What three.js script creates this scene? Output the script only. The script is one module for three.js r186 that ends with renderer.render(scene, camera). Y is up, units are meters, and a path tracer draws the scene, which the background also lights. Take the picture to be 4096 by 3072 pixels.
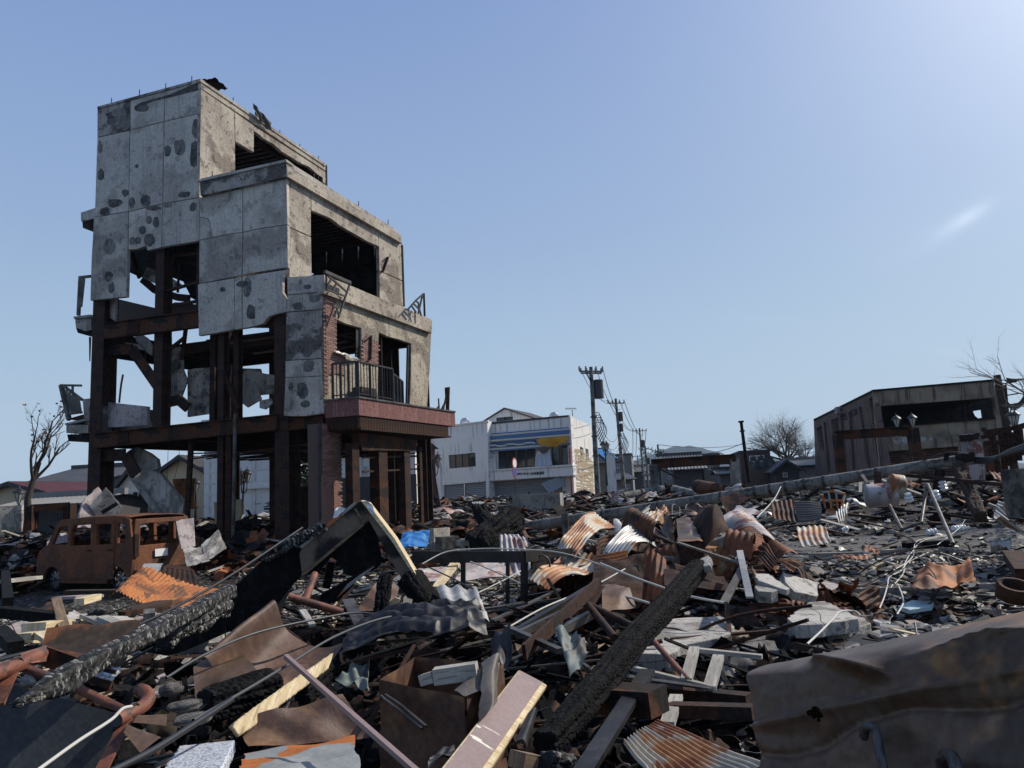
import * as THREE from 'three';
import { mergeGeometries, mergeVertices, toCreasedNormals } from 'three/addons/utils/BufferGeometryUtils.js';

// ---------- camera ----------
const scene = new THREE.Scene();
const EYE = 1.9, FPX = 2963, CX = 2048, CY = 1536;
const camera = new THREE.PerspectiveCamera(2 * Math.atan(1536 / FPX) * 180 / Math.PI, 4 / 3, 0.1, 9000);
camera.rotation.order = 'YXZ';
camera.position.set(0, EYE, 0);
camera.rotation.set(8.3 * Math.PI / 180, 0, -2.9 * Math.PI / 180);
camera.updateMatrixWorld(true);
scene.add(camera);
const renderer = new THREE.WebGLRenderer({ antialias: true });
renderer.setSize(1024, 768);
renderer.toneMapping = THREE.LinearToneMapping;
renderer.toneMappingExposure = 1.0;
renderer.shadowMap.enabled = true;

// ---------- sun ----------
const SUN_AZ = 55 * Math.PI / 180, SUN_EL = 37 * Math.PI / 180;
const sunDir = new THREE.Vector3(Math.sin(SUN_AZ) * Math.cos(SUN_EL), Math.sin(SUN_EL), -Math.cos(SUN_AZ) * Math.cos(SUN_EL));
const sun = new THREE.DirectionalLight(new THREE.Color().setRGB(1, 0.93, 0.82), 4.5);
sun.position.copy(sunDir).multiplyScalar(120); sun.target.position.set(0, 0, -20);
sun.castShadow = true; sun.shadow.mapSize.set(4096, 4096); sun.shadow.bias = -0.0005;
Object.assign(sun.shadow.camera, { left: -70, right: 70, top: 70, bottom: -70, near: 1, far: 320 });
scene.add(sun, sun.target);

// ---------- noise ----------
function rng(seed) { let a = seed >>> 0; return () => { a = (a + 0x6D2B79F5) >>> 0; let t = a; t = Math.imul(t ^ (t >>> 15), t | 1); t ^= t + Math.imul(t ^ (t >>> 7), t | 61); return ((t ^ (t >>> 14)) >>> 0) / 4294967296; }; }
const rnd = rng(20240415);
const R = (a = 0, b = 1) => a + (b - a) * rnd();
const PT = new Uint8Array(512), PV = new Float32Array(256);
{ const r = rng(7), p = [...Array(256).keys()]; for (let i = 255; i > 0; i--) { const j = Math.floor(r() * (i + 1)); [p[i], p[j]] = [p[j], p[i]]; } for (let i = 0; i < 512; i++) PT[i] = p[i & 255]; for (let i = 0; i < 256; i++) PV[i] = r(); }
const sm = t => t * t * (3 - 2 * t), lerp = (a, b, t) => a + (b - a) * t, clamp = (x, a = 0, b = 1) => x < a ? a : x > b ? b : x, sstep = (a, b, x) => sm(clamp((x - a) / (b - a)));
function vn(x, y, per = 256, s = 0) { const xi = Math.floor(x), yi = Math.floor(y), fx = sm(x - xi), fy = sm(y - yi); const w = v => ((v % per) + per) % per; const h = (a, b) => PV[PT[(PT[(w(a) + s * 37) & 255] + w(b)) & 255]]; return lerp(lerp(h(xi, yi), h(xi + 1, yi), fx), lerp(h(xi, yi + 1), h(xi + 1, yi + 1), fx), fy); }
function fbm(x, y, oct = 4, per = 256, s = 0) { let a = 0.5, v = 0, n = 0; for (let i = 0; i < oct; i++) { v += a * vn(x, y, per, s + i); n += a; a *= 0.5; x *= 2; y *= 2; per *= 2; } return v / n; }
const n3 = (x, y, z, s = 0) => (vn(x, y, 256, s) + vn(y + 31.7, z, 256, s + 1) + vn(z + 11.3, x, 256, s + 2)) / 3;

// ---------- sky: clear spring air, pale low down, bright round the sun, thin wisps ----------
{
  const W = 1024, H = 512, d = new Float32Array(W * H * 4), v = new THREE.Vector3();
  const mix3 = (a, b, t) => [lerp(a[0], b[0], t), lerp(a[1], b[1], t), lerp(a[2], b[2], t)];
  const wisp = (az, el, caz, cel, ang, L, Wd) => { const x = (az - caz) * Math.cos(el), y = el - cel, c = Math.cos(ang), s = Math.sin(ang); const p = (x * c + y * s) / L, q = (-x * s + y * c) / Wd; return Math.exp(-p * p - q * q) * (0.35 + 0.65 * fbm(p * 3 + 9, q * 1.5 + 3, 4)); };
  for (let j = 0; j < H; j++) for (let i = 0; i < W; i++) {
    const el = ((j + 0.5) / H - 0.5) * Math.PI, ph = ((i + 0.5) / W - 0.5) * 2 * Math.PI;
    v.set(Math.cos(el) * Math.cos(ph), Math.sin(el), Math.cos(el) * Math.sin(ph));
    const e = clamp(Math.abs(el) / (Math.PI / 2));
    const st = [[0, .50, .625, .735], [.11, .385, .53, .70], [.22, .285, .415, .648], [.42, .180, .292, .572], [1, .10, .21, .46]]; let q = 0; while (q < 3 && e > st[q + 1][0]) q++; const w0 = (e - st[q][0]) / (st[q + 1][0] - st[q][0]); let c = mix3(st[q].slice(1), st[q + 1].slice(1), w0);
    const a = Math.acos(clamp(v.dot(sunDir), -1, 1));
    const g = 2.1 * Math.exp(-a / 0.165) + 0.12 * Math.exp(-a / 0.6);
    c = [c[0] + g, c[1] + g * 0.97, c[2] + g * 0.88];
    const az = Math.atan2(v.x, -v.z);
    const w = 0.3 * wisp(az, el, 0.574, 0.284, 0.42, 0.024, 0.0055) + 0.04 * wisp(az, el, 0.545, 0.272, 0.42, 0.05, 0.014) + 0.04 * wisp(az, el, 0.54, 0.136, -0.36, 0.06, 0.003) + 0.03 * wisp(az, el, 0.335, 0.204, -0.2, 0.05, 0.004);
    const f = el < 0 ? 0.6 : 1;
    const k = (j * W + i) * 4; d[k] = (c[0] + w) * f; d[k + 1] = (c[1] + w) * f; d[k + 2] = (c[2] + w) * f; d[k + 3] = 1;
  }
  const t = new THREE.DataTexture(d, W, H, THREE.RGBAFormat, THREE.FloatType);
  t.mapping = THREE.EquirectangularReflectionMapping; t.magFilter = t.minFilter = THREE.LinearFilter; t.wrapS = THREE.RepeatWrapping; t.needsUpdate = true;
  scene.background = t; scene.environment = t; scene.environmentIntensity = 1;
}
scene.fog = new THREE.FogExp2(new THREE.Color().setRGB(0.62, 0.76, 0.95), 0.00013);

// ---------- pixels of the photograph (4096 x 3072) to places ----------
const V3 = (x, y, z) => new THREE.Vector3(x, y, z);
const ray = ([x, y]) => V3((x - CX) / FPX, -(y - CY) / FPX, -1).applyQuaternion(camera.quaternion);
const CAM = camera.position.clone();
const ground = (p, h = 0) => { const d = ray(p); return CAM.clone().addScaledVector(d, (h - EYE) / d.y); };       // where the ray meets a level surface
const far = (p, dist) => { const d = ray(p); return CAM.clone().addScaledVector(d, dist / Math.hypot(d.x, d.z)); }; // a point at a known horizontal distance
const az = a => V3(Math.sin(a * Math.PI / 180), 0, -Math.cos(a * Math.PI / 180));
function frame(O, U) { const V = V3(0, 1, 0), N = V3(-U.z, 0, U.x); if (N.dot(V3(O.x, 0, O.z)) < 0) N.negate(); return { O, U: U.clone(), V, N }; } // N points away from the viewer
const meet = (p, f, off = 0) => { const d = ray(p), P = f.O.clone().addScaledVector(f.N, off); return CAM.clone().addScaledVector(d, P.sub(CAM).dot(f.N) / d.dot(f.N)); };
const uvOn = (p, f, off = 0) => { const q = meet(p, f, off).sub(f.O); return [q.dot(f.U), q.y + f.O.y]; };
const crop = (x0, y0, k) => pts => typeof pts[0] === 'number' ? [x0 + pts[0] * k, y0 + pts[1] * k] : pts.map(([x, y]) => [x0 + x * k, y0 + y * k]);
const A1 = crop(200, 250, .4822), A2 = crop(900, 350, .5425), A3 = crop(200, 900, .4822), A4 = crop(1000, 1000, .5425), A5 = crop(0, 1500, .6028), A6 = crop(1600, 1400, .4521), A7 = crop(2500, 1500, .3617), A8 = crop(3200, 1400, .4218);
const B1 = crop(0, 2200, .5257), B2 = crop(800, 1900, .4521), B3 = crop(800, 2400, .4521), B4 = crop(1700, 1900, .4219), B5 = crop(1700, 2400, .4069), B6 = crop(2400, 1900, .4219), B7 = crop(3200, 1800, .4218), B8 = crop(2500, 2400, .7215), FF = crop(0, 0, 1.8517);

// ---------- textures ----------
const hex = h => [(h >> 16) & 255, (h >> 8) & 255, h & 255];
const mixc = (a, b, t) => { t = clamp(t); return [lerp(a[0], b[0], t), lerp(a[1], b[1], t), lerp(a[2], b[2], t)]; };
function tex(size, metres, fn, colour = true) {
  const d = new Uint8Array(size * size * 4);
  for (let j = 0; j < size; j++) for (let i = 0; i < size; i++) { const c = fn(i / size, j / size), k = (j * size + i) * 4; if (colour) { d[k] = clamp(c[0], 0, 255); d[k + 1] = clamp(c[1], 0, 255); d[k + 2] = clamp(c[2], 0, 255); } else d[k] = d[k + 1] = d[k + 2] = clamp(c * 255, 0, 255); d[k + 3] = 255; }
  const t = new THREE.DataTexture(d, size, size, THREE.RGBAFormat);
  t.wrapS = t.wrapT = THREE.RepeatWrapping; t.magFilter = THREE.LinearFilter; t.minFilter = THREE.LinearMipmapLinearFilter; t.generateMipmaps = true;
  if (colour) t.colorSpace = THREE.SRGBColorSpace;
  t.repeat.set(1 / metres, 1 / metres); t.needsUpdate = true; return t;
}
const fields = new Map();
function field(fu, fv, o) { // one tileable noise field per frequency, looked up with an offset for each use
  const key = fu * 4096 + fv * 16 + o; let F = fields.get(key); if (F) return F; F = new Float32Array(512 * 512); let a = .5, tot = 0;
  for (let i = 0; i < o; i++) { const pu = fu << i, pv = fv << i, r = rng(pu * 131 + pv * 7 + i), G = new Float32Array(pu * pv); for (let k = 0; k < G.length; k++) G[k] = r(); const X0 = new Int32Array(512), XF = new Float32Array(512); for (let x = 0; x < 512; x++) { const q = x / 512 * pu; X0[x] = Math.floor(q); XF[x] = sm(q - X0[x]); }
    for (let y = 0; y < 512; y++) { const q = y / 512 * pv, y0 = Math.floor(q), fy = sm(q - y0), r0 = y0 * pu, r1 = ((y0 + 1) % pv) * pu; for (let x = 0; x < 512; x++) { const c = X0[x], d = (c + 1) % pu, fx = XF[x], p = G[r0 + c] + (G[r0 + d] - G[r0 + c]) * fx, s = G[r1 + c] + (G[r1 + d] - G[r1 + c]) * fx; F[y * 512 + x] += a * (p + (s - p) * fy); } } tot += a; a *= .5; }
  for (let k = 0; k < F.length; k++) F[k] /= tot; fields.set(key, F); return F;
}
const look = (F, u, v, s) => F[((((v * 512) | 0) + s * 197) & 511) * 512 + ((((u * 512) | 0) + s * 313) & 511)];
const N = (u, v, f, o = 4, s = 0) => look(field(f, f, o), u, v, s);
const Ns = (u, v, fu, fv, o = 3, s = 0) => look(field(fu, fv, o), u, v, s);
const bumpFine = tex(512, 0.8, (u, v) => 0.55 * N(u, v, 16, 4, 3) + 0.45 * N(u, v, 64, 2, 5), false);
const bumpCoarse = tex(512, 2.5, (u, v) => 0.6 * N(u, v, 8, 5, 8) + 0.4 * N(u, v, 48, 3, 2), false);
const M = {};
function mat(name, map, o = {}) { const { color, ...rest } = o; M[name] = new (rest.specularIntensity !== undefined ? THREE.MeshPhysicalMaterial : THREE.MeshStandardMaterial)({ map: map || null, roughness: 0.85, metalness: 0, side: THREE.DoubleSide, ...rest }); if (color !== undefined) M[name].color = Array.isArray(color) ? new THREE.Color().setRGB(...color) : new THREE.Color(color); M[name].name = name; return M[name]; }
const spot = (n, a, w = 0.08) => sstep(a, a + w, n);
// fire-stained concrete: pale plaster, grey patches, dark soot stains with ragged outlines
const concreteTex = (a, b, soot, s, amt) => (u, v) => { let c = mixc(hex(a), hex(b), sstep(.3, .7, N(u, v, 4, 5, s))); c = mixc(c, hex(soot), amt * spot(N(u, v, 5, 6, s + 11), .56, .12)); c = mixc(c, hex(soot), .5 * amt * spot(Ns(u, v, 40, 3, 4, s + 3), .6, .15)); c = mixc(c, hex(0x1e1c1a), .55 * amt * spot(N(u, v, 24, 4, s + 5), .66, .06)); const g = (N(u, v, 96, 2, s + 7) - .5) * 34; return c.map(x => x + g); };
mat('panel', tex(512, 5, concreteTex(0xbcb3a6, 0xa79e93, 0x6a6058, 1, .32)), { bumpMap: bumpFine, bumpScale: .006, roughness: .95 });
mat('panelB', tex(512, 5.3, concreteTex(0xb3aa9e, 0x9d948a, 0x5f564f, 23, .38)), { bumpMap: bumpFine, bumpScale: .006, roughness: .95 });
mat('panelSoot', tex(512, 3, concreteTex(0x9d958a, 0x857d74, 0x453f3a, 4, .75)), { bumpMap: bumpFine, bumpScale: .01, roughness: .95 });
mat('panelSun', tex(512, 3.7, concreteTex(0xb0a594, 0x998c7e, 0x655a50, 8, .6)), { bumpMap: bumpCoarse, bumpScale: .03, roughness: .95 });
mat('plaster', tex(512, 3.1, concreteTex(0xaa9f8c, 0x948876, 0x5c5248, 14, .5)), { bumpMap: bumpCoarse, bumpScale: .05, roughness: .95 });
mat('spall', tex(512, 1.2, concreteTex(0x68645f, 0x5a5651, 0x3c3835, 9, .6)), { specularIntensity: 0.5, bumpMap: bumpFine, bumpScale: .02, roughness: .97 });
mat('spallPale', tex(512, 1.2, concreteTex(0x7d7870, 0x6c6760, 0x45403b, 19, .6)), { bumpMap: bumpFine, bumpScale: .02, roughness: .97 });
mat('tarStrip', tex(256, 1.2, concreteTex(0x47433f, 0x3a3633, 0x75706a, 29, .5)), { bumpMap: bumpFine, bumpScale: .01, roughness: .95 });
mat('concrete', tex(512, 2, concreteTex(0x97938b, 0x807c75, 0x55504a, 31, .6)), { bumpMap: bumpFine, bumpScale: .012, roughness: .95 });
mat('concreteDark', tex(512, 2, concreteTex(0x6e6a64, 0x55524d, 0x2a2826, 37, .7)), { bumpMap: bumpFine, bumpScale: .012, roughness: .95 });
mat('poleConcrete', tex(512, 1.5, concreteTex(0x7d7a74, 0x66635e, 0x33302d, 41, .8)), { bumpMap: bumpFine, bumpScale: .006, roughness: .9 });
mat('slabPale', tex(512, 2, concreteTex(0xaca69d, 0x948e86, 0x5c564f, 51, .6)), { bumpMap: bumpFine, bumpScale: .008, roughness: .95 });
mat('boardPink', tex(512, 2, concreteTex(0xa89a96, 0x958884, 0x665d59, 57, .5)), { bumpMap: bumpFine, bumpScale: .004, roughness: .9 });
// rust
const rustTex = (a, b, c3, s, amt = 1) => (u, v) => { let c = mixc(hex(a), hex(b), sstep(.35, .65, N(u, v, 5, 5, s))); c = mixc(c, hex(c3), amt * spot(N(u, v, 7, 5, s + 9), .55, .1)); const g = (N(u, v, 64, 3, s + 4) - .5) * 40; return [c[0] + g, c[1] + g * .8, c[2] + g * .6]; };
mat('rustDark', tex(512, 1.5, rustTex(0x2e1d16, 0x3d2519, 0x1d1715, 3)), { specularIntensity: 0.5, bumpMap: bumpFine, bumpScale: .004, roughness: .85 });
mat('rustSteel', tex(512, 1.5, rustTex(0x2f2019, 0x3a241a, 0x231c19, 5)), { specularIntensity: 0.6, bumpMap: bumpFine, bumpScale: .004, roughness: .8 });
mat('rustBeam', tex(512, 2, rustTex(0x362218, 0x4a2b18, 0x221915, 13)), { specularIntensity: 0.6, bumpMap: bumpFine, bumpScale: .003, roughness: .85 });
mat('rustCar', tex(512, 2.5, rustTex(0x5a331b, 0x6b3d1e, 0x46291a, 17, .7)), { bumpMap: bumpFine, bumpScale: .002, roughness: .8 });
mat('rustPipe', tex(512, .8, rustTex(0x6b3d2b, 0x7b4a36, 0x4f2f25, 27)), { bumpMap: bumpFine, bumpScale: .002, roughness: .65 });
mat('rustOrange', tex(512, 1.4, rustTex(0xa5652f, 0x8a5026, 0x5e3a20, 19)), { bumpMap: bumpFine, bumpScale: .002, roughness: .75 });
mat('rustBrown', tex(512, 1.8, rustTex(0x5f4231, 0x4e3629, 0x6f5138, 29)), { bumpMap: bumpFine, bumpScale: .002, roughness: .62 });
mat('rustSheet', tex(512, 2.2, (u, v) => { let c = mixc(hex(0x5a4739), hex(0x483829), sstep(.35, .65, N(u, v, 4, 5, 61))); c = mixc(c, hex(0x946438), .65 * spot(N(u, v, 6, 6, 62), .58, .06)); c = mixc(c, hex(0x40332a), .6 * spot(N(u, v, 9, 5, 63), .6, .1)); c = mixc(c, hex(0x746a60), .4 * spot(N(u, v, 14, 5, 65), .66, .06)); const g = (N(u, v, 80, 3, 66) - .5) * 26; return c.map(x => x + g); }), { specularIntensity: 0.7, bumpMap: bumpFine, bumpScale: .0015, roughness: .42, metalness: .25 });
const galv = (base, r1, r2, lvl, s) => (u, v) => { let c = mixc(hex(base), hex(0x6d6c6b), .6 * sstep(.4, .7, N(u, v, 6, 4, s))); c = mixc(c, hex(r1), spot(N(u, v, 4, 6, s + 3), lvl, .12)); c = mixc(c, hex(r2), .85 * spot(N(u, v, 7, 5, s + 6), lvl + .08, .08)); const g = (N(u, v, 64, 2, s + 8) - .5) * 26; return c.map(x => x + g); };
mat('galvanised', tex(512, 1.6, galv(0xa8a6a2, 0x8c6a4c, 0x6e4526, .6, 71)), { roughness: .5, metalness: .25 });
mat('galvRust', tex(512, 1.5, galv(0xa39a8a, 0x9a6a3c, 0x7a4420, .46, 75)), { roughness: .6, metalness: .15 });
mat('galvPink', tex(512, 1.5, galv(0xaea3a0, 0x8e7a78, 0x75463a, .5, 79)), { roughness: .6, metalness: .1 });
mat('rustCorr', tex(512, 1.3, rustTex(0x8a4e24, 0x6b3a1c, 0x4a2916, 83)), { bumpMap: bumpFine, bumpScale: .002, roughness: .75 });
mat('rustCorrDark', tex(512, 1.3, rustTex(0x4a3022, 0x5b351f, 0x2a1d17, 87)), { specularIntensity: 0.6, bumpMap: bumpFine, bumpScale: .002, roughness: .75 });
mat('plateGrey', tex(512, 1, (u, v) => { const n = N(u, v, 3, 6, 91); let c = mixc(hex(0x8d908f), hex(0x777977), N(u, v, 12, 4, 92)); c = mixc(c, hex(0xa85f26), spot(n, .52, .03)); const g = (N(u, v, 64, 3, 93) - .5) * 24; return c.map(x => x + g); }), { bumpMap: bumpFine, bumpScale: .001, roughness: .6 });
// wood
const woodTex = (a, b, s) => (u, v) => { const g = Ns(u, v, 3, 40, 4, s); let c = mixc(hex(a), hex(b), sstep(.3, .7, g)); c = mixc(c, hex(b).map(x => x * .7), .6 * spot(Ns(u, v, 6, 90, 2, s + 3), .7, .06)); const q = (N(u, v, 80, 2, s + 5) - .5) * 18; return c.map(x => x + q); };
mat('woodPale', tex(512, 1, woodTex(0xd6c4a0, 0xbda67e, 3)), { bumpMap: bumpFine, bumpScale: .0015, roughness: .8 });
mat('woodGrey', tex(512, 1, woodTex(0xaaa59a, 0x8a857c, 13)), { bumpMap: bumpFine, bumpScale: .002, roughness: .85 });
mat('woodDark', tex(512, 1, woodTex(0x4a3a2e, 0x352a23, 23)), { specularIntensity: 0.5, bumpMap: bumpFine, bumpScale: .002, roughness: .85 });
mat('woodTan', tex(512, 1, woodTex(0x7d664c, 0x63503c, 29)), { bumpMap: bumpFine, bumpScale: .002, roughness: .85 });
mat('pinkPaint', tex(512, 1.2, (u, v) => { let c = mixc(hex(0x917c77), hex(0x806c68), N(u, v, 6, 4, 33)); c = mixc(c, hex(0xdad2c0), spot(Ns(u, v, 10, 60, 3, 35), .7, .05) * spot(N(u, v, 3, 4, 36), .45, .15)); const q = (N(u, v, 80, 2, 37) - .5) * 14; return c.map(x => x + q); }), { roughness: .6 });
mat('char', tex(512, .6, (u, v) => { const g = N(u, v, 12, 5, 43); const c = mixc(hex(0x0d0d0e), hex(0x1b1b1c), sstep(.4, .75, g)); return mixc(c, hex(0x4c4c4b), .3 * spot(N(u, v, 20, 4, 45), .72, .06)); }), { specularIntensity: 0.3, bumpMap: bumpFine, bumpScale: .008, roughness: .9 });
mat('charAsh', tex(512, .5, (u, v) => { const g = N(u, v, 14, 5, 47); const c = mixc(hex(0x141415), hex(0x3a3938), sstep(.4, .7, g)); return mixc(c, hex(0xa7a49c), .75 * spot(Ns(u, v, 40, 10, 4, 49), .58, .12)); }), { specularIntensity: 0.5, bumpMap: bumpFine, bumpScale: .008, roughness: .62 });
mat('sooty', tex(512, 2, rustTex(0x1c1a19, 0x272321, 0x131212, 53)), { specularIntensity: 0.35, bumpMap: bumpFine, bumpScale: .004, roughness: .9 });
mat('sootPanel', tex(512, 2, (u, v) => { let c = mixc(hex(0x76695a), hex(0x5a4d42), N(u, v, 6, 5, 55)); c = mixc(c, hex(0x171514), spot(N(u, v, 4, 6, 58), .45, .12)); const q = (N(u, v, 64, 2, 59) - .5) * 16; return c.map(x => x + q); }), { bumpMap: bumpFine, bumpScale: .002, roughness: .85 });
mat('blackMetal', tex(512, 1, rustTex(0x242222, 0x302b29, 0x1a1716, 67)), { bumpMap: bumpFine, bumpScale: .001, roughness: .5, metalness: .3 });
mat('steelGrey', tex(512, 1, rustTex(0x5a5752, 0x4a4744, 0x3b302a, 69)), { bumpMap: bumpFine, bumpScale: .001, roughness: .5, metalness: .4 });
mat('cloth', tex(512, 1, rustTex(0x1d1b1e, 0x282528, 0x171517, 73, .7)), { specularIntensity: 0.7, bumpMap: bumpFine, bumpScale: .001, roughness: .5 });
mat('greySheet', tex(512, 1, rustTex(0x605a52, 0x544c44, 0x463a30, 77, .7)), { bumpMap: bumpFine, bumpScale: .001, roughness: .6 });
mat('greenSheet', tex(512, .8, (u, v) => { let c = mixc(hex(0x56605b), hex(0x6e716c), N(u, v, 5, 4, 85)); c = mixc(c, hex(0x3f3c38), .8 * spot(N(u, v, 6, 5, 86), .58, .08)); return c; }), { roughness: .65 });
mat('speckled', tex(512, .5, (u, v) => { const g = N(u, v, 64, 2, 95); return mixc(hex(0xb9bcc4), hex(0x7d8088), spot(g, .5, .12)); }), { bumpMap: bumpFine, bumpScale: .003, roughness: .9 });
mat('ash', tex(512, 4, (u, v) => { let c = mixc(hex(0x413d3a), hex(0x2e2b28), sstep(.35, .65, N(u, v, 6, 6, 97))); c = mixc(c, hex(0x1f1c1a), .8 * spot(N(u, v, 9, 6, 98), .55, .1)); c = mixc(c, hex(0x8d8881), .7 * spot(N(u, v, 60, 3, 99), .64, .08)); c = mixc(c, hex(0x3d2a1f), .4 * spot(N(u, v, 7, 5, 101), .62, .08)); return c; }), { specularIntensity: 0.4, bumpMap: bumpCoarse, bumpScale: .12, roughness: .95 });
mat('asphalt', tex(512, 2.5, (u, v) => { let c = mixc(hex(0x4e4c4a), hex(0x403e3c), N(u, v, 5, 5, 103)); const g = (N(u, v, 128, 2, 104) - .5) * 70; c = mixc(c, hex(0x6a655e), .5 * spot(N(u, v, 5, 6, 105), .58, .1)); return c.map(x => x + g); }), { bumpMap: bumpFine, bumpScale: .012, roughness: .9 });
mat('tileDark', tex(256, .5, (u, v) => mixc(hex(0x2e2c2a), hex(0x474441), N(u, v, 8, 4, 107))), { roughness: .5 });
mat('tileGrey', tex(256, .5, (u, v) => mixc(hex(0x65615d), hex(0x7f7b76), N(u, v, 8, 4, 109))), { roughness: .5 });
mat('tileBrown', tex(256, .5, (u, v) => mixc(hex(0x5f4334), hex(0x4a372e), N(u, v, 8, 4, 111))), { roughness: .6 });
mat('roofTile', tex(256, .6, (u, v) => mixc(hex(0x2c2d30), hex(0x3e3f43), N(u, v, 10, 4, 113))), { roughness: .45 });
mat('roofRed', tex(256, .6, (u, v) => mixc(hex(0x4d2a26), hex(0x63352f), N(u, v, 10, 4, 115))), { roughness: .5 });
mat('white', null, { color: 0xd8d7d2, roughness: .6 });
mat('porcelain', null, { color: 0xd9dad8, roughness: .25 });
mat('wallWhite', tex(512, 4, (u, v) => { let c = mixc(hex(0xdcd8d2), hex(0xe4e0da), N(u, v, 5, 5, 117)); c = mixc(c, hex(0x7b7a78), .5 * spot(Ns(u, v, 40, 3, 4, 118), .64, .12)); return c; }), { bumpMap: bumpFine, bumpScale: .004, roughness: .9 });
mat('wallCream', tex(512, 4, (u, v) => mixc(hex(0xcdb99a), hex(0xb9a688), N(u, v, 5, 5, 119))), { roughness: .9 });
mat('wallGrey', tex(512, 4, (u, v) => mixc(hex(0x84827f), hex(0x767472), N(u, v, 5, 5, 121))), { roughness: .9 });
mat('wallDark', tex(512, 4, (u, v) => mixc(hex(0x4c4b4c), hex(0x3f3e40), N(u, v, 5, 5, 123))), { roughness: .9 });
mat('wallBrown', tex(512, 4, (u, v) => mixc(hex(0x5b4b42), hex(0x4a3d37), N(u, v, 5, 5, 125))), { roughness: .9 });
mat('mauveWall', tex(512, 4.5, (u, v) => { let c = mixc(hex(0x6f5c54), hex(0x5c4b45), N(u, v, 5, 5, 127)); c = mixc(c, hex(0x3a302d), .55 * sstep(.42, .72, N(u, v, 3, 6, 128))); c = mixc(c, hex(0x2a2422), .6 * spot(Ns(u, v, 30, 3, 4, 129), .6, .12)); return c; }), { bumpMap: bumpFine, bumpScale: .01, roughness: .92 });
mat('tanWall', tex(512, 4.5, (u, v) => { let c = mixc(hex(0x958671), hex(0x80715e), N(u, v, 5, 5, 131)); c = mixc(c, hex(0x3a332d), .55 * sstep(.42, .72, N(u, v, 3, 6, 132))); c = mixc(c, hex(0x9c9080), .35 * spot(N(u, v, 5, 6, 133), .66, .08)); c = mixc(c, hex(0x2e2824), .5 * spot(Ns(u, v, 30, 3, 4, 134), .6, .15)); return c; }), { bumpMap: bumpFine, bumpScale: .01, roughness: .92 });
const brickTex = (a, b, sd) => tex(256, 1.1, (u, v) => { let c = mixc(hex(a), hex(b), N(u, v, 8, 4, sd)); c = mixc(c, hex(0x3a2e2a), .6 * spot(N(u, v, 3, 6, sd + 1), .58, .12)); const g = (N(u, v, 64, 2, sd + 2) - .5) * 26; return c.map(x => x + g); });
mat('brickA', brickTex(0x8c695e, 0x816056, 135), { roughness: .85 }); mat('brickB', brickTex(0x7a5a50, 0x705148, 155), { roughness: .85 }); mat('brickC', brickTex(0x957367, 0x89685c, 165), { roughness: .85 }); mat('mortar', null, { color: 0x5b4a44, roughness: .95 });
mat('pinkStucco', tex(512, 2.2, (u, v) => { let c = mixc(hex(0x7f544d), hex(0x6b4541), N(u, v, 5, 5, 137)); c = mixc(c, hex(0xa8958c), .5 * spot(Ns(u, v, 50, 4, 3, 138), .68, .06)); const g = (N(u, v, 70, 2, 139) - .5) * 40; return c.map(x => x + g); }), { bumpMap: bumpFine, bumpScale: .012, roughness: .9 });
mat('glass', null, { color: [.02, .025, .03], roughness: .06 });
mat('glassDusty', null, { color: [.08, .09, .1], roughness: .25 });
mat('shutter', null, { color: 0x83868b, roughness: .6 });
mat('shutterRust', tex(512, 2, rustTex(0x4a2a1d, 0x38231a, 0x5d3a28, 141)), { roughness: .8 });
mat('awningBlue', null, { color: 0x556f95, roughness: .9 });
mat('awningCream', null, { color: 0xc9c3b2, roughness: .9 });
mat('awningYellow', tex(256, 1, (u, v) => mixc(hex(0xc08a24), hex(0xa8761f), N(u, v, 6, 3, 143))), { roughness: .9 });
mat('tarp', tex(256, .8, (u, v) => mixc(hex(0x2a6ba6), hex(0x3f82bd), N(u, v, 8, 4, 145))), { roughness: .4 });
mat('curtain', null, { color: 0xb5b9c4, roughness: .95 });
mat('cable', null, { color: [.018, .019, .022], roughness: .5 });
mat('cableGrey', null, { color: 0x484a4b, roughness: .5, metalness: .2 });
mat('cablePale', null, { color: 0xb7b4aa, roughness: .6 });
mat('shadeSheet', tex(256, 1, rustTex(0x34363b, 0x2c2e33, 0x3d3835, 151, .6)), { roughness: .6 });  // dark slate tone carries the shadow below the pipe rack
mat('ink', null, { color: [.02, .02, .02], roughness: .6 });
mat('red', null, { color: 0x8c4038, roughness: .5 });
mat('signBlue', null, { color: 0x31509a, roughness: .5 });
mat('yellow', null, { color: 0xc9a93a, roughness: .6 });
mat('bark', tex(256, 1, (u, v) => mixc(hex(0x2e2824), hex(0x463d36), Ns(u, v, 20, 4, 4, 147))), { bumpMap: bumpFine, bumpScale: .01, roughness: .95 });
mat('barkGrey', null, { color: 0x6a6058, roughness: .95 });
mat('leafDry', null, { color: 0x6d4630, roughness: .9 });
mat('leafGreen', null, { color: [.035, .06, .028], roughness: .8 });
mat('hill', tex(512, 400, (u, v) => mixc(hex(0x1e2b2a), hex(0x2b3730), N(u, v, 10, 5, 149))), { roughness: 1 });
mat('alu', null, { color: 0xb9bcc0, roughness: .35, metalness: .8 });
mat('lampGlass', null, { color: 0xb7b8b0, roughness: .3 });

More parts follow.
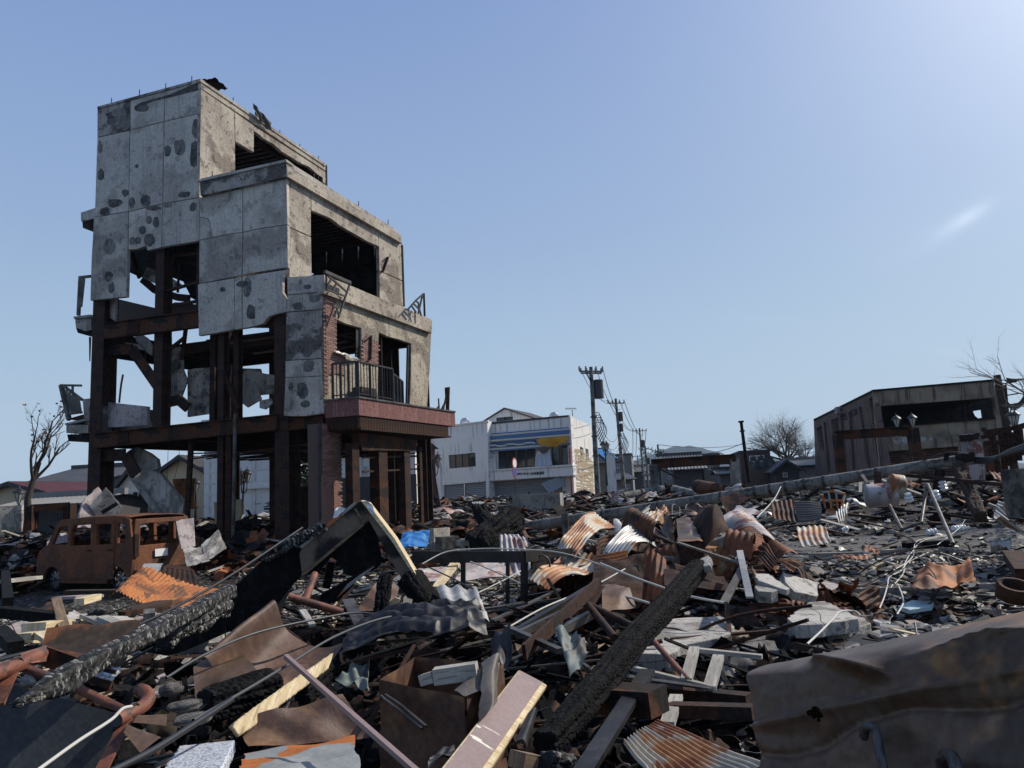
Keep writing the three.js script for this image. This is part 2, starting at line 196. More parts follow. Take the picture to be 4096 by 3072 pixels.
// ---------- things, parts, geometry ----------
const taken = {}, baseOf = new Map();
function numbered(n) { const k = taken[n] = (taken[n] ?? -1) + 1; return k ? `${n}_${String(k).padStart(3, '0')}` : n; }
function tag(o, label, category, group, kind) { o.userData.label = label; o.userData.category = category; if (group) o.userData.group = group; if (kind) o.userData.kind = kind; return o; }
function thing(name, label, category, base, group) { const g = new THREE.Group(); g.name = numbered(name); g.position.copy(base); scene.add(g); baseOf.set(g, base.clone()); return tag(g, label, category, group); }
function part(name, geo, m, parent, label) { const b = baseOf.get(parent); if (b) geo.translate(-b.x, -b.y, -b.z); const o = new THREE.Mesh(geo, m); o.name = name; o.castShadow = o.receiveShadow = true; parent.add(o); if (b) baseOf.set(o, b); if (label) o.userData.label = label; return o; }
function single(name, geo, m, label, category, group) { geo.computeBoundingBox(); const b = geo.boundingBox, base = V3((b.min.x + b.max.x) / 2, b.min.y, (b.min.z + b.max.z) / 2); geo.translate(-base.x, -base.y, -base.z); const o = new THREE.Mesh(geo, m); o.name = numbered(name); o.position.copy(base); o.castShadow = o.receiveShadow = true; scene.add(o); baseOf.set(o, base); return tag(o, label, category, group); }
function structure(name, geo, m) { const o = new THREE.Mesh(geo, m); o.name = numbered(name); o.castShadow = o.receiveShadow = true; o.userData.kind = 'structure'; scene.add(o); return o; }
const clean = g => { const h = g.index ? g.toNonIndexed() : g; for (const k of Object.keys(h.attributes)) if (!['position', 'normal', 'uv'].includes(k)) h.deleteAttribute(k); return h; };
const merge = list => mergeGeometries(list.filter(Boolean).map(clean));
function basis(g, O, X, Y, Z) { g.applyMatrix4(new THREE.Matrix4().makeBasis(X, Y, Z).setPosition(O)); return g; }
// a box given by a corner and three edge vectors (they need not be square to each other)
function ppd(O, a, b, c) {
  const g = new THREE.BoxGeometry(1, 1, 1); g.translate(.5, .5, .5);
  const L = [a.length(), b.length(), c.length()], p = g.attributes.position, n = g.attributes.normal, uv = g.attributes.uv;
  for (let i = 0; i < p.count; i++) { const x = p.getX(i) * L[0], y = p.getY(i) * L[1], z = p.getZ(i) * L[2]; if (Math.abs(n.getX(i)) > .5) uv.setXY(i, z, y); else if (Math.abs(n.getY(i)) > .5) uv.setXY(i, x, z); else uv.setXY(i, x, y); }
  g.applyMatrix4(new THREE.Matrix4().makeBasis(a, b, c).setPosition(O)); const h = clean(g); h.computeVertexNormals(); return h;
}
// upright slab cut to an outline (and holes) traced on a wall plane
function slabOn(f, pts, depth, off = 0, holes = [], bevel = 0) {
  const o = pts.map(p => new THREE.Vector2(...uvOn(p, f, off)));
  const s = new THREE.Shape(o); for (const h of holes) s.holes.push(new THREE.Path(h.map(p => new THREE.Vector2(...uvOn(p, f, off)))));
  return outline(f, s, depth, off, bevel);
}
function outline(f, shape, depth, off = 0, bevel = 0) {
  const g = new THREE.ExtrudeGeometry(shape, { depth: depth, bevelEnabled: bevel > 0, bevelThickness: bevel, bevelSize: bevel, bevelOffset: -bevel, bevelSegments: 1 });
  const rh = f.U.clone().cross(f.V).dot(f.N) > 0, O = f.O.clone().setY(0).addScaledVector(f.N, off + (rh ? 0 : depth));
  return basis(g, O, f.U, f.V, rh ? f.N : f.N.clone().negate());
}
const rectOn = (f, u0, u1, y0, y1, off, depth) => ppd(f.O.clone().setY(y0).addScaledVector(f.U, u0).addScaledVector(f.N, off), f.U.clone().multiplyScalar(u1 - u0), V3(0, y1 - y0, 0), f.N.clone().multiplyScalar(depth));
// bar between two points
function bar(a, b, w, h, up) {
  const d = b.clone().sub(a), L = d.length(), z = d.clone().normalize(); let x = (up ? up.clone() : Math.abs(z.y) > .95 ? V3(1, 0, 0) : V3(0, 1, 0)).cross(z).normalize(); const y = z.clone().cross(x);
  return ppd(a.clone().addScaledVector(x, -w / 2).addScaledVector(y, -h / 2), z.multiplyScalar(L), x.clone().multiplyScalar(w), y.clone().multiplyScalar(h));
}
function along(g, a, b) { const z = b.clone().sub(a).normalize(); let x = (Math.abs(z.y) > .95 ? V3(1, 0, 0) : V3(0, 1, 0)).cross(z).normalize(); return basis(g, a, x, z.clone().cross(x), z); }
function ibeam(a, b, h, w, t = .02) { const L = a.distanceTo(b); const bx = (W, H, y) => { const g = new THREE.BoxGeometry(W, H, L); g.translate(0, y, L / 2); const p = g.attributes.position, uv = g.attributes.uv; for (let i = 0; i < p.count; i++) uv.setXY(i, p.getZ(i), p.getX(i) + p.getY(i)); return g; }; return along(merge([bx(t, h - 2 * t, 0), bx(w, t, h / 2 - t / 2), bx(w, t, -h / 2 + t / 2)]), a, b); }
function angle(a, b, w, h, t = .006) { const L = a.distanceTo(b); const bx = (W, H, x, y) => { const g = new THREE.BoxGeometry(W, H, L); g.translate(x, y, L / 2); const p = g.attributes.position, uv = g.attributes.uv; for (let i = 0; i < p.count; i++) uv.setXY(i, p.getZ(i), p.getX(i) + p.getY(i)); return g; }; return along(merge([bx(w, t, 0, h / 2), bx(t, h - t, -w / 2 + t / 2, -t / 2)]), a, b); }
function rod(a, b, r0, r1 = r0, n = 10, open = false) { const L = a.distanceTo(b), g = new THREE.CylinderGeometry(r1, r0, L, n, 1, open); g.rotateX(Math.PI / 2); g.translate(0, 0, L / 2); const uv = g.attributes.uv; for (let i = 0; i < uv.count; i++) uv.setXY(i, uv.getY(i) * L, uv.getX(i) * r0 * 6.3); return along(g, a, b); }
function hose(pts, r, seg = 0, n = 7) { return new THREE.TubeGeometry(new THREE.CatmullRomCurve3(pts), seg || pts.length * 10, r, n); }
// bent sheet: bilinear patch of four corners with relief (metres along its normal) and a ragged rim
function sheet(c, o = {}) {
  const [p00, p10, p11, p01] = c, W = (p00.distanceTo(p10) + p01.distanceTo(p11)) / 2, H = (p00.distanceTo(p01) + p10.distanceTo(p11)) / 2;
  const pitch = o.pitch || 0, amp = o.amp || 0, alongU = o.dir !== 'v'; let nu = o.nu || 24, nv = o.nv || 24; if (pitch) { if (alongU) nu = Math.min(420, Math.ceil(W / pitch * 8)); else nv = Math.min(420, Math.ceil(H / pitch * 8)); }
  const n = p10.clone().sub(p00).add(p11).sub(p01).cross(p01.clone().sub(p00).add(p11).sub(p10)).normalize(); if (n.dot(CAM.clone().sub(p00)) < 0) n.negate();
  const pos = [], uv = [], idx = [], sd = o.seed || 0, cr = o.crumple || 0, cs = o.crumpleScale || 3, rg = o.ragged || 0;
  for (let j = 0; j <= nv; j++) for (let i = 0; i <= nu; i++) {
    let s = i / nu, t = j / nv; const u = s * W, v = t * H;
    const e = rg ? rg * (fbm(u * 9 + sd, v * 9 + sd * 1.7, 3) - .3) : 0;
    if (j === 0) t += e / H; if (j === nv) t -= e / H; if (i === 0) s += e / W; if (i === nu) s -= e / W;
    const q = p00.clone().multiplyScalar((1 - s) * (1 - t)).addScaledVector(p10, s * (1 - t)).addScaledVector(p11, s * t).addScaledVector(p01, (1 - s) * t);
    let d = 0; if (amp) d += amp * Math.sin(2 * Math.PI * ((alongU ? u : v) / pitch + .4 * (vn(v * 1.3 + sd, u * .8) - .5))); if (cr) { const f = 1 - Math.abs(2 * fbm(u * cs + sd, v * cs + 5, 2, 256, sd & 15) - 1); d += cr * (f * 2 - 1) + cr * .6 * (vn(u * cs * 2 + sd, v * cs * 2, 256, 5) - .5); } if (o.bend) d += o.bend(s, t);
    q.addScaledVector(n, d); if (o.shift) q.add(o.shift(s, t)); pos.push(q.x, q.y, q.z); uv.push(u, v);
  }
  for (let j = 0; j < nv; j++) for (let i = 0; i < nu; i++) { if (o.hole && o.hole((i + .5) / nu, (j + .5) / nv)) continue; const a = j * (nu + 1) + i, b = a + 1, cc = a + nu + 1, dd = cc + 1; idx.push(a, b, dd, a, dd, cc); }
  const g = new THREE.BufferGeometry(); g.setAttribute('position', new THREE.Float32BufferAttribute(pos, 3)); g.setAttribute('uv', new THREE.Float32BufferAttribute(uv, 2)); g.setIndex(idx); g.computeVertexNormals(); return g;
}
// flat broken board or slab: outline given as points near one plane, with thickness
function slab(pts, th, jitter = 0, sd = 1) {
  const O = pts[0], X = pts[1].clone().sub(O).normalize(), n = X.clone().cross(pts[pts.length - 1].clone().sub(O)).normalize(); if (n.y < 0) n.negate(); const Y = n.clone().cross(X);
  const r = rng(sd), flat = pts.map(p => { const q = p.clone().sub(O); return new THREE.Vector2(q.dot(X), q.dot(Y)); }); const out = [];
  flat.forEach((p, i) => { const q = flat[(i + 1) % flat.length]; out.push(p); if (jitter) { const L = p.distanceTo(q), k = Math.max(1, Math.floor(L / (jitter * 4))), nx = -(q.y - p.y) / L, ny = (q.x - p.x) / L; for (let m = 1; m < k; m++) { const t = m / k, e = (r() - .5) * 2 * jitter; out.push(new THREE.Vector2(lerp(p.x, q.x, t) + nx * e, lerp(p.y, q.y, t) + ny * e)); } } });
  const b = Math.min(.006, th * .2), g = new THREE.ExtrudeGeometry(new THREE.Shape(out), { depth: th - 2 * b, bevelEnabled: true, bevelThickness: b, bevelSize: b, bevelSegments: 1 });
  g.translate(0, 0, -th + b); return basis(g, O, X, Y, n);
}
// burnt timber: rounded square section, surface broken into scaly blocks by grooves
function charLog(a, b, w, h, sd, o = {}) {
  const L = a.distanceTo(b), na = o.na || 60, nl = Math.min(460, Math.ceil(L / (o.step || .01))), pos = [], uv = [], idx = [], bu = o.cu || .05, bv = o.cv || .035, dep = o.depth || .014;
  const cell = (x, y) => { const xi = Math.floor(x), yi = Math.floor(y); let f1 = 9, f2 = 9; for (let p = -1; p < 2; p++) for (let q = -1; q < 2; q++) { const hx = PV[PT[(xi + p + sd * 13 + 512) & 255]], k = PT[(PT[(xi + p + sd * 13 + 512) & 255] + yi + q + 512) & 255]; const dx = xi + p + PV[k] - x, dy = yi + q + PV[(k + 77) & 255] - y, d = Math.hypot(dx, dy); if (d < f1) { f2 = f1; f1 = d; } else if (d < f2) f2 = d; } return f2 - f1; };
  const per = 2 * (w + h), nc = Math.max(4, Math.round(per / bu));
  for (let j = 0; j <= nl; j++) for (let i = 0; i <= na; i++) {
    const t = j / nl, th = (i % na) / na * 2 * Math.PI, c = Math.cos(th), s = Math.sin(th), k = Math.pow(Math.pow(Math.abs(c), 5) + Math.pow(Math.abs(s), 5), -1 / 5);
    const ar = (i % na) / na * nc, z = t * L; let g1 = Math.min(cell(ar, z / bv), cell(ar - nc, z / bv)); if (ar < .5) g1 = Math.min(g1, cell(ar + nc, z / bv));
    let taper = 1; if (o.tip) taper = Math.min(taper, .35 + .65 * sstep(0, o.tip, t)); if (o.tail) taper = Math.min(taper, .55 + .45 * sstep(0, o.tail, 1 - t));
    const e = dep * (sstep(0, .16, g1 * (.6 + .8 * vn(z * 6 + sd, ar * 1.3, 256, 9))) - 1) + (vn(z * 3 + sd, ar * .6 + sd, 256, 3) - .5) * dep * 3 + (vn(z * 11 + sd, ar * .9, 256, 6) - .5) * dep * .8 - dep * 1.4 * sstep(.62, .8, vn(z * 1.5 + sd, ar * 1.9 + sd, 256, 12));
    let f = 1; if (j === 0 || j === nl) f = .9; pos.push((c * k * w / 2 * taper + c * e) * f, (s * k * h / 2 * taper + s * e) * f, z + (o.bow ? 0 : 0)); uv.push(z, i / na * per);
  }
  for (let j = 0; j < nl; j++) for (let i = 0; i < na; i++) { const A = j * (na + 1) + i, C = A + na + 1; idx.push(A, A + 1, C + 1, A, C + 1, C); }
  for (const [row, sgn] of [[0, 1], [nl, -1]]) { const c0 = pos.length / 3; pos.push(0, 0, row / nl * L); uv.push(0, 0); for (let i = 0; i < na; i++) { const A = row * (na + 1) + i; sgn > 0 ? idx.push(c0, A + 1, A) : idx.push(c0, A, A + 1); } }
  const g = new THREE.BufferGeometry(); g.setAttribute('position', new THREE.Float32BufferAttribute(pos, 3)); g.setAttribute('uv', new THREE.Float32BufferAttribute(uv, 2)); g.setIndex(idx); g.computeVertexNormals(); return along(g, a, b);
}

// ---------- ground ----------
const mounds = [[-9.5, -24, 6, 3.5, .55], [-1, -42, 13, 6, .6], [9, -33, 10, 5, .25], [-3.2, -6.5, 4, 3, .3], [1.8, -11.6, 1.5, 1.0, .4], [3.4, -11.2, 1.2, .9, .25], [3.2, -6.6, 2.0, 1.4, .2], [8, -12, 8, 7, .3], [-1.5, -8, 2, 1.5, .25], [-14, -31, 7, 4, .3], [18, -30, 8, 5, .4]];
function height(x, z) {
  const d = Math.hypot(x, z); let h = .85 * sstep(17, 34, d) - .02;
  for (const [a, b, rx, rz, k] of mounds) h += k * Math.exp(-((x - a) ** 2) / rx / rx - ((z - b) ** 2) / rz / rz);
  const road = Math.exp(-(((x - 8.5 - (z + 17.5) * .1) / 5) ** 4) - (((z + 17.2) / 2.6) ** 4));
  const rough = sstep(1.5, 5, d) * (1 - sstep(60, 120, d)) * (1 - .95 * road);
  return h + rough * (.26 * (fbm(x * .55 + 40, z * .55 + 40, 3) - .5) + .16 * (fbm(x * 2.1 + 9, z * 2.1 + 3, 3) - .5));
}
{
  const pos = [], uv = [], idx = [], na = 220, radii = []; let r = 0; while (r < 6000) { radii.push(r); r += r < 30 ? .16 : r < 80 ? .5 : r * .12; }
  const a0 = -58 * Math.PI / 180, a1 = 58 * Math.PI / 180;
  for (const q of radii) for (let i = 0; i <= na; i++) { const a = lerp(a0, a1, i / na), x = Math.sin(a) * q, z = -Math.cos(a) * q + 1; pos.push(x, height(x, z), z); uv.push(x, z); }
  for (let j = 0; j < radii.length - 1; j++) for (let i = 0; i < na; i++) { const A = j * (na + 1) + i, C = A + na + 1; idx.push(A, A + 1, C + 1, A, C + 1, C); }
  const g = new THREE.BufferGeometry(); g.setAttribute('position', new THREE.Float32BufferAttribute(pos, 3)); g.setAttribute('uv', new THREE.Float32BufferAttribute(uv, 2)); g.setIndex(idx); g.computeVertexNormals();
  structure('ground', g, M.ash);
  // patch of swept asphalt among the rubble
  const rp = [], ru = [], ri = [], n = 40; for (let j = 0; j <= n; j++) for (let i = 0; i <= n; i++) { const x = lerp(3.6, 14.4, i / n), z = lerp(-20.2, -14.9, j / n) + (x - 8.5) * .05 + .5 * (vn(x * 1.2, j) - .5); rp.push(x, height(x, z) + .012, z); ru.push(x, z); }
  for (let j = 0; j < n; j++) for (let i = 0; i < n; i++) { const A = j * (n + 1) + i, C = A + n + 1; ri.push(A, A + 1, C + 1, A, C + 1, C); }
  const rg = new THREE.BufferGeometry(); rg.setAttribute('position', new THREE.Float32BufferAttribute(rp, 3)); rg.setAttribute('uv', new THREE.Float32BufferAttribute(ru, 2)); rg.setIndex(ri); rg.computeVertexNormals(); structure('road', rg, M.asphalt);
  // hills across the valley
  const hp = [], hu = [], hi = [], nh = 220, rows = 10;
  for (let j = 0; j <= rows; j++) for (let i = 0; i <= nh; i++) { const a = lerp(-50, 50, i / nh) * Math.PI / 180, x = Math.sin(a) * 2600, z = -Math.cos(a) * 2600, deg = a * 180 / Math.PI; const prof = 118 * Math.exp(-(((deg - 12) / 5.5) ** 2)) + 66 * Math.exp(-(((deg - 24) / 7) ** 2)) + 30 * Math.exp(-(((deg + 20) / 14) ** 2)) + 26 * (fbm(deg * .35 + 30, 3, 4) - .35) + 9 * (vn(deg * 4, 2) - .5) + 4 * (vn(deg * 13, 7) - .5); const t = j / rows; hp.push(x * (1 - .12 * (1 - t)), Math.max(1, prof) * sm(t) + 12 * t * (1 - t) * (fbm(deg * 1.3, t * 5, 3) - .5), z * (1 - .12 * (1 - t))); hu.push(a * 2600, t * 300); }
  for (let j = 0; j < rows; j++) for (let i = 0; i < nh; i++) { const A = j * (nh + 1) + i, C = A + nh + 1; hi.push(A, A + 1, C + 1, A, C + 1, C); }
  const hg = new THREE.BufferGeometry(); hg.setAttribute('position', new THREE.Float32BufferAttribute(hp, 3)); hg.setAttribute('uv', new THREE.Float32BufferAttribute(hu, 2)); hg.setIndex(hi); hg.computeVertexNormals(); structure('hills', hg, M.hill);
}

// courses of facing bricks inside an outline on a wall plane; single bricks share one shape
const brickShape = new THREE.BoxGeometry(.202, .056, .022);
let bricksLeft = 300;
function brickwork(f, poly, off, parent) {
  const base = baseOf.get(parent), us = poly.map(p => p[0]), ys = poly.map(p => p[1]), inside = (x, y) => { let c = false; for (let i = 0, j = poly.length - 1; i < poly.length; j = i++) if ((poly[i][1] > y) !== (poly[j][1] > y) && x < (poly[j][0] - poly[i][0]) * (y - poly[i][1]) / (poly[j][1] - poly[i][1]) + poly[i][0]) c = !c; return c; };
  const Q = new THREE.Quaternion().setFromRotationMatrix(new THREE.Matrix4().makeBasis(f.U, f.V, f.U.clone().cross(f.V))), rest = [[], [], []], r = rng(Math.round(us[0] * 100) + 500); let row = 0;
  for (let y = Math.max(...ys) - .03; y > Math.min(...ys); y -= .066, row++) for (let u = Math.min(...us) + (row & 1) * .106; u < Math.max(...us); u += .212) { if (!inside(u, y)) continue; const k = Math.floor(r() * 3), P = f.O.clone().setY(y).addScaledVector(f.U, u).addScaledVector(f.N, off + (r() - .5) * .005).sub(base); if (bricksLeft > 0) { bricksLeft--; const o = new THREE.Mesh(brickShape, M['brick' + 'ABC'[k]]); o.name = 'brick'; o.position.copy(P); o.quaternion.copy(Q); o.castShadow = o.receiveShadow = true; parent.add(o); } else rest[k].push(brickShape.clone().applyQuaternion(Q).translate(P.x, P.y, P.z)); }
  const all = rest.flat(); if (all.length) { const o = new THREE.Mesh(merge(all), M.brickA); o.name = 'bricks'; o.userData.kind = 'stuff'; o.castShadow = o.receiveShadow = true; parent.add(o); }
}

// ---------- burnt-out four-storey building ----------
const TL = az(-73.6), TR = az(25);                       // its two street directions
const TC = far(FF([617, 640]), 23.5);
const PL = frame(TC, TL);                                // shaded street front
const onPL = p => meet(p, PL);
const PTop = frame(onPL(FF([437, 172])), TR), PMid = frame(onPL(FF([617, 350])), TR), PLow = frame(onPL(FF([700, 640])), TR), PBal = frame(onPL(A4([803, 1090])), TR);
const tower = thing('burnt_tower', 'gutted four-storey concrete building with stepped top storeys and exposed rusted steel', 'building', V3(TC.x, 0, TC.z));
const tp = (n, g, m, l) => part(n, g, M[m], tower, l);
const at = (u, v, y) => TC.clone().setY(y).addScaledVector(TL, u).addScaledVector(TR, v);   // u leftwards along the front, v back along the side
const box = (u0, u1, v0, v1, y0, y1) => ppd(at(u0, v0, y0), TL.clone().multiplyScalar(u1 - u0), V3(0, y1 - y0, 0), TR.clone().multiplyScalar(v1 - v0));
{
  const P = (pts, m = 'panel') => tp('wall_panel', slabOn(PL, pts, .13, 0, [], .008), m);
  P(A1([[395, 370], [667, 305], [664, 558], [393, 620]]), 'panelSoot'); P(A1([[671, 304], [949, 226], [947, 488], [668, 557]])); P(A1([[953, 225], [1250, 140], [1248, 418], [951, 487]]), 'panelB');
  P(A1([[393, 626], [660, 566], [650, 1234], [367, 1280], [375, 1190]])); P(A1([[666, 563], [945, 494], [932, 1170], [654, 1234]]), 'panelB'); P(A1([[950, 492], [1247, 424], [1240, 1117], [937, 1168]]));
  P(A1([[366, 1285], [648, 1240], [640, 1700], [633, 1943], [335, 1973], [345, 1640]]), 'panelB'); P(A1([[654, 1240], [931, 1176], [922, 1533], [808, 1560], [800, 1520], [770, 1528], [720, 1548], [652, 1550]])); P(A1([[937, 1174], [1240, 1124], [1238, 1478], [926, 1531]]), 'panelB');
  P(A1([[1245, 1120], [1596, 1030], [1596, 1408], [1500, 1418], [1352, 1448], [1320, 1300], [1300, 1290], [1242, 1280]])); P(A1([[1242, 1284], [1298, 1294], [1317, 1304], [1348, 1450], [1300, 1462], [1240, 1473]]), 'panelB');
  P(A1([[1240, 1478], [1352, 1454], [1500, 1422], [1596, 1412], [1590, 1762], [1238, 1836]]), 'panelB'); P(A1([[1602, 1026], [1962, 960], [1970, 1343], [1760, 1372], [1603, 1405]])); P(A1([[1603, 1411], [1760, 1377], [1970, 1349], [1973, 1698], [1597, 1760]]), 'panelB');
  P(A3([[1228, 494], [1528, 442], [1530, 850], [1515, 868], [1380, 895], [1235, 918]])); P(A3([[1532, 441], [1588, 430], [1591, 858], [1534, 868]]));
  P([[971, 1106], [1152, 1078], [1136, 1100], [1130, 1114], [1130, 1168], [1147, 1201], [1147, 1247], [1108, 1255], [1076, 1266], [1051, 1296], [1000, 1309], [970, 1314]], 'panelB');
  P(A4([[275, 205], [548, 182], [548, 308], [277, 328]]), 'panelB'); P(A4([[277, 335], [375, 327], [388, 345], [382, 400], [400, 445], [272, 455]])); P(A4([[381, 326], [540, 316], [540, 434], [404, 445], [386, 400], [392, 345]]), 'panelB');
  P(A4([[268, 462], [535, 442], [530, 798], [264, 812]]), 'panelSoot'); P(A4([[262, 818], [530, 803], [532, 927], [262, 940]]), 'panelB'); P(A4([[262, 944], [532, 931], [545, 1205], [500, 1212], [400, 1225], [300, 1226], [250, 1220]]), 'panelB');
  // plaster scabs that fell away show the darker core
  const blob = (x, y, rx, ry, sd, lift = .004) => { const r = rng(sd), pts = [], o = r() * 50, sq = r() < .4 ? 3 : 2; for (let i = 0; i < 26; i++) { const a = i / 26 * 6.283, c = Math.cos(a), s = Math.sin(a), k = (.62 + .75 * fbm(c * 1.1 + o, s * 1.1 + o, 3) + .1 * (r() - .5)) * Math.pow(Math.pow(Math.abs(c), sq) + Math.pow(Math.abs(s), sq), -1 / sq); pts.push([x + c * rx * k, y + s * ry * k]); } return pts; };
  const sc = (c, l) => l.forEach(([x, y, rx, ry], i) => tp('spalled_patch', slabOn(PL, c(blob(x, y, rx, ry, x * 7 + y + i)), .014, -.013), i % 3 ? 'spall' : 'spallPale'));
  for (const p of [[[705, 362], [760, 330], [1000, 262], [1249, 152], [1249, 226], [960, 298], [850, 322], [800, 345], [790, 400], [770, 385], [720, 392]], [[458, 425], [600, 380], [660, 372], [662, 425], [560, 455], [480, 470]]]) tp('tar_strip', slabOn(PL, A1(p), .014, -.012), 'tarStrip');
  sc(A1, [[610, 500, 55, 50], [510, 490, 35, 24], [975, 730, 30, 45], [1075, 705, 48, 80], [720, 860, 14, 17], [540, 1165, 68, 38], [680, 1165, 24, 52], [790, 1140, 42, 50], [860, 1205, 55, 22], [980, 1180, 34, 24], [1190, 1195, 28, 38], [625, 1080, 25, 34], [1205, 560, 30, 90], [1195, 760, 28, 100], [1115, 1095, 48, 26], [822, 1305, 26, 32], [877, 1330, 28, 46], [765, 1390, 28, 34], [685, 1478, 28, 32], [728, 1478, 26, 32], [825, 1465, 42, 55], [495, 1530, 55, 62], [490, 1772, 32, 46], [508, 1872, 26, 45], [570, 420, 80, 38], [450, 1235, 40, 32], [420, 930, 26, 50], [415, 700, 22, 60], [760, 375, 70, 40]]);
  sc(A3, [[1635, 515, 42, 80], [1665, 720, 36, 60], [1430, 535, 22, 20]]); sc(A4, [[370, 235, 14, 20], [420, 270, 32, 18], [350, 415, 34, 28], [475, 355, 36, 26], [330, 705, 30, 34], [422, 735, 40, 50], [437, 855, 38, 46], [385, 1030, 46, 60], [405, 1135, 34, 28], [317, 618, 12, 12], [485, 600, 14, 14], [300, 1010, 18, 30], [485, 655, 14, 10], [-60, 250, 40, 26]]);
  // parapet caps and cornice
  tp('parapet_cap', slabOn(PL, A1([[392, 366], [1252, 132], [1252, 152], [392, 384]]), .5, -.05), 'panelSoot');
  tp('parapet_cap', slabOn(PTop, A2([[-182, -66], [744, 562], [744, 582], [-182, -46]]), .4, -.04), 'panelSun');
  tp('cornice', slabOn(PL, A2([[-188, 684], [0, 640], [452, 538], [456, 655], [0, 757], [-180, 797]]), .26, -.16), 'panelSoot');
  tp('cornice_cap', slabOn(PL, A2([[-180, 672], [0, 630], [452, 528], [453, 546], [0, 650], [-186, 692]]), .4, -.22), 'panelB');
  tp('cornice', slabOn(PMid, A2([[456, 578], [1300, 1092], [1308, 1150], [458, 655]]), .3, -.16), 'panelSun');
  tp('cornice_cap', slabOn(PMid, A2([[454, 538], [1262, 1048], [1285, 1085], [456, 575]]), .3, .02), 'panelB');
  // sunlit sides
  const S = (f, pts, m = 'panelSun', d = .13) => tp('wall_panel', slabOn(f, pts, d, 0, [], .006), m);
  S(PTop, A2([[-179, -58], [742, 568], [740, 614], [-178, 6]])); S(PTop, A2([[-178, 12], [66, 180], [73, 395], [75, 640], [-188, 690]])); S(PTop, A2([[70, 182], [212, 282], [212, 478], [75, 396]])); S(PTop, A2([[214, 285], [738, 622], [742, 712], [722, 700], [720, 665], [680, 640], [620, 585], [560, 560], [480, 510], [420, 475], [360, 420], [280, 375], [250, 345], [212, 320]]));
  S(PMid, A2([[458, 655], [631, 765], [633, 1098], [465, 1024]])); S(PMid, A2([[465, 1031], [634, 1106], [637, 1390], [475, 1400]])); S(PMid, A2([[635, 768], [1127, 1055], [1132, 1170], [1050, 1135], [920, 1060], [850, 1020], [780, 965], [636, 905]])); S(PMid, A2([[1131, 1058], [1297, 1155], [1305, 1422], [1138, 1348]])); S(PMid, A2([[1139, 1355], [1305, 1429], [1315, 1640], [1140, 1580]]));
  S(PLow, A4([[553, 190], [740, 262], [900, 330], [1040, 388], [1130, 420], [1342, 515], [1342, 612], [1190, 555], [545, 320]]), 'panelSun', .3);
  tp('parapet_return', slabOn(PLow, A4([[545, 320], [1342, 612], [1342, 590], [545, 300]]), .25, -.12), 'panelSun');
  tp('wall_panel', slabOn(PLow, A4([[545, 318], [1336, 612], [1328, 780], [1325, 880], [1316, 990], [1310, 1080], [1305, 1168], [545, 1100]]), .15, .03, [A4([[638, 508], [700, 540], [822, 575], [822, 810], [700, 770], [635, 745]]), A4([[948, 605], [1010, 635], [1100, 658], [1190, 690], [1187, 900], [1180, 1145], [940, 1120]])]), 'plaster');
  for (const c of [A4([[545, 335], [600, 352], [625, 372], [637, 500], [632, 745], [700, 772], [700, 920], [600, 915], [572, 938], [575, 1050], [560, 1062], [548, 1085], [542, 700]]), A4([[835, 660], [880, 640], [905, 668], [948, 680], [942, 860], [820, 832], [828, 720]])]) brickwork(PLow, c.map(p => uvOn(p, PLow)), .0, tp('brick_cladding', slabOn(PLow, c, .025, .006), 'mortar'));
  // right-hand rear edges of the storeys
  for (const [f, a, b, c] of [[PTop, A2([742, 568]), A2([742, 720]), 4.2], [PMid, A2([1297, 1155]), A2([1315, 1610]), 4]]) { const p = meet(a, f), q = meet(b, f); tp('rear_wall', ppd(q, TL.clone().multiplyScalar(c), p.clone().sub(q).setX(0).setZ(0), TR.clone().multiplyScalar(.12)), 'sooty'); }
  // floor plates and their ribbed undersides
  const floorPlate = (u0, u1, v0, v1, y) => { const d = tp('floor_plate', box(u0, u1, v0, v1, y - .16, y), 'concreteDark'); const ribs = []; for (let v = v0 + .12; v < v1 - .1; v += .32) ribs.push(box(u0 + .02, u1 - .02, v, v + .1, y - .23, y - .162)); part('deck_rib', merge(ribs), M.sooty, d); };
  floorPlate(-1.2, 7.3, .35, 6.2, 4.55); floorPlate(-1.2, 1.9, .35, 6.2, 8.1); floorPlate(1.9, 7.3, 3.6, 6.2, 8.1); floorPlate(.1, 7.3, .35, 6.2, 12.35); floorPlate(3.3, 7.4, .3, 6.0, 15.75);
  // steel columns
  const hcol = (u, v, y0, y1, s = .32) => tp('steel_column', merge([box(u - s / 2, u + s / 2, v, v + .03, y0, y1), box(u - s / 2, u + s / 2, v + s, v + s + .03, y0, y1), box(u - .015, u + .015, v + .03, v + s, y0, y1)]), 'rustSteel');
  const cu = p => uvOn(p, PL, .2)[0];
  for (const v of [.18, 5.8]) { hcol(cu(A5([622, 600])), v, -.2, 12.3, .5); hcol(cu(A4([228, 900])), v, -.2, 12.3, .5); }
  hcol(cu(A3([898, 900])), .18, 4.3, 12.4, .34); hcol(cu(A3([898, 900])) + .3, 5.8, .2, 12.2, .3); hcol(cu(A1([1195, 1600])), .4, 8, 12.3, .26); hcol(cu(A3([1390, 1100])), .3, -.1, 8, .22); hcol(cu(A3([1475, 1000])), .5, 4.4, 8, .18); hcol(cu(A3([1140, 950])), 1.2, 4.5, 8, .2); hcol(-1.0, 5.9, -.2, 8, .35); hcol(-1.05, 2.9, 4.5, 8, .3); hcol(3.35, 5.7, 12.3, 15.7, .25); hcol(7.2, 5.7, 12.3, 15.7, .25);
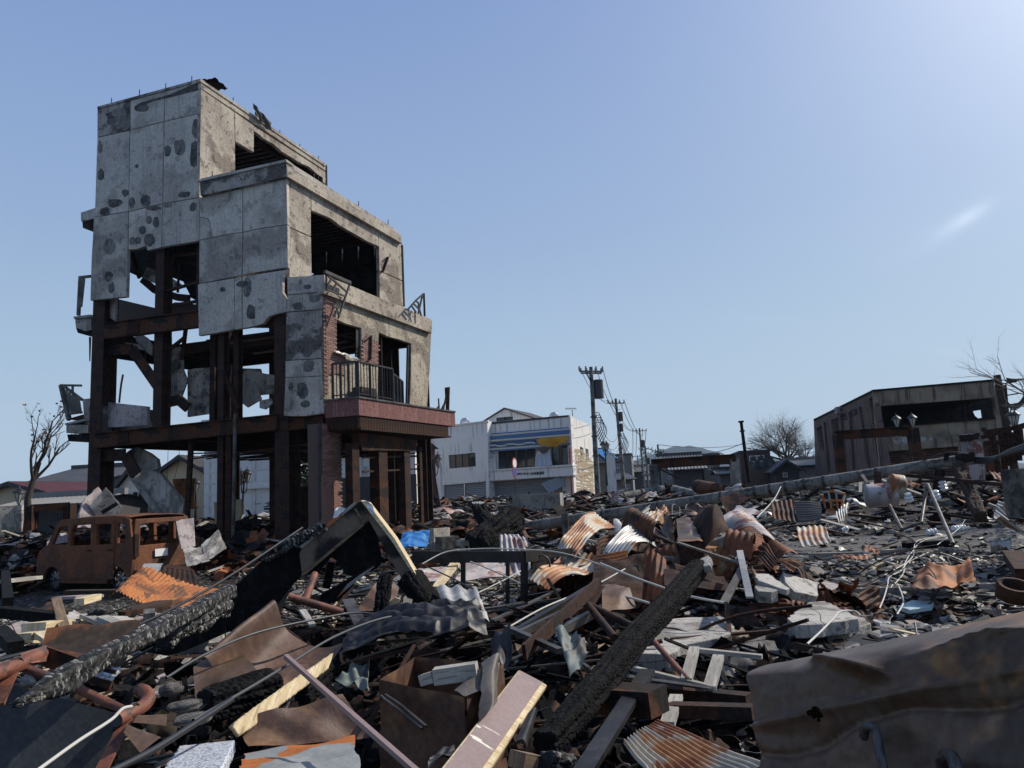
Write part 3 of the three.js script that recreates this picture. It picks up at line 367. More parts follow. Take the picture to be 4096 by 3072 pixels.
  tp('steel_post', bar(meet(A5([1275, 330]), PL, .6), meet(A5([1232, 960]), PL, .3).setY(.5), .14, .14), 'rustDark'); tp('steel_post', bar(meet(A5([1522, 280]), PL, .25), meet(A5([1515, 1200]), PL, .1).setY(.2), .17, .17), 'rustDark'); tp('drain_pipe', rod(meet(A5([1562, 260]), PL, -.1), meet(A5([1545, 1200]), PL, -.1), .06), 'steelGrey'); tp('steel_post', bar(meet(A5([1500, 300]), PL, 3), meet(A5([1475, 830]), PL, 3).setY(.3), .16, .16), 'rustBeam');
  // main beams along the front, each a rolled section with bolted splices
  const beamAt = (p0, p1, h, off) => { const a = meet(p0, PL, off), b = meet(p1, PL, off); return tp('steel_beam', ibeam(a, b, h, .22, .025), 'rustBeam'); };
  const b2 = beamAt(A5([630, 438]), A4([205, 1270]), .5, .1); const b3 = beamAt(A3([450, 885]), A3([1245, 780]), .55, .1); beamAt(A3([1240, 790]), A4([210, 520]), .45, .3); beamAt(A4([200, 1290]), A4([540, 1260]), .4, .25);
  const splice = (bm, p, off) => { const q = meet(p, PL, off); const pl = part('splice_plate', ppd(q.clone().addScaledVector(TL, -.22).add(V3(0, -.2, 0)), TL.clone().multiplyScalar(.44), V3(0, .4, 0), PL.N.clone().multiplyScalar(.02)), M.rustDark, bm); const bolts = []; for (let i = 0; i < 4; i++) for (let j = 0; j < 4; j++) bolts.push(rod(q.clone().addScaledVector(TL, -.17 + i * .113).add(V3(0, -.15 + j * .1, 0)), q.clone().addScaledVector(TL, -.17 + i * .113).add(V3(0, -.15 + j * .1, 0)).addScaledVector(PL.N, -.02), .018, .018, 6)); return bolts; };
  for (const [b, p] of [[b2, A5([815, 415])], [b3, A3([690, 855])]]) splice(b, p, .05).forEach(k => part('bolt', k, M.rustDark, b));
  for (const [y, v] of [[4.2, 6.05], [7.75, 6.05], [12.1, 6.05], [7.8, 3.0], [12.15, 3.1], [11.9, 1.6], [15.5, 3.0]]) tp('steel_beam', ibeam(at(y > 15 ? 3.4 : -1.1 + (y > 11 ? 1.3 : 0), v, y), at(7.2, v, y), .36, .18, .02), 'rustSteel');
  for (const [u, y] of [[7.1, 4.2], [7.1, 7.8], [3.5, 4.2], [3.5, 12.1], [.3, 7.8], [.5, 12.1], [-1.0, 4.2], [-1.05, 7.85], [3.7, 15.5], [7.1, 15.5]]) tp('steel_beam', ibeam(at(u, .3, y), at(u, 6, y), .32, .18, .02), 'rustSteel');
  // rear walls: charred cellular panels behind the third and top storeys
  for (let i = 0; i < 5; i++) for (let j = 0; j < 4; j++) tp('rear_panel', box(.25 + i * .72, .25 + i * .72 + .66, 6.22, 6.3, 8.2 + j * .98, 8.2 + j * .98 + .9), 'sooty');
  for (let i = 0; i < 3; i++) tp('rear_panel', box(3.3 + i * 1.35, 3.3 + i * 1.35 + 1.3, 6.15, 6.25, 12.4, 15.7), 'sooty'); tp('rear_panel', box(5.6, 7.3, 6.2, 6.3, 10.6, 12.2), 'sooty'); tp('rear_panel', box(3.9, 5.5, 6.2, 6.3, 11.0, 12.2), 'sooty');
  tp('end_wall', box(7.45, 7.58, .3, 6.2, 12.4, 16.1), 'panelB'); tp('end_wall', box(7.4, 7.52, .3, 6, 7.2, 8.05), 'sooty'); tp('partition_panel', slabOn(PL, A3([[890, 170], [1240, 120], [1240, 640], [1172, 605], [1105, 470], [960, 415], [900, 420]]), .08, 2.2), 'sooty'); tp('partition_panel', slabOn(PL, A3([[640, 200], [905, 170], [905, 450], [850, 420], [740, 430], [640, 385]]), .08, 2.6), 'sooty'); tp('end_wall', box(7.4, 7.52, .3, 2.6, 4.6, 5.5), 'panelSoot');  // the two traced sooty partitions are added to keep this opening dark
  tp('partition_panel', box(3.0, 3.1, .5, 4.5, 8.2, 12.2), 'sooty');
  // low parapet panels, standing partition slabs
  tp('parapet_panel', slabOn(PL, A3([[480, 1470], [808, 1505], [808, 1660], [480, 1680]]), .12, .5), 'boardPink'); tp('parapet_panel', slabOn(PL, A3([[540, 608], [860, 685], [900, 700], [1040, 640], [1230, 660], [1230, 740], [920, 755], [860, 775], [545, 798]]), .12, 2.2), 'wallBrown'); tp('parapet_panel', slabOn(PL, A3([[495, 610], [545, 608], [540, 795], [495, 770]]), .1, .5), 'panelB');
  tp('partition_panel', slabOn(PL, A3([[1140, 1205], [1200, 1190], [1365, 1180], [1350, 1560], [1140, 1592]]), .1, 1.2), 'panelSoot'); tp('partition_panel', slabOn(PL, A4([[-55, 872], [70, 875], [78, 905], [192, 925], [180, 990], [160, 1060], [-50, 1080]]), .1, 1.6), 'panelSoot'); tp('partition_panel', slabOn(PL, A4([[70, 1110], [150, 1095], [165, 1130], [110, 1175], [70, 1165]]), .08, .9), 'slabPale'); tp('partition_panel', slabOn(PL, A4([[-60, 960], [40, 1000], [80, 1100], [-20, 1160], [-70, 1120]]), .08, 1.2), 'panelB');
  // wreck of the stairs between the storeys
  const hang = (n, pts, off, m, d = .06) => tp(n, slabOn(PL, pts, d, off), m);
  hang('hanging_panel', A3([[800, 350], [878, 375], [990, 430], [1085, 490], [1060, 530], [950, 520], [765, 440]]), 1.2, 'slabPale'); hang('hanging_panel', A3([[700, 910], [750, 900], [810, 940], [850, 1000], [840, 1085], [770, 1030], [715, 960]]), 1.0, 'panelB'); hang('hanging_panel', A3([[880, 1075], [895, 910], [990, 1020], [1080, 1010], [1100, 1100], [1105, 1200], [1138, 1290], [1090, 1425], [1010, 1430], [930, 1330], [880, 1260]]), .9, 'panelSoot'); hang('hanging_panel', A3([[575, 965], [740, 990], [780, 1040], [640, 1010]]), .8, 'slabPale'); hang('hanging_panel', A3([[520, 1010], [575, 950], [560, 985], [530, 1020]]), .7, 'woodTan');
  const str = (pts, off, h, m = 'rustBeam') => { for (let i = 0; i < pts.length - 1; i++) tp('stair_stringer', bar(meet(pts[i], PL, off), meet(pts[i + 1], PL, off), .08, h), m); };
  str(A3([[475, 1035], [680, 1030], [985, 1470], [1070, 1450], [1145, 1515]]), .5, .34); str(A5([[660, 535], [830, 530], [905, 660]]), .4, .4, 'rustSteel'); str(A3([[765, 450], [870, 540], [1060, 600], [1160, 610]]), 1.4, .25, 'rustSteel'); str(A3([[680, 230], [740, 440]]), .8, .1, 'rustDark'); str(A3([[930, 560], [1240, 470]]), .4, .09, 'rustDark'); str(A3([[880, 270], [1240, 235]]), .6, .1, 'rustDark'); str(A3([[880, 690], [1240, 630]]), .5, .1, 'rustDark'); str(A3([[870, 1130], [1120, 930]]), .5, .1, 'rustDark'); str(A3([[1095, 1120], [1130, 830]]), .9, .12, 'rustDark'); str(A3([[1400, 1110], [1560, 1530]]), .4, .14, 'rustDark'); str(A3([[1080, 180], [1060, 560]]), 1.0, .06, 'rustDark'); str(A3([[950, 270], [1240, 330]]), 1.6, .07, 'rustDark');
  for (let i = 0; i < 9; i++) { const y = 10.1 + R(0, 1.9); tp('ceiling_batten', bar(at(R(2.2, 3.2), R(.8, 2.2), y), at(R(4.3, 5.6), R(1, 3), y + R(-.4, .3)), .05, .06), 'rustDark'); }
  for (let i = 0; i < 7; i++) tp('ceiling_batten', bar(at(3.6, .7 + i * .7, 7.4 + R(-.15, .1)), at(-.3, .7 + i * .7 + R(-.3, .3), 7.45 + R(-.25, .1)), .05, .06), i % 2 ? 'woodTan' : 'rustDark');
  for (let i = 0; i < 22; i++) { const v = .3 + i * .25; tp('ceiling_batten', bar(at(3.8 + R(-.3, .3), v, 3.55 + R(-.1, .15)), at(-1.0, v + R(-.2, .2), 3.5 + R(-.1, .2)), .035, .045), 'rustDark'); }
  const wires = []; for (let i = 0; i < 14; i++) { const u = R(-.8, 6), v = R(.4, 3), y = [4.2, 7.6, 12][i % 3], q = at(u, v, y); wires.push(hose([q, q.clone().add(V3(R(-.1, .1), -R(.4, .8), 0)), q.clone().add(V3(R(-.2, .2), -R(.9, 1.8), R(-.1, .1)))], .008, 8, 4)); } tp('hanging_wires', merge(wires), 'cable').userData.kind = 'stuff';
  // balcony on the sunlit side
  const bl = uvOn(A4([548, 1090]), PL)[0], br = uvOn(A4([803, 1090]), PL)[0], yT = meet(A4([803, 1092]), PL).y, yB = meet(A4([803, 1218]), PL).y, vE = uvOn(A4([1513, 1260]), PBal)[0];
  const slabB = (u0, u1, v0, v1, y0, y1, m, n) => tp(n, box(u0, u1, v0, v1, y0, y1), m);
  slabB(br, bl - .02, 0, .1, yB, yT, 'pinkStucco', 'balcony_fascia'); slabB(br, br + .12, .102, vE, yB, yT, 'pinkStucco', 'balcony_fascia'); slabB(br + .12, bl, .1, vE - .12, yT - .22, yT - .06, 'concreteDark', 'balcony_floor'); slabB(br + .12, bl + .3, vE - .12, vE, yB, yT, 'pinkStucco', 'balcony_fascia'); slabB(br + .02, bl, .1, vE - .3, yB - .42, yB - .36, 'rustDark', 'balcony_soffit');
  for (let v = .1; v < vE - .5; v += .14) tp('skirt_board', box(br + .04, br + .07, v, v + .125, yB - .38, yB - .003), 'rustDark'); for (let u = br + .05; u < bl - .06; u += .14) tp('skirt_board', box(u, u + .125, .04, .07, yB - .38, yB - .003), 'rustDark');
  slabB(br - .04, bl, -.04, .14, yT, yT + .05, 'steelGrey', 'balcony_coping'); slabB(br - .04, br + .14, .142, vE, yT, yT + .05, 'steelGrey', 'balcony_coping');
  // railings
  const rail = (pts, h, n) => { const g = tp('balcony_railing', bar(pts[0].clone().add(V3(0, h, 0)), pts[1].clone().add(V3(0, h, 0)), .07, .05), 'blackMetal'); part('bottom_rail', bar(pts[0].clone().add(V3(0, .1, 0)), pts[1].clone().add(V3(0, .1, 0)), .04, .03), M.blackMetal, g); for (let i = 0; i <= n; i++) { const q = pts[0].clone().lerp(pts[1], i / n), big = i === 0 || i === n || i === Math.floor(n / 3) || i === Math.floor(2 * n / 3); part(big ? 'rail_post' : 'baluster', bar(q.clone().add(V3(0, .02, 0)), q.clone().add(V3(0, h, 0)), big ? .07 : .025, big ? .07 : .025), M.blackMetal, g); } return g; };
  const rl = br + .06, v1 = uvOn(A4([1062, 900]), PBal)[0], v2 = uvOn(A4([1172, 940]), PBal)[0], rh = meet(A4([803, 830]), PBal).y - yT;
  rail([at(rl, .06, yT + .05), at(rl, v1, yT + .05)], rh, 12); rail([at(bl - .25, .06, yT + .05), at(rl + .05, .06, yT + .05)], rh, 6); rail([at(rl + .02, v1 + .06, yT), at(rl + .3, v2 + .2, yT - .12)], rh - .1, 6);
  const bent = (f, pts, r = .025) => pts.map(([a, b]) => bar(meet(a, f, -.25), meet(b, f, -.25), r * 2, r * 2));
  tp('twisted_railing', merge([...bent(PLow, [[A4([548, 160]), A4([738, 243])]], .05), ...bent(PLow, [[A4([738, 243]), A4([650, 505])], [A4([560, 165]), A4([565, 300])], [A4([560, 290]), A4([700, 340])], [A4([620, 190]), A4([570, 260])], [A4([565, 180]), A4([715, 310])], [A4([640, 240]), A4([610, 300])], [A4([610, 415]), A4([665, 430])], [A4([620, 490]), A4([640, 450])], [A4([640, 430]), A4([655, 480])]])]), 'blackMetal');
  tp('twisted_railing', merge([...bent(PLow, [[A4([1282, 320]), A4([1288, 488])]], .035), ...bent(PLow, [[A4([1280, 322]), A4([1225, 370])], [A4([1225, 370]), A4([1165, 438])], [A4([1270, 340]), A4([1240, 470])], [A4([1240, 400]), A4([1262, 485])], [A4([1225, 375]), A4([1245, 395])], [A4([1205, 395]), A4([1250, 440])], [A4([1190, 410]), A4([1225, 460])]])]), 'blackMetal');
  tp('twisted_railing', merge([...bent(PLow, [[A4([1465, 1015]), A4([1460, 1195])], [A4([1452, 1016]), A4([1452, 1190])]], .045), ...bent(PLow, [[A4([1440, 1020]), A4([1445, 1110])], [A4([1445, 1110]), A4([1410, 1180])], [A4([1450, 1060]), A4([1425, 1180])], [A4([1390, 1095]), A4([1395, 1180])], [A4([1395, 1150]), A4([1370, 1180])], [A4([1440, 1018]), A4([1470, 1014])]])]), 'rustDark');
  // air conditioner left on the balcony, wall brackets
  { const p = at((rl + bl) / 2 + .1, 1.2, yT - .06); const ac = tp('condenser_unit', ppd(p, TL.clone().multiplyScalar(.35), V3(0, .6, 0), TR.clone().multiplyScalar(.8)), 'blackMetal'); part('grille', rod(p.clone().addScaledVector(TR, .3).add(V3(0, .3, 0)), p.clone().addScaledVector(TR, .3).addScaledVector(TL, -.012).add(V3(0, .3, 0)), .22, .22, 16), M.sooty, ac); }
  for (const [f, a, b] of [[PMid, A2([1200, 1252]), A2([1165, 1355])], [PLow, A4([896, 635]), A4([892, 800])]]) tp('wall_bracket', merge([bar(meet(a, f, -.05), meet(b, f, -.05), .12, .04), bar(meet(a, f, -.16), meet(a, f, 0), .05, .05), bar(meet(b, f, -.16), meet(b, f, 0), .05, .05)]), 'rustBeam');
  // window frames left in the openings
  tp('window_frame', slabOn(PLow, A4([[782, 578], [818, 592], [818, 800], [782, 785]]), .05, .1), 'blackMetal'); tp('window_frame', slabOn(PLow, A4([[1165, 688], [1190, 697], [1183, 1140], [1155, 1135]]), .06, .09), 'blackMetal'); tp('door_post', bar(meet(A4([1025, 690]), PLow, 2.6), meet(A4([1022, 1100]), PLow, 2.6), .5, .3), 'rustDark'); tp('door_post', bar(meet(A4([1060, 650]), PLow, 2.2), meet(A4([1055, 1100]), PLow, 2.2), .12, .3), 'rustSteel');
  tp('bent_flashing', sheet([meet(A4([620, 745]), PLow, -.03), meet(A4([825, 820]), PLow, -.03), meet(A4([740, 800]), PLow, -.2), meet(A4([640, 765]), PLow, -.15)], { crumple: .06, crumpleScale: 5, nu: 16, nv: 8 }), 'galvanised');
  for (const [q, f] of [[A2([60, 100]), PTop], [A2([405, 340]), PTop], [A2([552, 440]), PTop], [A2([690, 530]), PTop], [A2([985, 865]), PMid], [A2([1203, 1000]), PMid], [A1([510, 325]), PL], [A1([742, 255]), PL], [A1([960, 205]), PL], [A1([1176, 145]), PL], [A1([1315, 170]), PTop], [A1([1345, 935]), PL]]) { const p = meet(q, f, .15); tp('anchor_bolt', rod(p.clone().add(V3(0, -.15, 0)), p.clone().add(V3(0, .14, 0)), .016, .016, 5), 'rustDark'); }
  for (const [q, s] of [[A1([560, 330]), 1], [A1([720, 280]), .8], [A1([880, 235]), .9], [A1([1045, 192]), .7], [A1([1215, 150]), .7]]) { const p = meet(q, PL, .25); tp('roof_rubble', sheet([p, p.clone().addScaledVector(TL, -1.1 * s), p.clone().addScaledVector(TL, -1.0 * s).addScaledVector(PL.N, .8), p.clone().addScaledVector(TL, -.1).addScaledVector(PL.N, .8)], { crumple: .05, crumpleScale: 5, nu: 14, nv: 8, seed: Math.round(s * 50), ragged: .1 }), 'sooty'); }
  { const p = meet(A2([275, 245]), PTop, -.1); tp('roof_rubble', sheet([p.clone().addScaledVector(TR, -.5).add(V3(0, .45, 0)), p.clone().addScaledVector(TR, .35).add(V3(0, .05, 0)), p.clone().addScaledVector(TR, .45).add(V3(0, -.25, 0)), p.clone().addScaledVector(TR, -.4).add(V3(0, .0, 0))], { crumple: .1, nu: 12, nv: 8 }), 'concreteDark'); }
  // left-hand balcony stubs, seen end on
  const stub = (poly, off, d, m) => tp('balcony_stub', slabOn(PL, poly, d, off), m);
  stub(A1([[255, 1245], [378, 1205], [372, 1290], [258, 1318]]), .1, 1.8, 'panelB'); stub(A1([[268, 1322], [360, 1300], [358, 1405], [272, 1372]]), .2, 1.4, 'rustDark');
  stub(A3([[193, 760], [335, 742], [335, 765], [197, 778]]), .1, 1.6, 'concrete'); stub(A3([[208, 780], [338, 768], [345, 870], [290, 880], [215, 850]]), .2, 1.4, 'panelSoot'); stub(A3([[215, 850], [345, 875], [375, 935], [230, 895]]), .3, 1.2, 'sooty');
  stub(A5([[440, 330], [585, 330], [585, 385], [440, 385]]), .1, 1.6, 'panelSoot'); stub(A5([[445, 395], [585, 390], [585, 445], [455, 440]]), .2, 1.4, 'sooty'); stub(A5([[548, 160], [600, 155], [600, 330], [560, 320]]), .2, .4, 'panelSoot'); stub(A5([[430, 320], [560, 290], [570, 305], [430, 332]]), .05, 1.4, 'concrete'); stub(A5([[470, 285], [550, 262], [560, 285], [480, 300]]), .3, 1, 'rustDark');
  const fr = (segs, m = 'steelGrey', r = .03) => tp('balcony_railing', merge(segs.map(([a, b, k]) => bar(meet(a, PL, .3), meet(b, PL, .3), r * (k || 1) * 2, r * (k || 1) * 2))), m);
  fr([[A3([252, 435]), A3([236, 750]), 1.6], [A3([243, 436]), A3([340, 425]), 1.4], [A3([283, 445]), A3([258, 680])], [A3([268, 445]), A3([255, 670])]]);
  fr([[A5([405, 68]), A5([460, 300]), 2], [A5([400, 68]), A5([540, 70]), 1.2], [A5([425, 75]), A5([545, 165]), 1.4], [A5([440, 100]), A5([470, 260])], [A5([460, 115]), A5([487, 258])], [A5([480, 130]), A5([505, 255])], [A5([500, 140]), A5([522, 255])], [A5([520, 155]), A5([538, 255])], [A5([482, 70]), A5([482, 120])], [A5([460, 260]), A5([545, 248])]]);
  tp('hanging_strip', rod(meet(A3([332, 930]), PL, .3), meet(A3([330, 1130]), PL, .3), .04, .02, 5), 'rustDark'); tp('curved_post', hose([meet(A3([606, 1240]), PL, 5), meet(A3([590, 1330]), PL, 5), meet(A3([574, 1475]), PL, 5)], .04), 'rustDark');
  // ground floor: brick pier, shop posts and lintel
  const yw = p => uvOn(p, PLow)[0]; const pv0 = yw([1290, 1900]), pv1 = yw([1366, 1900]);
  { const pier = tp('brick_pier', ppd(PLow.O.clone().setY(-.1).addScaledVector(TR, pv0 - .05), TR.clone().multiplyScalar(pv1 - pv0 + .05), V3(0, 4.3, 0), PLow.N.clone().multiplyScalar(.5)), 'mortar'); brickwork(PLow, [[pv0 - .05, 4.2], [pv1, 4.2], [pv1, -.1], [pv0 - .05, -.1]], -.008, pier); } tp('drain_pipe', rod(PLow.O.clone().setY(0).addScaledVector(TR, pv0 - .12).addScaledVector(PLow.N, -.02), PLow.O.clone().setY(4.2).addScaledVector(TR, pv0 - .12).addScaledVector(PLow.N, -.02), .06), 'blackMetal');
  const post = (p, w, m) => { const q = meet(p, PBal, .45); tp('shop_post', ppd(q.clone().setY(-.1), TR.clone().multiplyScalar(w), V3(0, 3.7, 0), PBal.N.clone().multiplyScalar(w * .8)), m); };
  post(B2([1355, 200]), .34, 'rustDark'); post(B2([1592, 200]), .46, 'rustBeam'); post(B2([1820, 200]), .34, 'rustSteel'); post(B2([1955, 200]), .16, 'rustDark');
  tp('shop_lintel', slabOn(PBal, A4([[800, 1345], [1232, 1400], [1226, 1480], [828, 1478]]), .3, .4), 'rustBeam'); for (const [a, b] of [[A4([830, 1530]), A4([1230, 1520])], [A4([830, 1635]), A4([1230, 1615])], [A4([690, 1480]), A4([800, 1560])]]) tp('shop_rail', bar(meet(a, PBal, .6), meet(b, PBal, .6), .06, .06), 'rustSteel');
  for (const y of [.9, 1.6, 2.3, 3.0]) tp('ladder_rung', bar(meet(B2([1900, 0]), PBal, .5).setY(y), meet(B2([1965, 0]), PBal, .5).setY(y), .04, .04), 'rustBeam');
  // fallen stair flight and slabs inside the ground floor
  hang('fallen_stair', A5([[860, 690], [910, 680], [935, 660], [1000, 630], [1065, 660], [1150, 770], [1220, 845], [1205, 950], [1095, 950], [1000, 870]]), .7, 'slabPale', .18); hang('fallen_stair', A5([[855, 500], [905, 478], [990, 520], [1040, 560], [1050, 620], [960, 665], [920, 650], [890, 580]]), .9, 'slabPale', .15); hang('fallen_stair', A5([[870, 700], [930, 735], [1030, 870], [1095, 950], [1060, 955], [960, 830]]), .5, 'concrete', .1);
  hang('rusted_cabinet', A5([[1145, 690], [1240, 685], [1235, 830], [1265, 890], [1180, 800], [1148, 720]]), 2.2, 'rustOrange', .4); hang('leaning_plate', B2([[770, 150], [1040, 60], [1060, 480], [900, 490], [830, 350]]), 1.4, 'rustDark', .04); hang('tiled_panel', B2([[125, 240], [355, 215], [360, 360], [330, 420], [130, 430]]), 2.5, 'wallCream', .1);
}

// ---------- white shop building ----------
{
  const O = far(A6([1497, 583]), 50), WF = frame(O, az(-67.3)), WS = frame(O, az(22.7)), g0 = V3(O.x, height(O.x, O.z) - .3, O.z);
  const shop = thing('white_shop', 'white two-storey shop with striped awnings and a torn yellow canopy', 'building', g0);
  const q = (n, f, pts, d, off, m, holes = [], par = shop, l) => part(n, slabOn(f, pts, d, off, holes), M[m], par, l);
  const win = [[868, 945], [949, 1026], [1034, 1112], [1117, 1193]];
  const yt = x => 893 - (x - 868) * .082, yb = x => 1055 - (x - 868) * .071;
  q('wall', WF, A6([[775, 655], [1492, 585], [1545, 1330], [790, 1350]]), .25, 0, 'wallWhite', [A6([[866, 893], [1507, 840], [1509, 1011], [870, 1056]]), A6([[790, 1168], [1435, 1118], [1440, 1300], [790, 1320]])]);
  q('roof_edge', WF, A6([[772, 640], [1490, 575], [1492, 590], [772, 660]]), .3, -.06, 'wallDark'); q('corner_fin', WF, A6([[1489, 578], [1507, 584], [1545, 1330], [1522, 1330]]), .5, -.32, 'wallWhite');
  // awnings
  const aw = (x0, ya, yb2, x1, yc, yd, m, off) => q('awning_stripe', WF, A6([[x0, ya], [x1, yc], [x1, yd], [x0, yb2]]), .05, off, m);
  aw(768, 742, 750, 1500, 682, 690, 'signBlue', -.25); aw(766, 751, 767, 1500, 691, 704, 'awningCream', -.35); aw(765, 768, 798, 1501, 705, 742, 'awningBlue', -.45); aw(765, 799, 813, 1503, 743, 755, 'awningCream', -.55);
  aw(770, 822, 850, 1205, 785, 815, 'awningBlue', -.3); aw(785, 851, 872, 1240, 818, 838, 'awningBlue', -.5); aw(788, 873, 886, 1270, 840, 852, 'awningCream', -.52); aw(790, 887, 902, 1290, 852, 864, 'awningBlue', -.5); aw(1400, 850, 862, 1506, 820, 834, 'awningBlue', -.4); aw(1400, 838, 849, 1506, 806, 819, 'awningCream', -.4);
  { const st = []; for (let i = 0; i < 16; i++) { const x = 790 + i * 27, y = 845 - i * 2 + (i % 6 < 3 ? -5 : 6); st.push([x, y]); } const a = A6([...st, ...st.map(([x, y]) => [x, y + 11]).reverse()]); q('awning_stripe', WF, a, .04, -.58, 'awningCream'); }
  part('torn_canopy', merge([sheet([meet(A6([1198, 790]), WF, -.5), meet(A6([1505, 757]), WF, -.5), meet(A6([1462, 838]), WF, -.7), meet(A6([1262, 868]), WF, -.7)], { crumple: .07, crumpleScale: 1.6, nu: 24, nv: 10, ragged: .12, bend: (s, t) => .25 * Math.sin(s * 9) * t })]), M.awningYellow, shop);
  // upper windows: frames, panes, a curtain blown out
  const frameRect = (x0, x1) => { const w = q('window', WF, A6([[x0, yt(x0)], [x1, yt(x1)], [x1, yb(x1)], [x0, yb(x0)]]), .05, .1, 'blackMetal', [A6([[x0 + 7, yt(x0) + 6], [x1 - 5, yt(x1) + 6], [x1 - 5, yb(x1) - 6], [x0 + 7, yb(x0) - 6]])]); q('pane', WF, A6([[x0 + 6, yt(x0) + 5], [x1 - 4, yt(x1) + 5], [x1 - 4, yb(x1) - 5], [x0 + 6, yb(x0) - 5]]), .012, .12, 'glass', [], w); };
  for (const [a, b] of win) frameRect(a, b); frameRect(1345, 1412); frameRect(1432, 1504); q('curtain_room', WF, A6([[868, 890], [1507, 838], [1509, 1012], [870, 1057]]), .1, 2.4, 'wallDark');
  for (const [a, b] of win) part('curtain', sheet([meet(A6([a + 6, yt(a)]), WF, .5), meet(A6([b - 4, yt(b)]), WF, .5), meet(A6([b - 4, yb(b)]), WF, .5), meet(A6([a + 6, yb(a)]), WF, .5)], { pitch: .22, amp: .03, nv: 4 }), M.wallGrey, shop);
  part('blown_curtain', sheet([meet(A6([1212, 876]), WF, .0), meet(A6([1330, 868]), WF, .0), meet(A6([1348, 1020]), WF, -.12), meet(A6([1198, 1033]), WF, -.12)], { pitch: .3, amp: .05, nv: 10, bend: (s, t) => .12 * Math.sin(t * 3), shift: (s, t) => V3(0, -.35 * Math.sin(s * Math.PI) * (1 - t), 0) }), M.curtain, shop);
  q('sill', WF, A6([[775, 1060], [1525, 1014], [1527, 1026], [775, 1072]]), .9, -.7, 'wallWhite'); q('sign_band', WF, A6([[778, 1074], [1530, 1028], [1535, 1110], [788, 1158]]), .7, -.6, 'wallWhite');
  // lettering on the band, built of strokes
  const GL = { C: [[9, 2, 5, 0], [5, 0, 1, 3], [1, 3, 1, 7], [1, 7, 5, 10], [5, 10, 9, 8]], O: [[5, 0, 1, 3], [1, 3, 1, 7], [1, 7, 5, 10], [5, 10, 9, 7], [9, 7, 9, 3], [9, 3, 5, 0]], S: [[9, 1, 3, 0], [3, 0, 1, 3], [1, 3, 9, 6], [9, 6, 8, 10], [8, 10, 1, 9]], M: [[1, 10, 1, 0], [1, 0, 5, 6], [5, 6, 9, 0], [9, 0, 9, 10]], E: [[9, 0, 1, 0], [1, 0, 1, 10], [1, 10, 9, 10], [1, 5, 8, 5]], T: [[1, 0, 9, 0], [5, 0, 5, 10]], I: [[5, 0, 5, 10]],
    'ま': [[1, 2, 9, 2], [1.5, 5, 8.5, 5], [5, 0, 5, 8], [5, 8, 3, 9.6], [3, 9.6, 2, 8.5], [2, 8.5, 4, 7.6], [4, 7.6, 8.5, 9.5]], 'つ': [[.5, 3, 6, 1.6], [6, 1.6, 9.3, 3.6], [9.3, 3.6, 8.6, 7], [8.6, 7, 4, 9.4]], 'の': [[5.4, 1.6, 4.4, 7], [4.4, 7, 2.4, 8.8], [2.4, 8.8, .9, 6.4], [.9, 6.4, 2.4, 3], [2.4, 3, 6, 1.6], [6, 1.6, 9.2, 4.2], [9.2, 4.2, 8.6, 7.4], [8.6, 7.4, 6, 9.2]], '化': [[3.4, 0, .6, 5], [2.4, 3, 2.4, 10], [5.4, .4, 5.4, 8.6], [5.4, 9.6, 9.4, 9.6], [9.4, 9.6, 9.4, 7.6], [9, 3, 5.6, 5.6]], '粧': [[2.2, 0, 2.2, 10], [.3, 4, 4.2, 4], [.8, 1, 1.4, 3], [3.8, 1, 3, 3], [2, 4.6, .2, 8], [2.4, 4.6, 4.2, 7.4], [5, 1.2, 9.8, 1.2], [7.4, 0, 7.4, 1.2], [5, 1.2, 4.6, 9.8], [7.6, 3, 7.6, 9.4], [5.8, 5.6, 9.4, 5.6], [5.4, 9.4, 9.8, 9.4]], '品': [[3, .4, 7, .4], [3, .4, 3, 4], [7, .4, 7, 4], [3, 4, 7, 4], [.6, 5.6, 4.2, 5.6], [.6, 5.6, .6, 9.8], [4.2, 5.6, 4.2, 9.8], [.6, 9.6, 4.2, 9.6], [5.8, 5.6, 9.4, 5.6], [5.8, 5.6, 5.8, 9.8], [9.4, 5.6, 9.4, 9.8], [5.8, 9.6, 9.4, 9.6]], '店': [[5, 0, 5, 1.2], [1, 1.4, 9.6, 1.4], [1.4, 1.4, .3, 9.8], [5.4, 2.6, 5.4, 5.8], [5.4, 4, 9, 4], [3, 5.8, 8.6, 5.8], [3, 5.8, 3, 9.8], [8.6, 5.8, 8.6, 9.8], [3, 9.4, 8.6, 9.4]] };
  const write = (txt, x0, y0, x1, y1, h, w) => { const gs = []; [...txt].forEach((c, i) => { const t = i / txt.length, sx = (x1 - x0) / txt.length; const ox = x0 + i * sx, oy = lerp(y0, y1, t); for (const [a, b, e, f] of GL[c]) { const P = (X, Y) => meet(A6([ox + X / 10 * sx * .86, oy + Y / 10 * h - X / 10 * sx * .06]), WF, -.61); gs.push(bar(P(a, b), P(e, f), w, w)); } }); return merge(gs); };
  part('sign_lettering', write('COSMETICS', 1014, 1091, 1116, 1085, 15, .035), M.ink, shop); part('sign_lettering', write('まつの化粧品店', 1121, 1084, 1277, 1073, 24, .035), M.ink, shop);
  part('roller_shutter', sheet([meet(A6([790, 1168]), WF, .2), meet(A6([1435, 1118]), WF, .2), meet(A6([1440, 1300]), WF, .2), meet(A6([790, 1320]), WF, .2)], { pitch: .12, amp: .018, dir: 'v', nu: 4 }), M.shutter, shop);
  part('leaning_sheet', sheet([meet(A6([1248, 1182]), WF, -.9), meet(A6([1410, 1114]), WF, -.4), meet(A6([1466, 1186]), WF, -.5), meet(A6([1325, 1275]), WF, -1.2)], { pitch: .18, amp: .03, dir: 'u', nv: 6 }), M.shutter, shop);
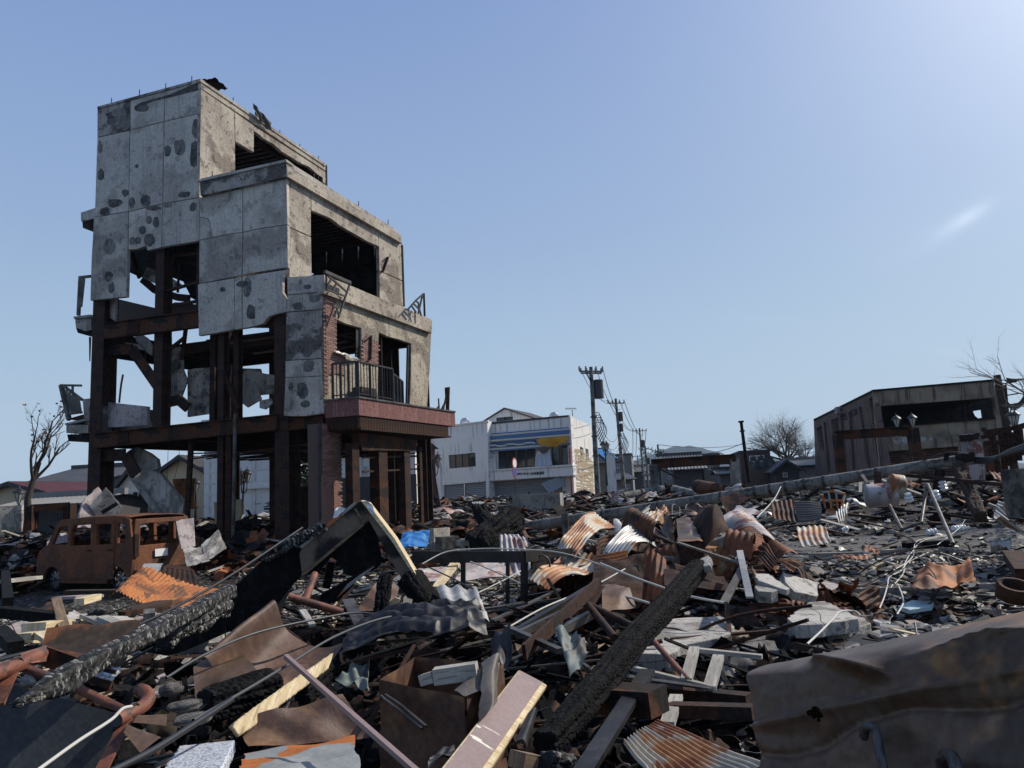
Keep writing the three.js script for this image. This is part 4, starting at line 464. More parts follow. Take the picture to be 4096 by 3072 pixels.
  // left wing, proud of the front
  q('wall', WF, A6([[300, 700], [495, 661], [772, 628], [788, 1350], [330, 1360]]), 4, -.8, 'wallWhite', [A6([[430, 931], [666, 908], [671, 1030], [436, 1049]]), A6([[382, 1196], [760, 1162], [765, 1350], [385, 1350]])]); q('roof_edge', WF, A6([[300, 696], [495, 657], [776, 622], [776, 634], [495, 668], [300, 708]]), .3, -.9, 'wallWhite');
  for (const [a, b] of [[430, 489], [490, 548], [549, 606], [607, 668]]) { const T = x => 931 - (x - 430) * .0975, Bm = x => 1049 - (x - 430) * .08; const w = q('window', WF, A6([[a, T(a)], [b, T(b)], [b + 3, Bm(b)], [a + 4, Bm(a)]]), .05, -.72, 'blackMetal', [A6([[a + 5, T(a) + 5], [b - 3, T(b) + 5], [b - 1, Bm(b) - 5], [a + 8, Bm(a) - 5]])]); q('pane', WF, A6([[a + 4, T(a) + 4], [b - 2, T(b) + 4], [b, Bm(b) - 4], [a + 7, Bm(a) - 4]]), .012, -.7, 'glass', [], w); }
  part('roller_shutter', sheet([meet(A6([382, 1196]), WF, -.6), meet(A6([760, 1162]), WF, -.6), meet(A6([765, 1330]), WF, -.6), meet(A6([385, 1340]), WF, -.6)], { pitch: .12, amp: .018, dir: 'v', nu: 4 }), M.shutter, shop); q('shutter_post', WF, A6([[566, 1178], [573, 1177], [575, 1330], [568, 1330]]), .08, -.7, 'alu');
  // gabled storey set back, dishes, aerial
  q('attic_wall', WF, A6([[728, 655], [735, 625], [920, 515], [1205, 608], [1205, 640]]), 5, 3, 'wallWhite', [A6([[850, 600], [998, 586], [1000, 617], [852, 632]])]); q('attic_window', WF, A6([[848, 598], [1000, 584], [1002, 619], [850, 634]]), .05, 3.1, 'glass'); q('attic_mullion', WF, A6([[924, 590], [930, 590], [932, 628], [926, 628]]), .06, 3.02, 'blackMetal');
  q('verge', WF, A6([[720, 634], [920, 508], [922, 520], [730, 636]]), 5.4, 2.8, 'wallDark'); q('verge', WF, A6([[918, 508], [1215, 606], [1212, 616], [918, 521]]), 5.4, 2.8, 'wallDark');
  for (const [x, y] of [[575, 633], [1360, 585]]) { const p = meet(A6([x, y]), WF, 2), d = new THREE.SphereGeometry(.42, 14, 6, 0, 6.3, 0, 1.0); d.rotateX(1.9); d.translate(p.x, p.y, p.z); const o = part('satellite_dish', d, M.alu, shop); part('dish_mast', rod(p, p.clone().add(V3(0, -.7, 0)), .03), M.steelGrey, o); }
  { const a = meet(A6([1524, 530]), WF, 2), b = meet(A6([1526, 590]), WF, 2), m = part('roof_aerial', rod(b, a, .025), M.steelGrey, shop); const seg = [bar(meet(A6([1460, 520]), WF, 2), meet(A6([1560, 516]), WF, 2), .03, .03)]; for (let i = 0; i < 7; i++) { const c = meet(A6([1470 + i * 14, 519]), WF, 2); seg.push(bar(c.clone().add(V3(0, .12, -.3)), c.clone().add(V3(0, -.12, .3)), .02, .02)); } part('aerial_arms', merge(seg), M.steelGrey, m); }
  // side wall, stripped to its lath low down
  q('side_wall', WS, A6([[1495, 583], [1688, 665], [1740, 1330], [1545, 1330]]), .25, .01, 'wallWhite', [A6([[1592, 852], [1622, 866], [1628, 962], [1598, 955]]), A6([[1640, 868], [1668, 880], [1672, 955], [1645, 950]])]);
  { const laths = []; const r = rng(5); for (let y = 872; y < 1250; y += 9.5) { let x = 1540 + (y - 872) * .06; const xe = 1600 + Math.min(110, (y - 872) * 1.1); while (x < xe) { const w = 8 + r() * 22; if (r() < .85) laths.push(slabOn(WS, A6([[x, y + (x - 1540) * .12], [x + w, y + (x + w - 1540) * .12], [x + w, y + 6 + (x + w - 1540) * .12], [x, y + 6 + (x - 1540) * .12]]), .03, -.02)); x += w + 2; } } part('exposed_lath', merge(laths), M.wallCream, shop).userData.kind = 'stuff'; }
  for (const [a, b, c, d] of [[1592, 852, 1628, 962], [1640, 868, 1672, 955], [1680, 890, 1700, 958]]) q('side_window', WS, A6([[a, b], [c - 6, b + 13], [c, d], [a + 6, d - 7]]), .05, .2, 'glass'); part('drain_pipe', rod(meet(A6([1500, 870]), WF, -.5), meet(A6([1524, 1300]), WF, -.5), .06), M.red, shop);
}

// ---------- burnt two-storey building on the right ----------
{
  const O = far(A8([690, 380]), 50), RF = frame(O, az(102.8)), RS = frame(O, az(12.8)), bd = thing('burnt_block', 'burnt brown two-storey block with a long gutted upper opening', 'building', V3(O.x, height(O.x, O.z) - .2, O.z));
  const q = (n, f, pts, d, off, m, holes = []) => part(n, slabOn(f, pts, d, off, holes), M[m], bd);
  q('front_wall', RF, A8([[692, 380], [1838, 280], [1893, 640], [1960, 1200], [845, 1200]]), .3, 0, 'tanWall', [A8([[752, 530], [1825, 452], [1862, 640], [785, 727]]), A8([[820, 966], [1500, 916], [1515, 1195], [846, 1195]])]);
  q('parapet_edge', RF, A8([[688, 376], [1840, 276], [1843, 294], [690, 392]]), .5, -.08, 'sooty'); for (const x of [995, 1265, 1530]) q('panel_joint', RF, A8([[x, 372 - (x - 995) * .09], [x + 4, 372 - (x - 995) * .09], [x + 10, 505 - (x - 995) * .075], [x + 6, 505 - (x - 995) * .075]]), .02, -.008, 'sooty');
  part('roller_shutter', sheet([meet(A8([820, 966]), RF, .2), meet(A8([1500, 916]), RF, .2), meet(A8([1515, 1195]), RF, .2), meet(A8([846, 1195]), RF, .2)], { pitch: .16, amp: .02, dir: 'v', nu: 6 }), M.shutterRust, bd); q('shop_band', RF, A8([[800, 842], [1500, 795], [1500, 912], [818, 960]]), .1, -.12, 'tanWall'); q('bare_plaster', RF, A8([[860, 830], [960, 815], [1060, 830], [1240, 820], [1255, 850], [1100, 870], [1050, 850], [1000, 905], [900, 890]]), .03, -.14, 'slabPale'); q('ledge', RF, A8([[785, 725], [1880, 636], [1880, 650], [786, 740]]), .4, -.1, 'sooty');
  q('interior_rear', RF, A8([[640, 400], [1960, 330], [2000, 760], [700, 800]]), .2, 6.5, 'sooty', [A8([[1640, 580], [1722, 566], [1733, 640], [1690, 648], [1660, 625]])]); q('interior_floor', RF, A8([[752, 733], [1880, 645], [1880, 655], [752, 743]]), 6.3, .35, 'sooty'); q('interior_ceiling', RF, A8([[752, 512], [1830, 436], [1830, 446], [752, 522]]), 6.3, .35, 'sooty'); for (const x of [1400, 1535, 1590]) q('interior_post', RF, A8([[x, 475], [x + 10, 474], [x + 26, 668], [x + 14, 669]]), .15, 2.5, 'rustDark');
  // side with pilasters, small windows and a tall burnt-out corner light
  q('side_wall', RS, A8([[688, 380], [130, 660], [150, 1200], [840, 1200]]), .25, .01, 'mauveWall', [A8([[400, 612], [437, 598], [446, 662], [410, 680]]), A8([[458, 590], [540, 553], [548, 610], [472, 650]]), A8([[288, 672], [360, 640], [376, 790], [310, 815]]), A8([[156, 742], [203, 718], [236, 945], [190, 960]]), A8([[655, 465], [688, 440], [778, 1030], [735, 1040]])]);
  for (const [a, b, c, d, e] of [[208, 690, 250, 1150, 14], [280, 665, 325, 1150, 12], [362, 560, 405, 1150, 14], [546, 545, 640, 1150, 10], [452, 600, 490, 1150, 10]]) q('pilaster', RS, A8([[a, b], [a + e, b - 6], [c + e, d], [c, d]]), .2, -.16, 'mauveWall');
  for (const p of [[[400, 612], [437, 598], [446, 662], [410, 680]], [[458, 590], [540, 553], [548, 610], [472, 650]]]) { const w = q('window_frame', RS, A8([[(p[0][0] + p[1][0]) / 2, (p[0][1] + p[1][1]) / 2], [(p[0][0] + p[1][0]) / 2 + 4, (p[0][1] + p[1][1]) / 2 - 1], [(p[2][0] + p[3][0]) / 2 + 4, (p[2][1] + p[3][1]) / 2], [(p[2][0] + p[3][0]) / 2, (p[2][1] + p[3][1]) / 2]]), .05, .05, 'steelGrey'); }
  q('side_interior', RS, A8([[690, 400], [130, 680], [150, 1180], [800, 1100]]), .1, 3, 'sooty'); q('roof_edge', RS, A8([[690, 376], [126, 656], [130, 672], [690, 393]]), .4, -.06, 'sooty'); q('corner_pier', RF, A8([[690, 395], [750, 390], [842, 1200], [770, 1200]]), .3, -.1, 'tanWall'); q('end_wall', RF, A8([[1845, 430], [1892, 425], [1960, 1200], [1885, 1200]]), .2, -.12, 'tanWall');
  { const c = far(A8([300, 570]), 60); part('roof_tank', ppd(c.clone().add(V3(.2, -.35, 0)), V3(1.2, 0, .2), V3(0, .5, 0), V3(-.2, 0, .9)), M.wallGrey, bd); }
}

// ---------- houses ----------
function house(label, o) {
  const { c, x0, x1, ye, yb, yr, d, dp = 8, w = 'wallGrey', r = 'roofTile', a = 100, gable, wins = [], group } = o; const p0 = far(c([x0, ye]), d), f = frame(p0, az(a)); let u1 = uvOn(c([x1, ye]), f)[0]; if (u1 < 0) { f.U.negate(); u1 = -u1; }
  const yE = p0.y, yB = Math.min(far(c([x0, yb]), d).y, height(p0.x, p0.z) - .2), yR = far(c([(x0 + x1) / 2, yr]), d + (gable ? 0 : dp / 2)).y, g = thing(o.n || 'town_house', label, 'house', V3(p0.x, yB, p0.z), group), at3 = (u, y, n) => f.O.clone().setY(y).addScaledVector(f.U, u).addScaledVector(f.N, n);
  const ov = .5;
  if (gable) { part('wall', outline(f, new THREE.Shape([[0, yB], [u1, yB], [u1, yE], [u1 / 2, yR], [0, yE]].map(v => new THREE.Vector2(...v))), dp, 0), M[w], g); for (const s of [0, 1]) { const k = (yR - yE) / (u1 / 2); part('roof', sheet([at3(s ? u1 + ov : -ov, yE - k * ov + .12, -ov), at3(u1 / 2, yR + .12, -ov), at3(u1 / 2, yR + .12, dp + ov), at3(s ? u1 + ov : -ov, yE - k * ov + .12, dp + ov)], { pitch: .3, amp: .03, dir: 'v', nu: 3 }), M[r], g); part('verge_board', bar(at3(s ? u1 + ov : -ov, yE - k * ov, -ov + .03), at3(u1 / 2, yR, -ov + .03), .06, .2), M.wallDark, g); } }
  else if (o.flat) { part('wall', ppd(at3(0, yB, 0), f.U.clone().multiplyScalar(u1), V3(0, yE - yB, 0), f.N.clone().multiplyScalar(dp)), M[w], g); part('roof_edge', ppd(at3(-.1, yE, -.1), f.U.clone().multiplyScalar(u1 + .2), V3(0, .2, 0), f.N.clone().multiplyScalar(dp + .2)), M[r], g); }
  else { part('wall', ppd(at3(0, yB, 0), f.U.clone().multiplyScalar(u1), V3(0, yE - yB, 0), f.N.clone().multiplyScalar(dp)), M[w], g); const k = (yR - yE) / (dp / 2); part('roof', sheet([at3(-ov, yE - k * ov, -ov), at3(u1 + ov, yE - k * ov, -ov), at3(u1 + ov, yR, dp / 2), at3(-ov, yR, dp / 2)], { pitch: .3, amp: .05, nv: 12, crumple: o.wave || 0, crumpleScale: .3 }), M[r], g); part('roof', sheet([at3(-ov, yR, dp / 2), at3(u1 + ov, yR, dp / 2), at3(u1 + ov, yE - k * ov, dp + ov), at3(-ov, yE - k * ov, dp + ov)], { nu: 2, nv: 2 }), M[r], g); part('ridge', bar(at3(-ov, yR + .12, dp / 2), at3(u1 + ov, yR + .12, dp / 2), .3, .35), M[r], g); for (const u of [.02, u1 - .02]) part('gable', outline({ ...f, O: at3(u, 0, 0), U: f.N, N: f.U }, new THREE.Shape([[0, yE], [dp, yE], [dp / 2, yR]].map(v => new THREE.Vector2(...v))), .05, 0), M[w], g); part('gutter', rod(at3(-ov, yE - k * ov - .05, -ov - .05), at3(u1 + ov, yE - k * ov - .05, -ov - .05), .07, .07, 6), M.steelGrey, g); }
  for (const [a0, b0, a1, b1, kind] of wins) { const A = uvOn(c([a0, b0]), f), B = uvOn(c([a1, b1]), f), u0 = Math.min(A[0], B[0]), w2 = Math.abs(A[0] - B[0]), y0 = B[1], hh = A[1] - B[1]; const fr = part('window', merge([ppd(at3(u0, y0, -.06), f.U.clone().multiplyScalar(w2), V3(0, .07, 0), f.N.clone().multiplyScalar(.05)), ppd(at3(u0, y0 + hh - .07, -.06), f.U.clone().multiplyScalar(w2), V3(0, .07, 0), f.N.clone().multiplyScalar(.05)), ppd(at3(u0, y0 + .07, -.06), f.U.clone().multiplyScalar(.07), V3(0, hh - .14, 0), f.N.clone().multiplyScalar(.05)), ppd(at3(u0 + w2 - .07, y0 + .07, -.06), f.U.clone().multiplyScalar(.07), V3(0, hh - .14, 0), f.N.clone().multiplyScalar(.05)), ppd(at3(u0 + w2 / 2 - .03, y0 + .07, -.06), f.U.clone().multiplyScalar(.06), V3(0, hh - .14, 0), f.N.clone().multiplyScalar(.05))]), M[o.frameMat || 'alu'], g); part('pane', ppd(at3(u0 + .03, y0 + .03, -.03), f.U.clone().multiplyScalar(w2 - .06), V3(0, hh - .06, 0), f.N.clone().multiplyScalar(.01)), M[kind || 'glass'], fr); }
  return { g, f, at3, u1, yE, yR, yB };
}
house('dark tiled house behind the open steel canopy frame', { c: A7, x0: 400, x1: 840, ye: 960, yb: 1160, yr: 885, d: 82, dp: 10, w: 'wallGrey', wins: [[470, 1120, 520, 1150]] });
house('low grey house with pale glinting roof tiles', { c: A7, x0: 535, x1: 850, ye: 1040, yb: 1165, yr: 985, d: 70, dp: 6, w: 'wallDark', r: 'tileGrey' });
house('grey two-storey house with one dark upper window', { c: A7, x0: 860, x1: 1045, ye: 960, yb: 1165, yr: 895, d: 84, dp: 9, w: 'wallGrey', wins: [[905, 988, 970, 1050]] });
house('small tiled house beside the rusted canopy post', { c: A7, x0: 1052, x1: 1260, ye: 1088, yb: 1180, yr: 1042, d: 76, dp: 6, w: 'wallGrey' });
{ const h = house('brown brick building with a row of pointed arch windows', { n: 'brick_building', c: A7, x0: 1272, x1: 1605, ye: 862, yb: 1180, yr: 862, d: 72, dp: 9, w: 'wallBrown', r: 'wallDark', flat: true, wins: [[1370, 895, 1545, 955]] });
  const lintel = [[1405, 1000], [1490, 990], [1578, 980]]; for (const [x, y] of lintel) { const [u, yy] = uvOn(A7([x + 24, y + 35]), h.f); const s = new THREE.Shape([[u - .6, yy - 1.2], [u + .6, yy - 1.2], [u + .6, yy + .1], [u, yy + .95], [u - .6, yy + .1]].map(v => new THREE.Vector2(...v))); part('arch_window', outline(h.f, s, .06, -.05), M.glassDusty, h.g); const hd = new THREE.Shape([[u - .75, yy], [u, yy + 1.2], [u + .75, yy], [u + .55, yy], [u, yy + .85], [u - .55, yy]].map(v => new THREE.Vector2(...v))); part('arch_hood', outline(h.f, hd, .25, -.25), M.wallDark, h.g); }
  part('lower_front', ppd(h.at3(.2, h.yB, -1.2), h.f.U.clone().multiplyScalar(h.u1 + .6), V3(0, (h.yE - h.yB) * .58, 0), h.f.N.clone().multiplyScalar(1.15)), M.wallBrown, h.g); }
house('small gabled house with a green-grey roof beneath the bare spreading tree', { c: A7, x0: 1660, x1: 1920, ye: 1045, yb: 1190, yr: 950, d: 68, dp: 7, gable: true, w: 'wallDark', wins: [[1740, 1080, 1800, 1130]] });
house('long house with a pale reflecting roof beside the burnt brown block', { c: A7, x0: 1895, x1: 2170, ye: 997, yb: 1170, yr: 930, d: 88, dp: 9, w: 'wallGrey', r: 'tileGrey' });
house('flat-roofed beige house along the street of poles', { c: A6, x0: 1893, x1: 2045, ye: 935, yb: 1260, yr: 930, d: 92, dp: 10, w: 'wallGrey', r: 'wallDark', flat: true, wins: [[1900, 1045, 1950, 1085]] });
house('grey gabled house with ribbed tile roof on the street of poles', { c: A6, x0: 1900, x1: 2045, ye: 1140, yb: 1270, yr: 1085, d: 78, dp: 8, a: 85, w: 'wallGrey', r: 'tileGrey', wins: [[2000, 1190, 2030, 1230]] });
{ const h = house('tiled house partly covered by a blue tarpaulin', { c: A6, x0: 1745, x1: 1890, ye: 985, yb: 1290, yr: 890, d: 66, dp: 8, a: 80, w: 'wallGrey', wins: [[1830, 1030, 1870, 1090], [1840, 1150, 1890, 1260]] }); part('roof_tarpaulin', sheet([h.at3(h.u1 * .45, h.yE + .15, -.2), h.at3(h.u1 + .4, h.yE + .15, -.2), h.at3(h.u1 + .4, h.yR + .18, 3.6), h.at3(h.u1 * .5, h.yR + .18, 3.6)], { crumple: .08, crumpleScale: 1.5 }), M.tarp, h.g); part('white_gatepost', ppd(h.at3(.3, h.yB, -2), h.f.U.clone().multiplyScalar(.7), V3(0, 4.2, 0), h.f.N.clone().multiplyScalar(.5)), M.wallWhite, h.g); }
house('dark house at the far end of the street of poles', { c: A6, x0: 2060, x1: 2150, ye: 1075, yb: 1230, yr: 1030, d: 120, dp: 9, w: 'wallDark' });
house('pale house further down the street of poles', { c: A6, x0: 2150, x1: 2260, ye: 1150, yb: 1230, yr: 1110, d: 130, dp: 9, w: 'wallGrey' });
// left side
house('large house with a long dark tiled roof behind the bare tree', { c: A5, x0: 130, x1: 640, ye: 735, yb: 960, yr: 632, d: 62, dp: 12, a: 95, w: 'wallBrown', wave: .04 });
house('low house with a dark tiled roof behind the gate frame', { c: A5, x0: 385, x1: 790, ye: 805, yb: 960, yr: 738, d: 56, dp: 7, a: 95, w: 'wallBrown', wins: [[700, 760, 770, 800]], wave: .03 });
house('cream house with a red tiled roof beyond the white wall', { c: A5, x0: -160, x1: 345, ye: 815, yb: 960, yr: 728, d: 54, dp: 8, gable: true, w: 'wallCream', r: 'roofRed' });
house('long low building with a grey ribbed roof behind the burnt trunk', { c: A5, x0: 40, x1: 560, ye: 868, yb: 1010, yr: 815, d: 48, dp: 5, w: 'wallDark', r: 'wallGrey' });
house('white gabled house seen through the tower ground floor', { c: A5, x0: 790, x1: 960, ye: 745, yb: 990, yr: 640, d: 52, dp: 9, gable: true, w: 'wallWhite', r: 'wallDark', wins: [[880, 770, 960, 900]] });
house('beige gabled house seen between the tower columns', { c: A5, x0: 1080, x1: 1350, ye: 640, yb: 940, yr: 550, d: 50, dp: 9, gable: true, w: 'wallCream', r: 'wallDark' });
{ const h = house('pale stone building with pedimented windows behind the tower', { n: 'stone_building', c: B2, x0: 40, x1: 760, ye: -260, yb: 330, yr: -260, d: 46, dp: 8, w: 'wallWhite', r: 'wallGrey', flat: true, wins: [[480, 150, 545, 300], [480, -150, 545, -40]], frameMat: 'white' });
  const [u, y] = uvOn(B2([510, 120]), h.f); part('pediment', outline(h.f, new THREE.Shape([[u - .9, y], [u, y + .4], [u + .9, y]].map(v => new THREE.Vector2(...v))), .2, -.2), M.wallWhite, h.g); for (let i = 0; i < 8; i++) part('stone_course', ppd(h.at3(0, h.yB + .6 + i * .62, -.04), h.f.U.clone().multiplyScalar(h.u1), V3(0, .56, 0), h.f.N.clone().multiplyScalar(.038)), M.wallWhite, h.g); part('string_course', ppd(h.at3(-.1, h.yB + 5.8, -.2), h.f.U.clone().multiplyScalar(h.u1 + .2), V3(0, .3, 0), h.f.N.clone().multiplyScalar(.2)), M.wallWhite, h.g); }
{ const h = house('dark-skirted house with white boarded upper wall seen through the shopfront', { n: 'boarded_house', c: A4, x0: 640, x1: 1215, ye: 1470, yb: 1900, yr: 1445, d: 44, dp: 3.5, a: 97, w: 'wallWhite', r: 'roofTile', wins: [[830, 1590, 870, 1660], [1040, 1560, 1160, 1650]] }); part('dark_skirt', ppd(h.at3(-.05, h.yB, -.1), h.f.U.clone().multiplyScalar(h.u1 + .1), V3(0, 2.2, 0), h.f.N.clone().multiplyScalar(.09)), M.wallDark, h.g); }
{ const h = house('brown house with glinting tile roof and a pink boarded wall beside the white shop', { c: A6, x0: 150, x1: 345, ye: 850, yb: 1300, yr: 775, d: 57, dp: 7, a: 108, w: 'wallBrown', wins: [[0, 900, 60, 1000]] }); part('pink_boards', slabOn(h.f, A6([[255, 878], [328, 885], [328, 975], [258, 975]]), .05, -.06), M.pinkStucco, h.g); }

// ---------- utility poles and their wires ----------
const sag = (a, b, s, n = 8) => { const p = []; for (let i = 0; i <= n; i++) { const t = i / n, q = a.clone().lerp(b, t); q.y -= s * 4 * t * (1 - t); p.push(q); } return p; };
function utilityPole(label, top, bot, d, arms, tr) {
  const a = far(bot, d), b = far(top, d), L = b.y - a.y, g = thing('utility_pole', label, 'utility pole', a.clone(), 'utility poles along the street'); part('pole', rod(a.clone().add(V3(0, -1, 0)), b, .19, .11, 12), M.poleConcrete, g); const dir = az(70), tips = [];
  for (const [k, w] of arms) { const c = a.clone().lerp(b, k), p = c.clone().addScaledVector(dir, -w), q = c.clone().addScaledVector(dir, w), arm = part('cross_arm', bar(p, q, .09, .09), M.steelGrey, g); for (const t of [0, .28, .72, 1]) { const e = p.clone().lerp(q, t); part('insulator', rod(e.clone().add(V3(0, .05, 0)), e.clone().add(V3(0, .32, 0)), .07, .05, 8), M.wallGrey, arm); tips.push(e.clone().add(V3(0, .3, 0))); } part('arm_brace', bar(c.clone().add(V3(0, -.7, 0)), p.clone().lerp(q, .25), .04, .04), M.steelGrey, g); }
  for (const [k, s] of tr) { const c = a.clone().lerp(b, k).addScaledVector(dir, .45 * s); const t = part('transformer', rod(c.clone().add(V3(0, -.55 * s, 0)), c.clone().add(V3(0, .55 * s, 0)), .3 * s, .3 * s, 14), M.wallDark, g); part('lid', rod(c.clone().add(V3(0, .552 * s, 0)), c.clone().add(V3(0, .62 * s, 0)), .32 * s, .28 * s, 14), M.wallDark, t); }
  for (const k of [.3, .45, .6]) part('pole_band', rod(a.clone().lerp(b, k), a.clone().lerp(b, k + .012), .2, .2, 12), M.steelGrey, g);
  const lp = []; for (let i = 0; i < 5; i++) { const c = a.clone().lerp(b, .62 - i * .012), r = .16 + i * .04; lp.push(hose([c, c.clone().addScaledVector(dir, r * 2.2).add(V3(0, .2 - i * .1, 0)), c.clone().addScaledVector(dir, r * 2.6).add(V3(0, -.7, 0)), c.clone().addScaledVector(dir, r).add(V3(0, -1.1 - i * .1, 0))], .025, 12, 4)); } part('looped_cables', merge(lp), M.cable, g).userData.kind = 'stuff';
  return { tips, a, b, at: k => a.clone().lerp(b, k) };
}
const up1 = utilityPole('tall concrete utility pole standing against the side of the white shop', A6([1689, 150]), A6([1750, 1290]), 46, [[.965, .8], [.95, .7]], [[.82, 1.0]]), up2 = utilityPole('utility pole with one small transformer beside the tarpaulin-covered house', A6([1908, 430]), A6([1988, 1250]), 66, [[.95, .8]], [[.8, .7], [.68, .6]]), up3 = utilityPole('distant utility pole with a white funnel-shaped sign lower down', A6([2118, 690]), A6([2160, 1200]), 108, [[.95, 1.1]], [[.72, .9]]), up4 = utilityPole('thin distant utility pole hung with many small boxes', A6([2170, 850]), A6([2195, 1190]), 112, [[.92, 1.1], [.8, .9]], [[.6, .8]]), up5 = utilityPole('short stub utility pole beside the canopy frame', A7([362, 770]), A7([388, 1170]), 90, [[.8, .8]], [[.7, .7]]), up6 = utilityPole('furthest thin utility pole on the street', A6([2100, 930]), A6([2120, 1190]), 160, [[.95, 1.2]], []);
{ const W = []; const link = (a, b, s, r = .02) => W.push(new THREE.TubeGeometry(new THREE.CatmullRomCurve3(sag(a, b, s)), 14, r, 4)); for (let i = 0; i < 4; i++) { link(up1.tips[i], up2.tips[i], .8 + i * .3); link(up2.tips[i], up3.tips[i], 1 + i * .3, .03); link(up3.tips[i], up6.tips[i], 1, .04); } for (const k of [.55, .6, .68]) { link(up1.at(k), up2.at(k - .05), 1.4); link(up2.at(k), up3.at(k - .1), 2, .03); } link(up1.at(.62), up2.at(.3), .6); link(up4.tips[1], far(A7([1330, 745]), 120), 1.5, .05); link(up5.b, far(A7([1330, 760]), 130), .5, .04); link(up5.at(.5), far(A7([2080, 900]), 140), 2, .04); link(up4.at(.7), far(A7([-20, 850]), 100), 1, .04); link(far(A7([-300, 700]), 60), up5.at(.7), 2, .03); const o = single('overhead_wires', merge(W), M.cable, 'thin black overhead wires strung between the street poles', 'wires'); o.userData.kind = 'stuff'; }
{ const a = far(A7([1372, 1190]), 35), b = far(A7([1283, 512]), 35), g = thing('leaning_post', 'dark jointed pipe post leaning alone before the brick building', 'post', a); part('post', rod(a, b, .09, .07, 10), M.sooty, g); part('collar', rod(a.clone().lerp(b, .83), a.clone().lerp(b, .85), .12, .12, 10), M.sooty, g); part('cap', rod(a.clone().lerp(b, .98), b.clone().add(V3(0, .02, 0)), .13, .13, 10), M.sooty, g); }
{ const a = far(A8([1975, 740]), 44), b = far(A8([1868, 238]), 44); a.y = .5; a.x = b.x + (far(A8([1975, 740]), 44).x - b.x) * 1.5; const g = thing('burnt_pole', 'dark timber pole hung with coiled wire beside the burnt block', 'utility pole', a); part('pole', rod(a, b, .2, .16, 10), M.woodDark, g); for (const k of [.92, .82, .74]) part('bracket', bar(a.clone().lerp(b, k), a.clone().lerp(b, k).add(V3(.9, .1, 0)), .06, .06), M.rustDark, g); const c = []; for (let i = 0; i < 6; i++) { const q = a.clone().lerp(b, .84); c.push(hose([q.clone().add(V3(.4, .8 - i * .05, 0)), q.clone().add(V3(1 + i * .08, .6, .1 * i)), q.clone().add(V3(1.1 + i * .06, -.2, 0)), q.clone().add(V3(.5, -.6 - i * .05, 0)), q.clone().add(V3(.1, -.1, 0))], .025, 20, 4)); } part('coiled_wire', merge(c), M.cable, g); }

// ---------- street lamps ----------
function lantern(p, s, g, par) { const prof = [[.05, -.28], [.13, .0], [.20, .22]].map(([r, y]) => new THREE.Vector2(r * s, y * s)); const gl = new THREE.LatheGeometry(prof, 6); gl.translate(p.x, p.y, p.z); const o = part('lantern', gl, M.lampGlass, par); const cap = new THREE.LatheGeometry([[.26, .2], [.24, .26], [.1, .38], [.03, .42], [.03, .5], [0, .55]].map(([r, y]) => new THREE.Vector2(r * s, y * s)), 8); cap.translate(p.x, p.y, p.z); part('lantern_roof', cap, M.blackMetal, o); const bars = []; for (let i = 0; i < 6; i++) { const a = i / 6 * 6.283; bars.push(bar(p.clone().add(V3(Math.cos(a) * .05 * s, -.28 * s, Math.sin(a) * .05 * s)), p.clone().add(V3(Math.cos(a) * .2 * s, .22 * s, Math.sin(a) * .2 * s)), .02, .02)); } part('lantern_frame', merge(bars), M.blackMetal, o); }
function streetLamp(label, heads, bot, d, s = 1) { const a = far(bot, d); const ps = heads.map(h => far(h, d)); const cx = ps.reduce((q, p) => q.add(p), V3(0, 0, 0)).multiplyScalar(1 / ps.length), top = cx.clone().add(V3(0, -.1, 0)); const g = thing('street_lamp', label, 'street lamp', a, 'lantern street lamps'); const p = part('post', merge([rod(a, a.clone().lerp(top, .3), .11 * s, .08 * s, 10), rod(a.clone().lerp(top, .3), top, .06 * s, .05 * s, 10)]), M.blackMetal, g); for (const q of ps) { if (ps.length > 1) part('arm', hose([top.clone().add(V3(0, -.5, 0)), top.clone().lerp(q, .6).add(V3(0, -.55, 0)), q.clone().add(V3(0, -.3 * s, 0))], .03 * s, 10, 6), M.blackMetal, g); lantern(q, s * 1.15, null, g); } }
streetLamp('black street lamp with two lanterns before the white shop and the tower balcony', [A6([245, 1003]), A6([338, 993])], A6([366, 1470]), 36, .85); streetLamp('street lamp with lanterns behind the utility pole beside the tarpaulin-covered house', [A6([1800, 860]), A6([1830, 865])], A6([1830, 1200]), 60); streetLamp('tall street lamp with two white lanterns in front of the burnt brown block', [A8([918, 695]), A8([1068, 685])], A8([1090, 1190]), 38, .75); streetLamp('dark street lamp behind the skeletal steel shed at the edge of the burnt block', [A8([2010, 665]), A8([2045, 660])], A8([2060, 1000]), 40, .8); streetLamp('street lamp with a white lantern before the stone building', [A5([1640, 680]), A5([1600, 690])], A5([1605, 930]), 33, .75); streetLamp('street lamp standing before the beige gabled house', [A5([1298, 742])], A5([1300, 960]), 34, .75); streetLamp('street lamp behind the bare street tree', [A5([125, 812])], A5([130, 1000]), 46);
{ const a = far(A6([1026, 1290]), 38), b = far(A6([1013, 985]), 38), g = thing('road_sign', 'narrow red and blue round road signs turned edge-on before the white shop', 'road sign', a); part('post', rod(a, b, .03), M.steelGrey, g); const disc = (y, m1, m2) => { const c = far(A6([1012 + (y - 985) * .04, y]), 38), k = new THREE.CylinderGeometry(.3, .3, .02, 24); k.rotateX(Math.PI / 2); k.rotateY(1.15); k.translate(c.x, c.y, c.z + .05); const o = part('sign_disc', k, M[m1], g), k2 = new THREE.CylinderGeometry(.22, .22, .03, 24); k2.rotateX(Math.PI / 2); k2.rotateY(1.15); k2.translate(c.x, c.y, c.z + .05); part('sign_face', k2, M[m2], o); }; disc(1003, 'red', 'white'); disc(1078, 'red', 'signBlue'); }

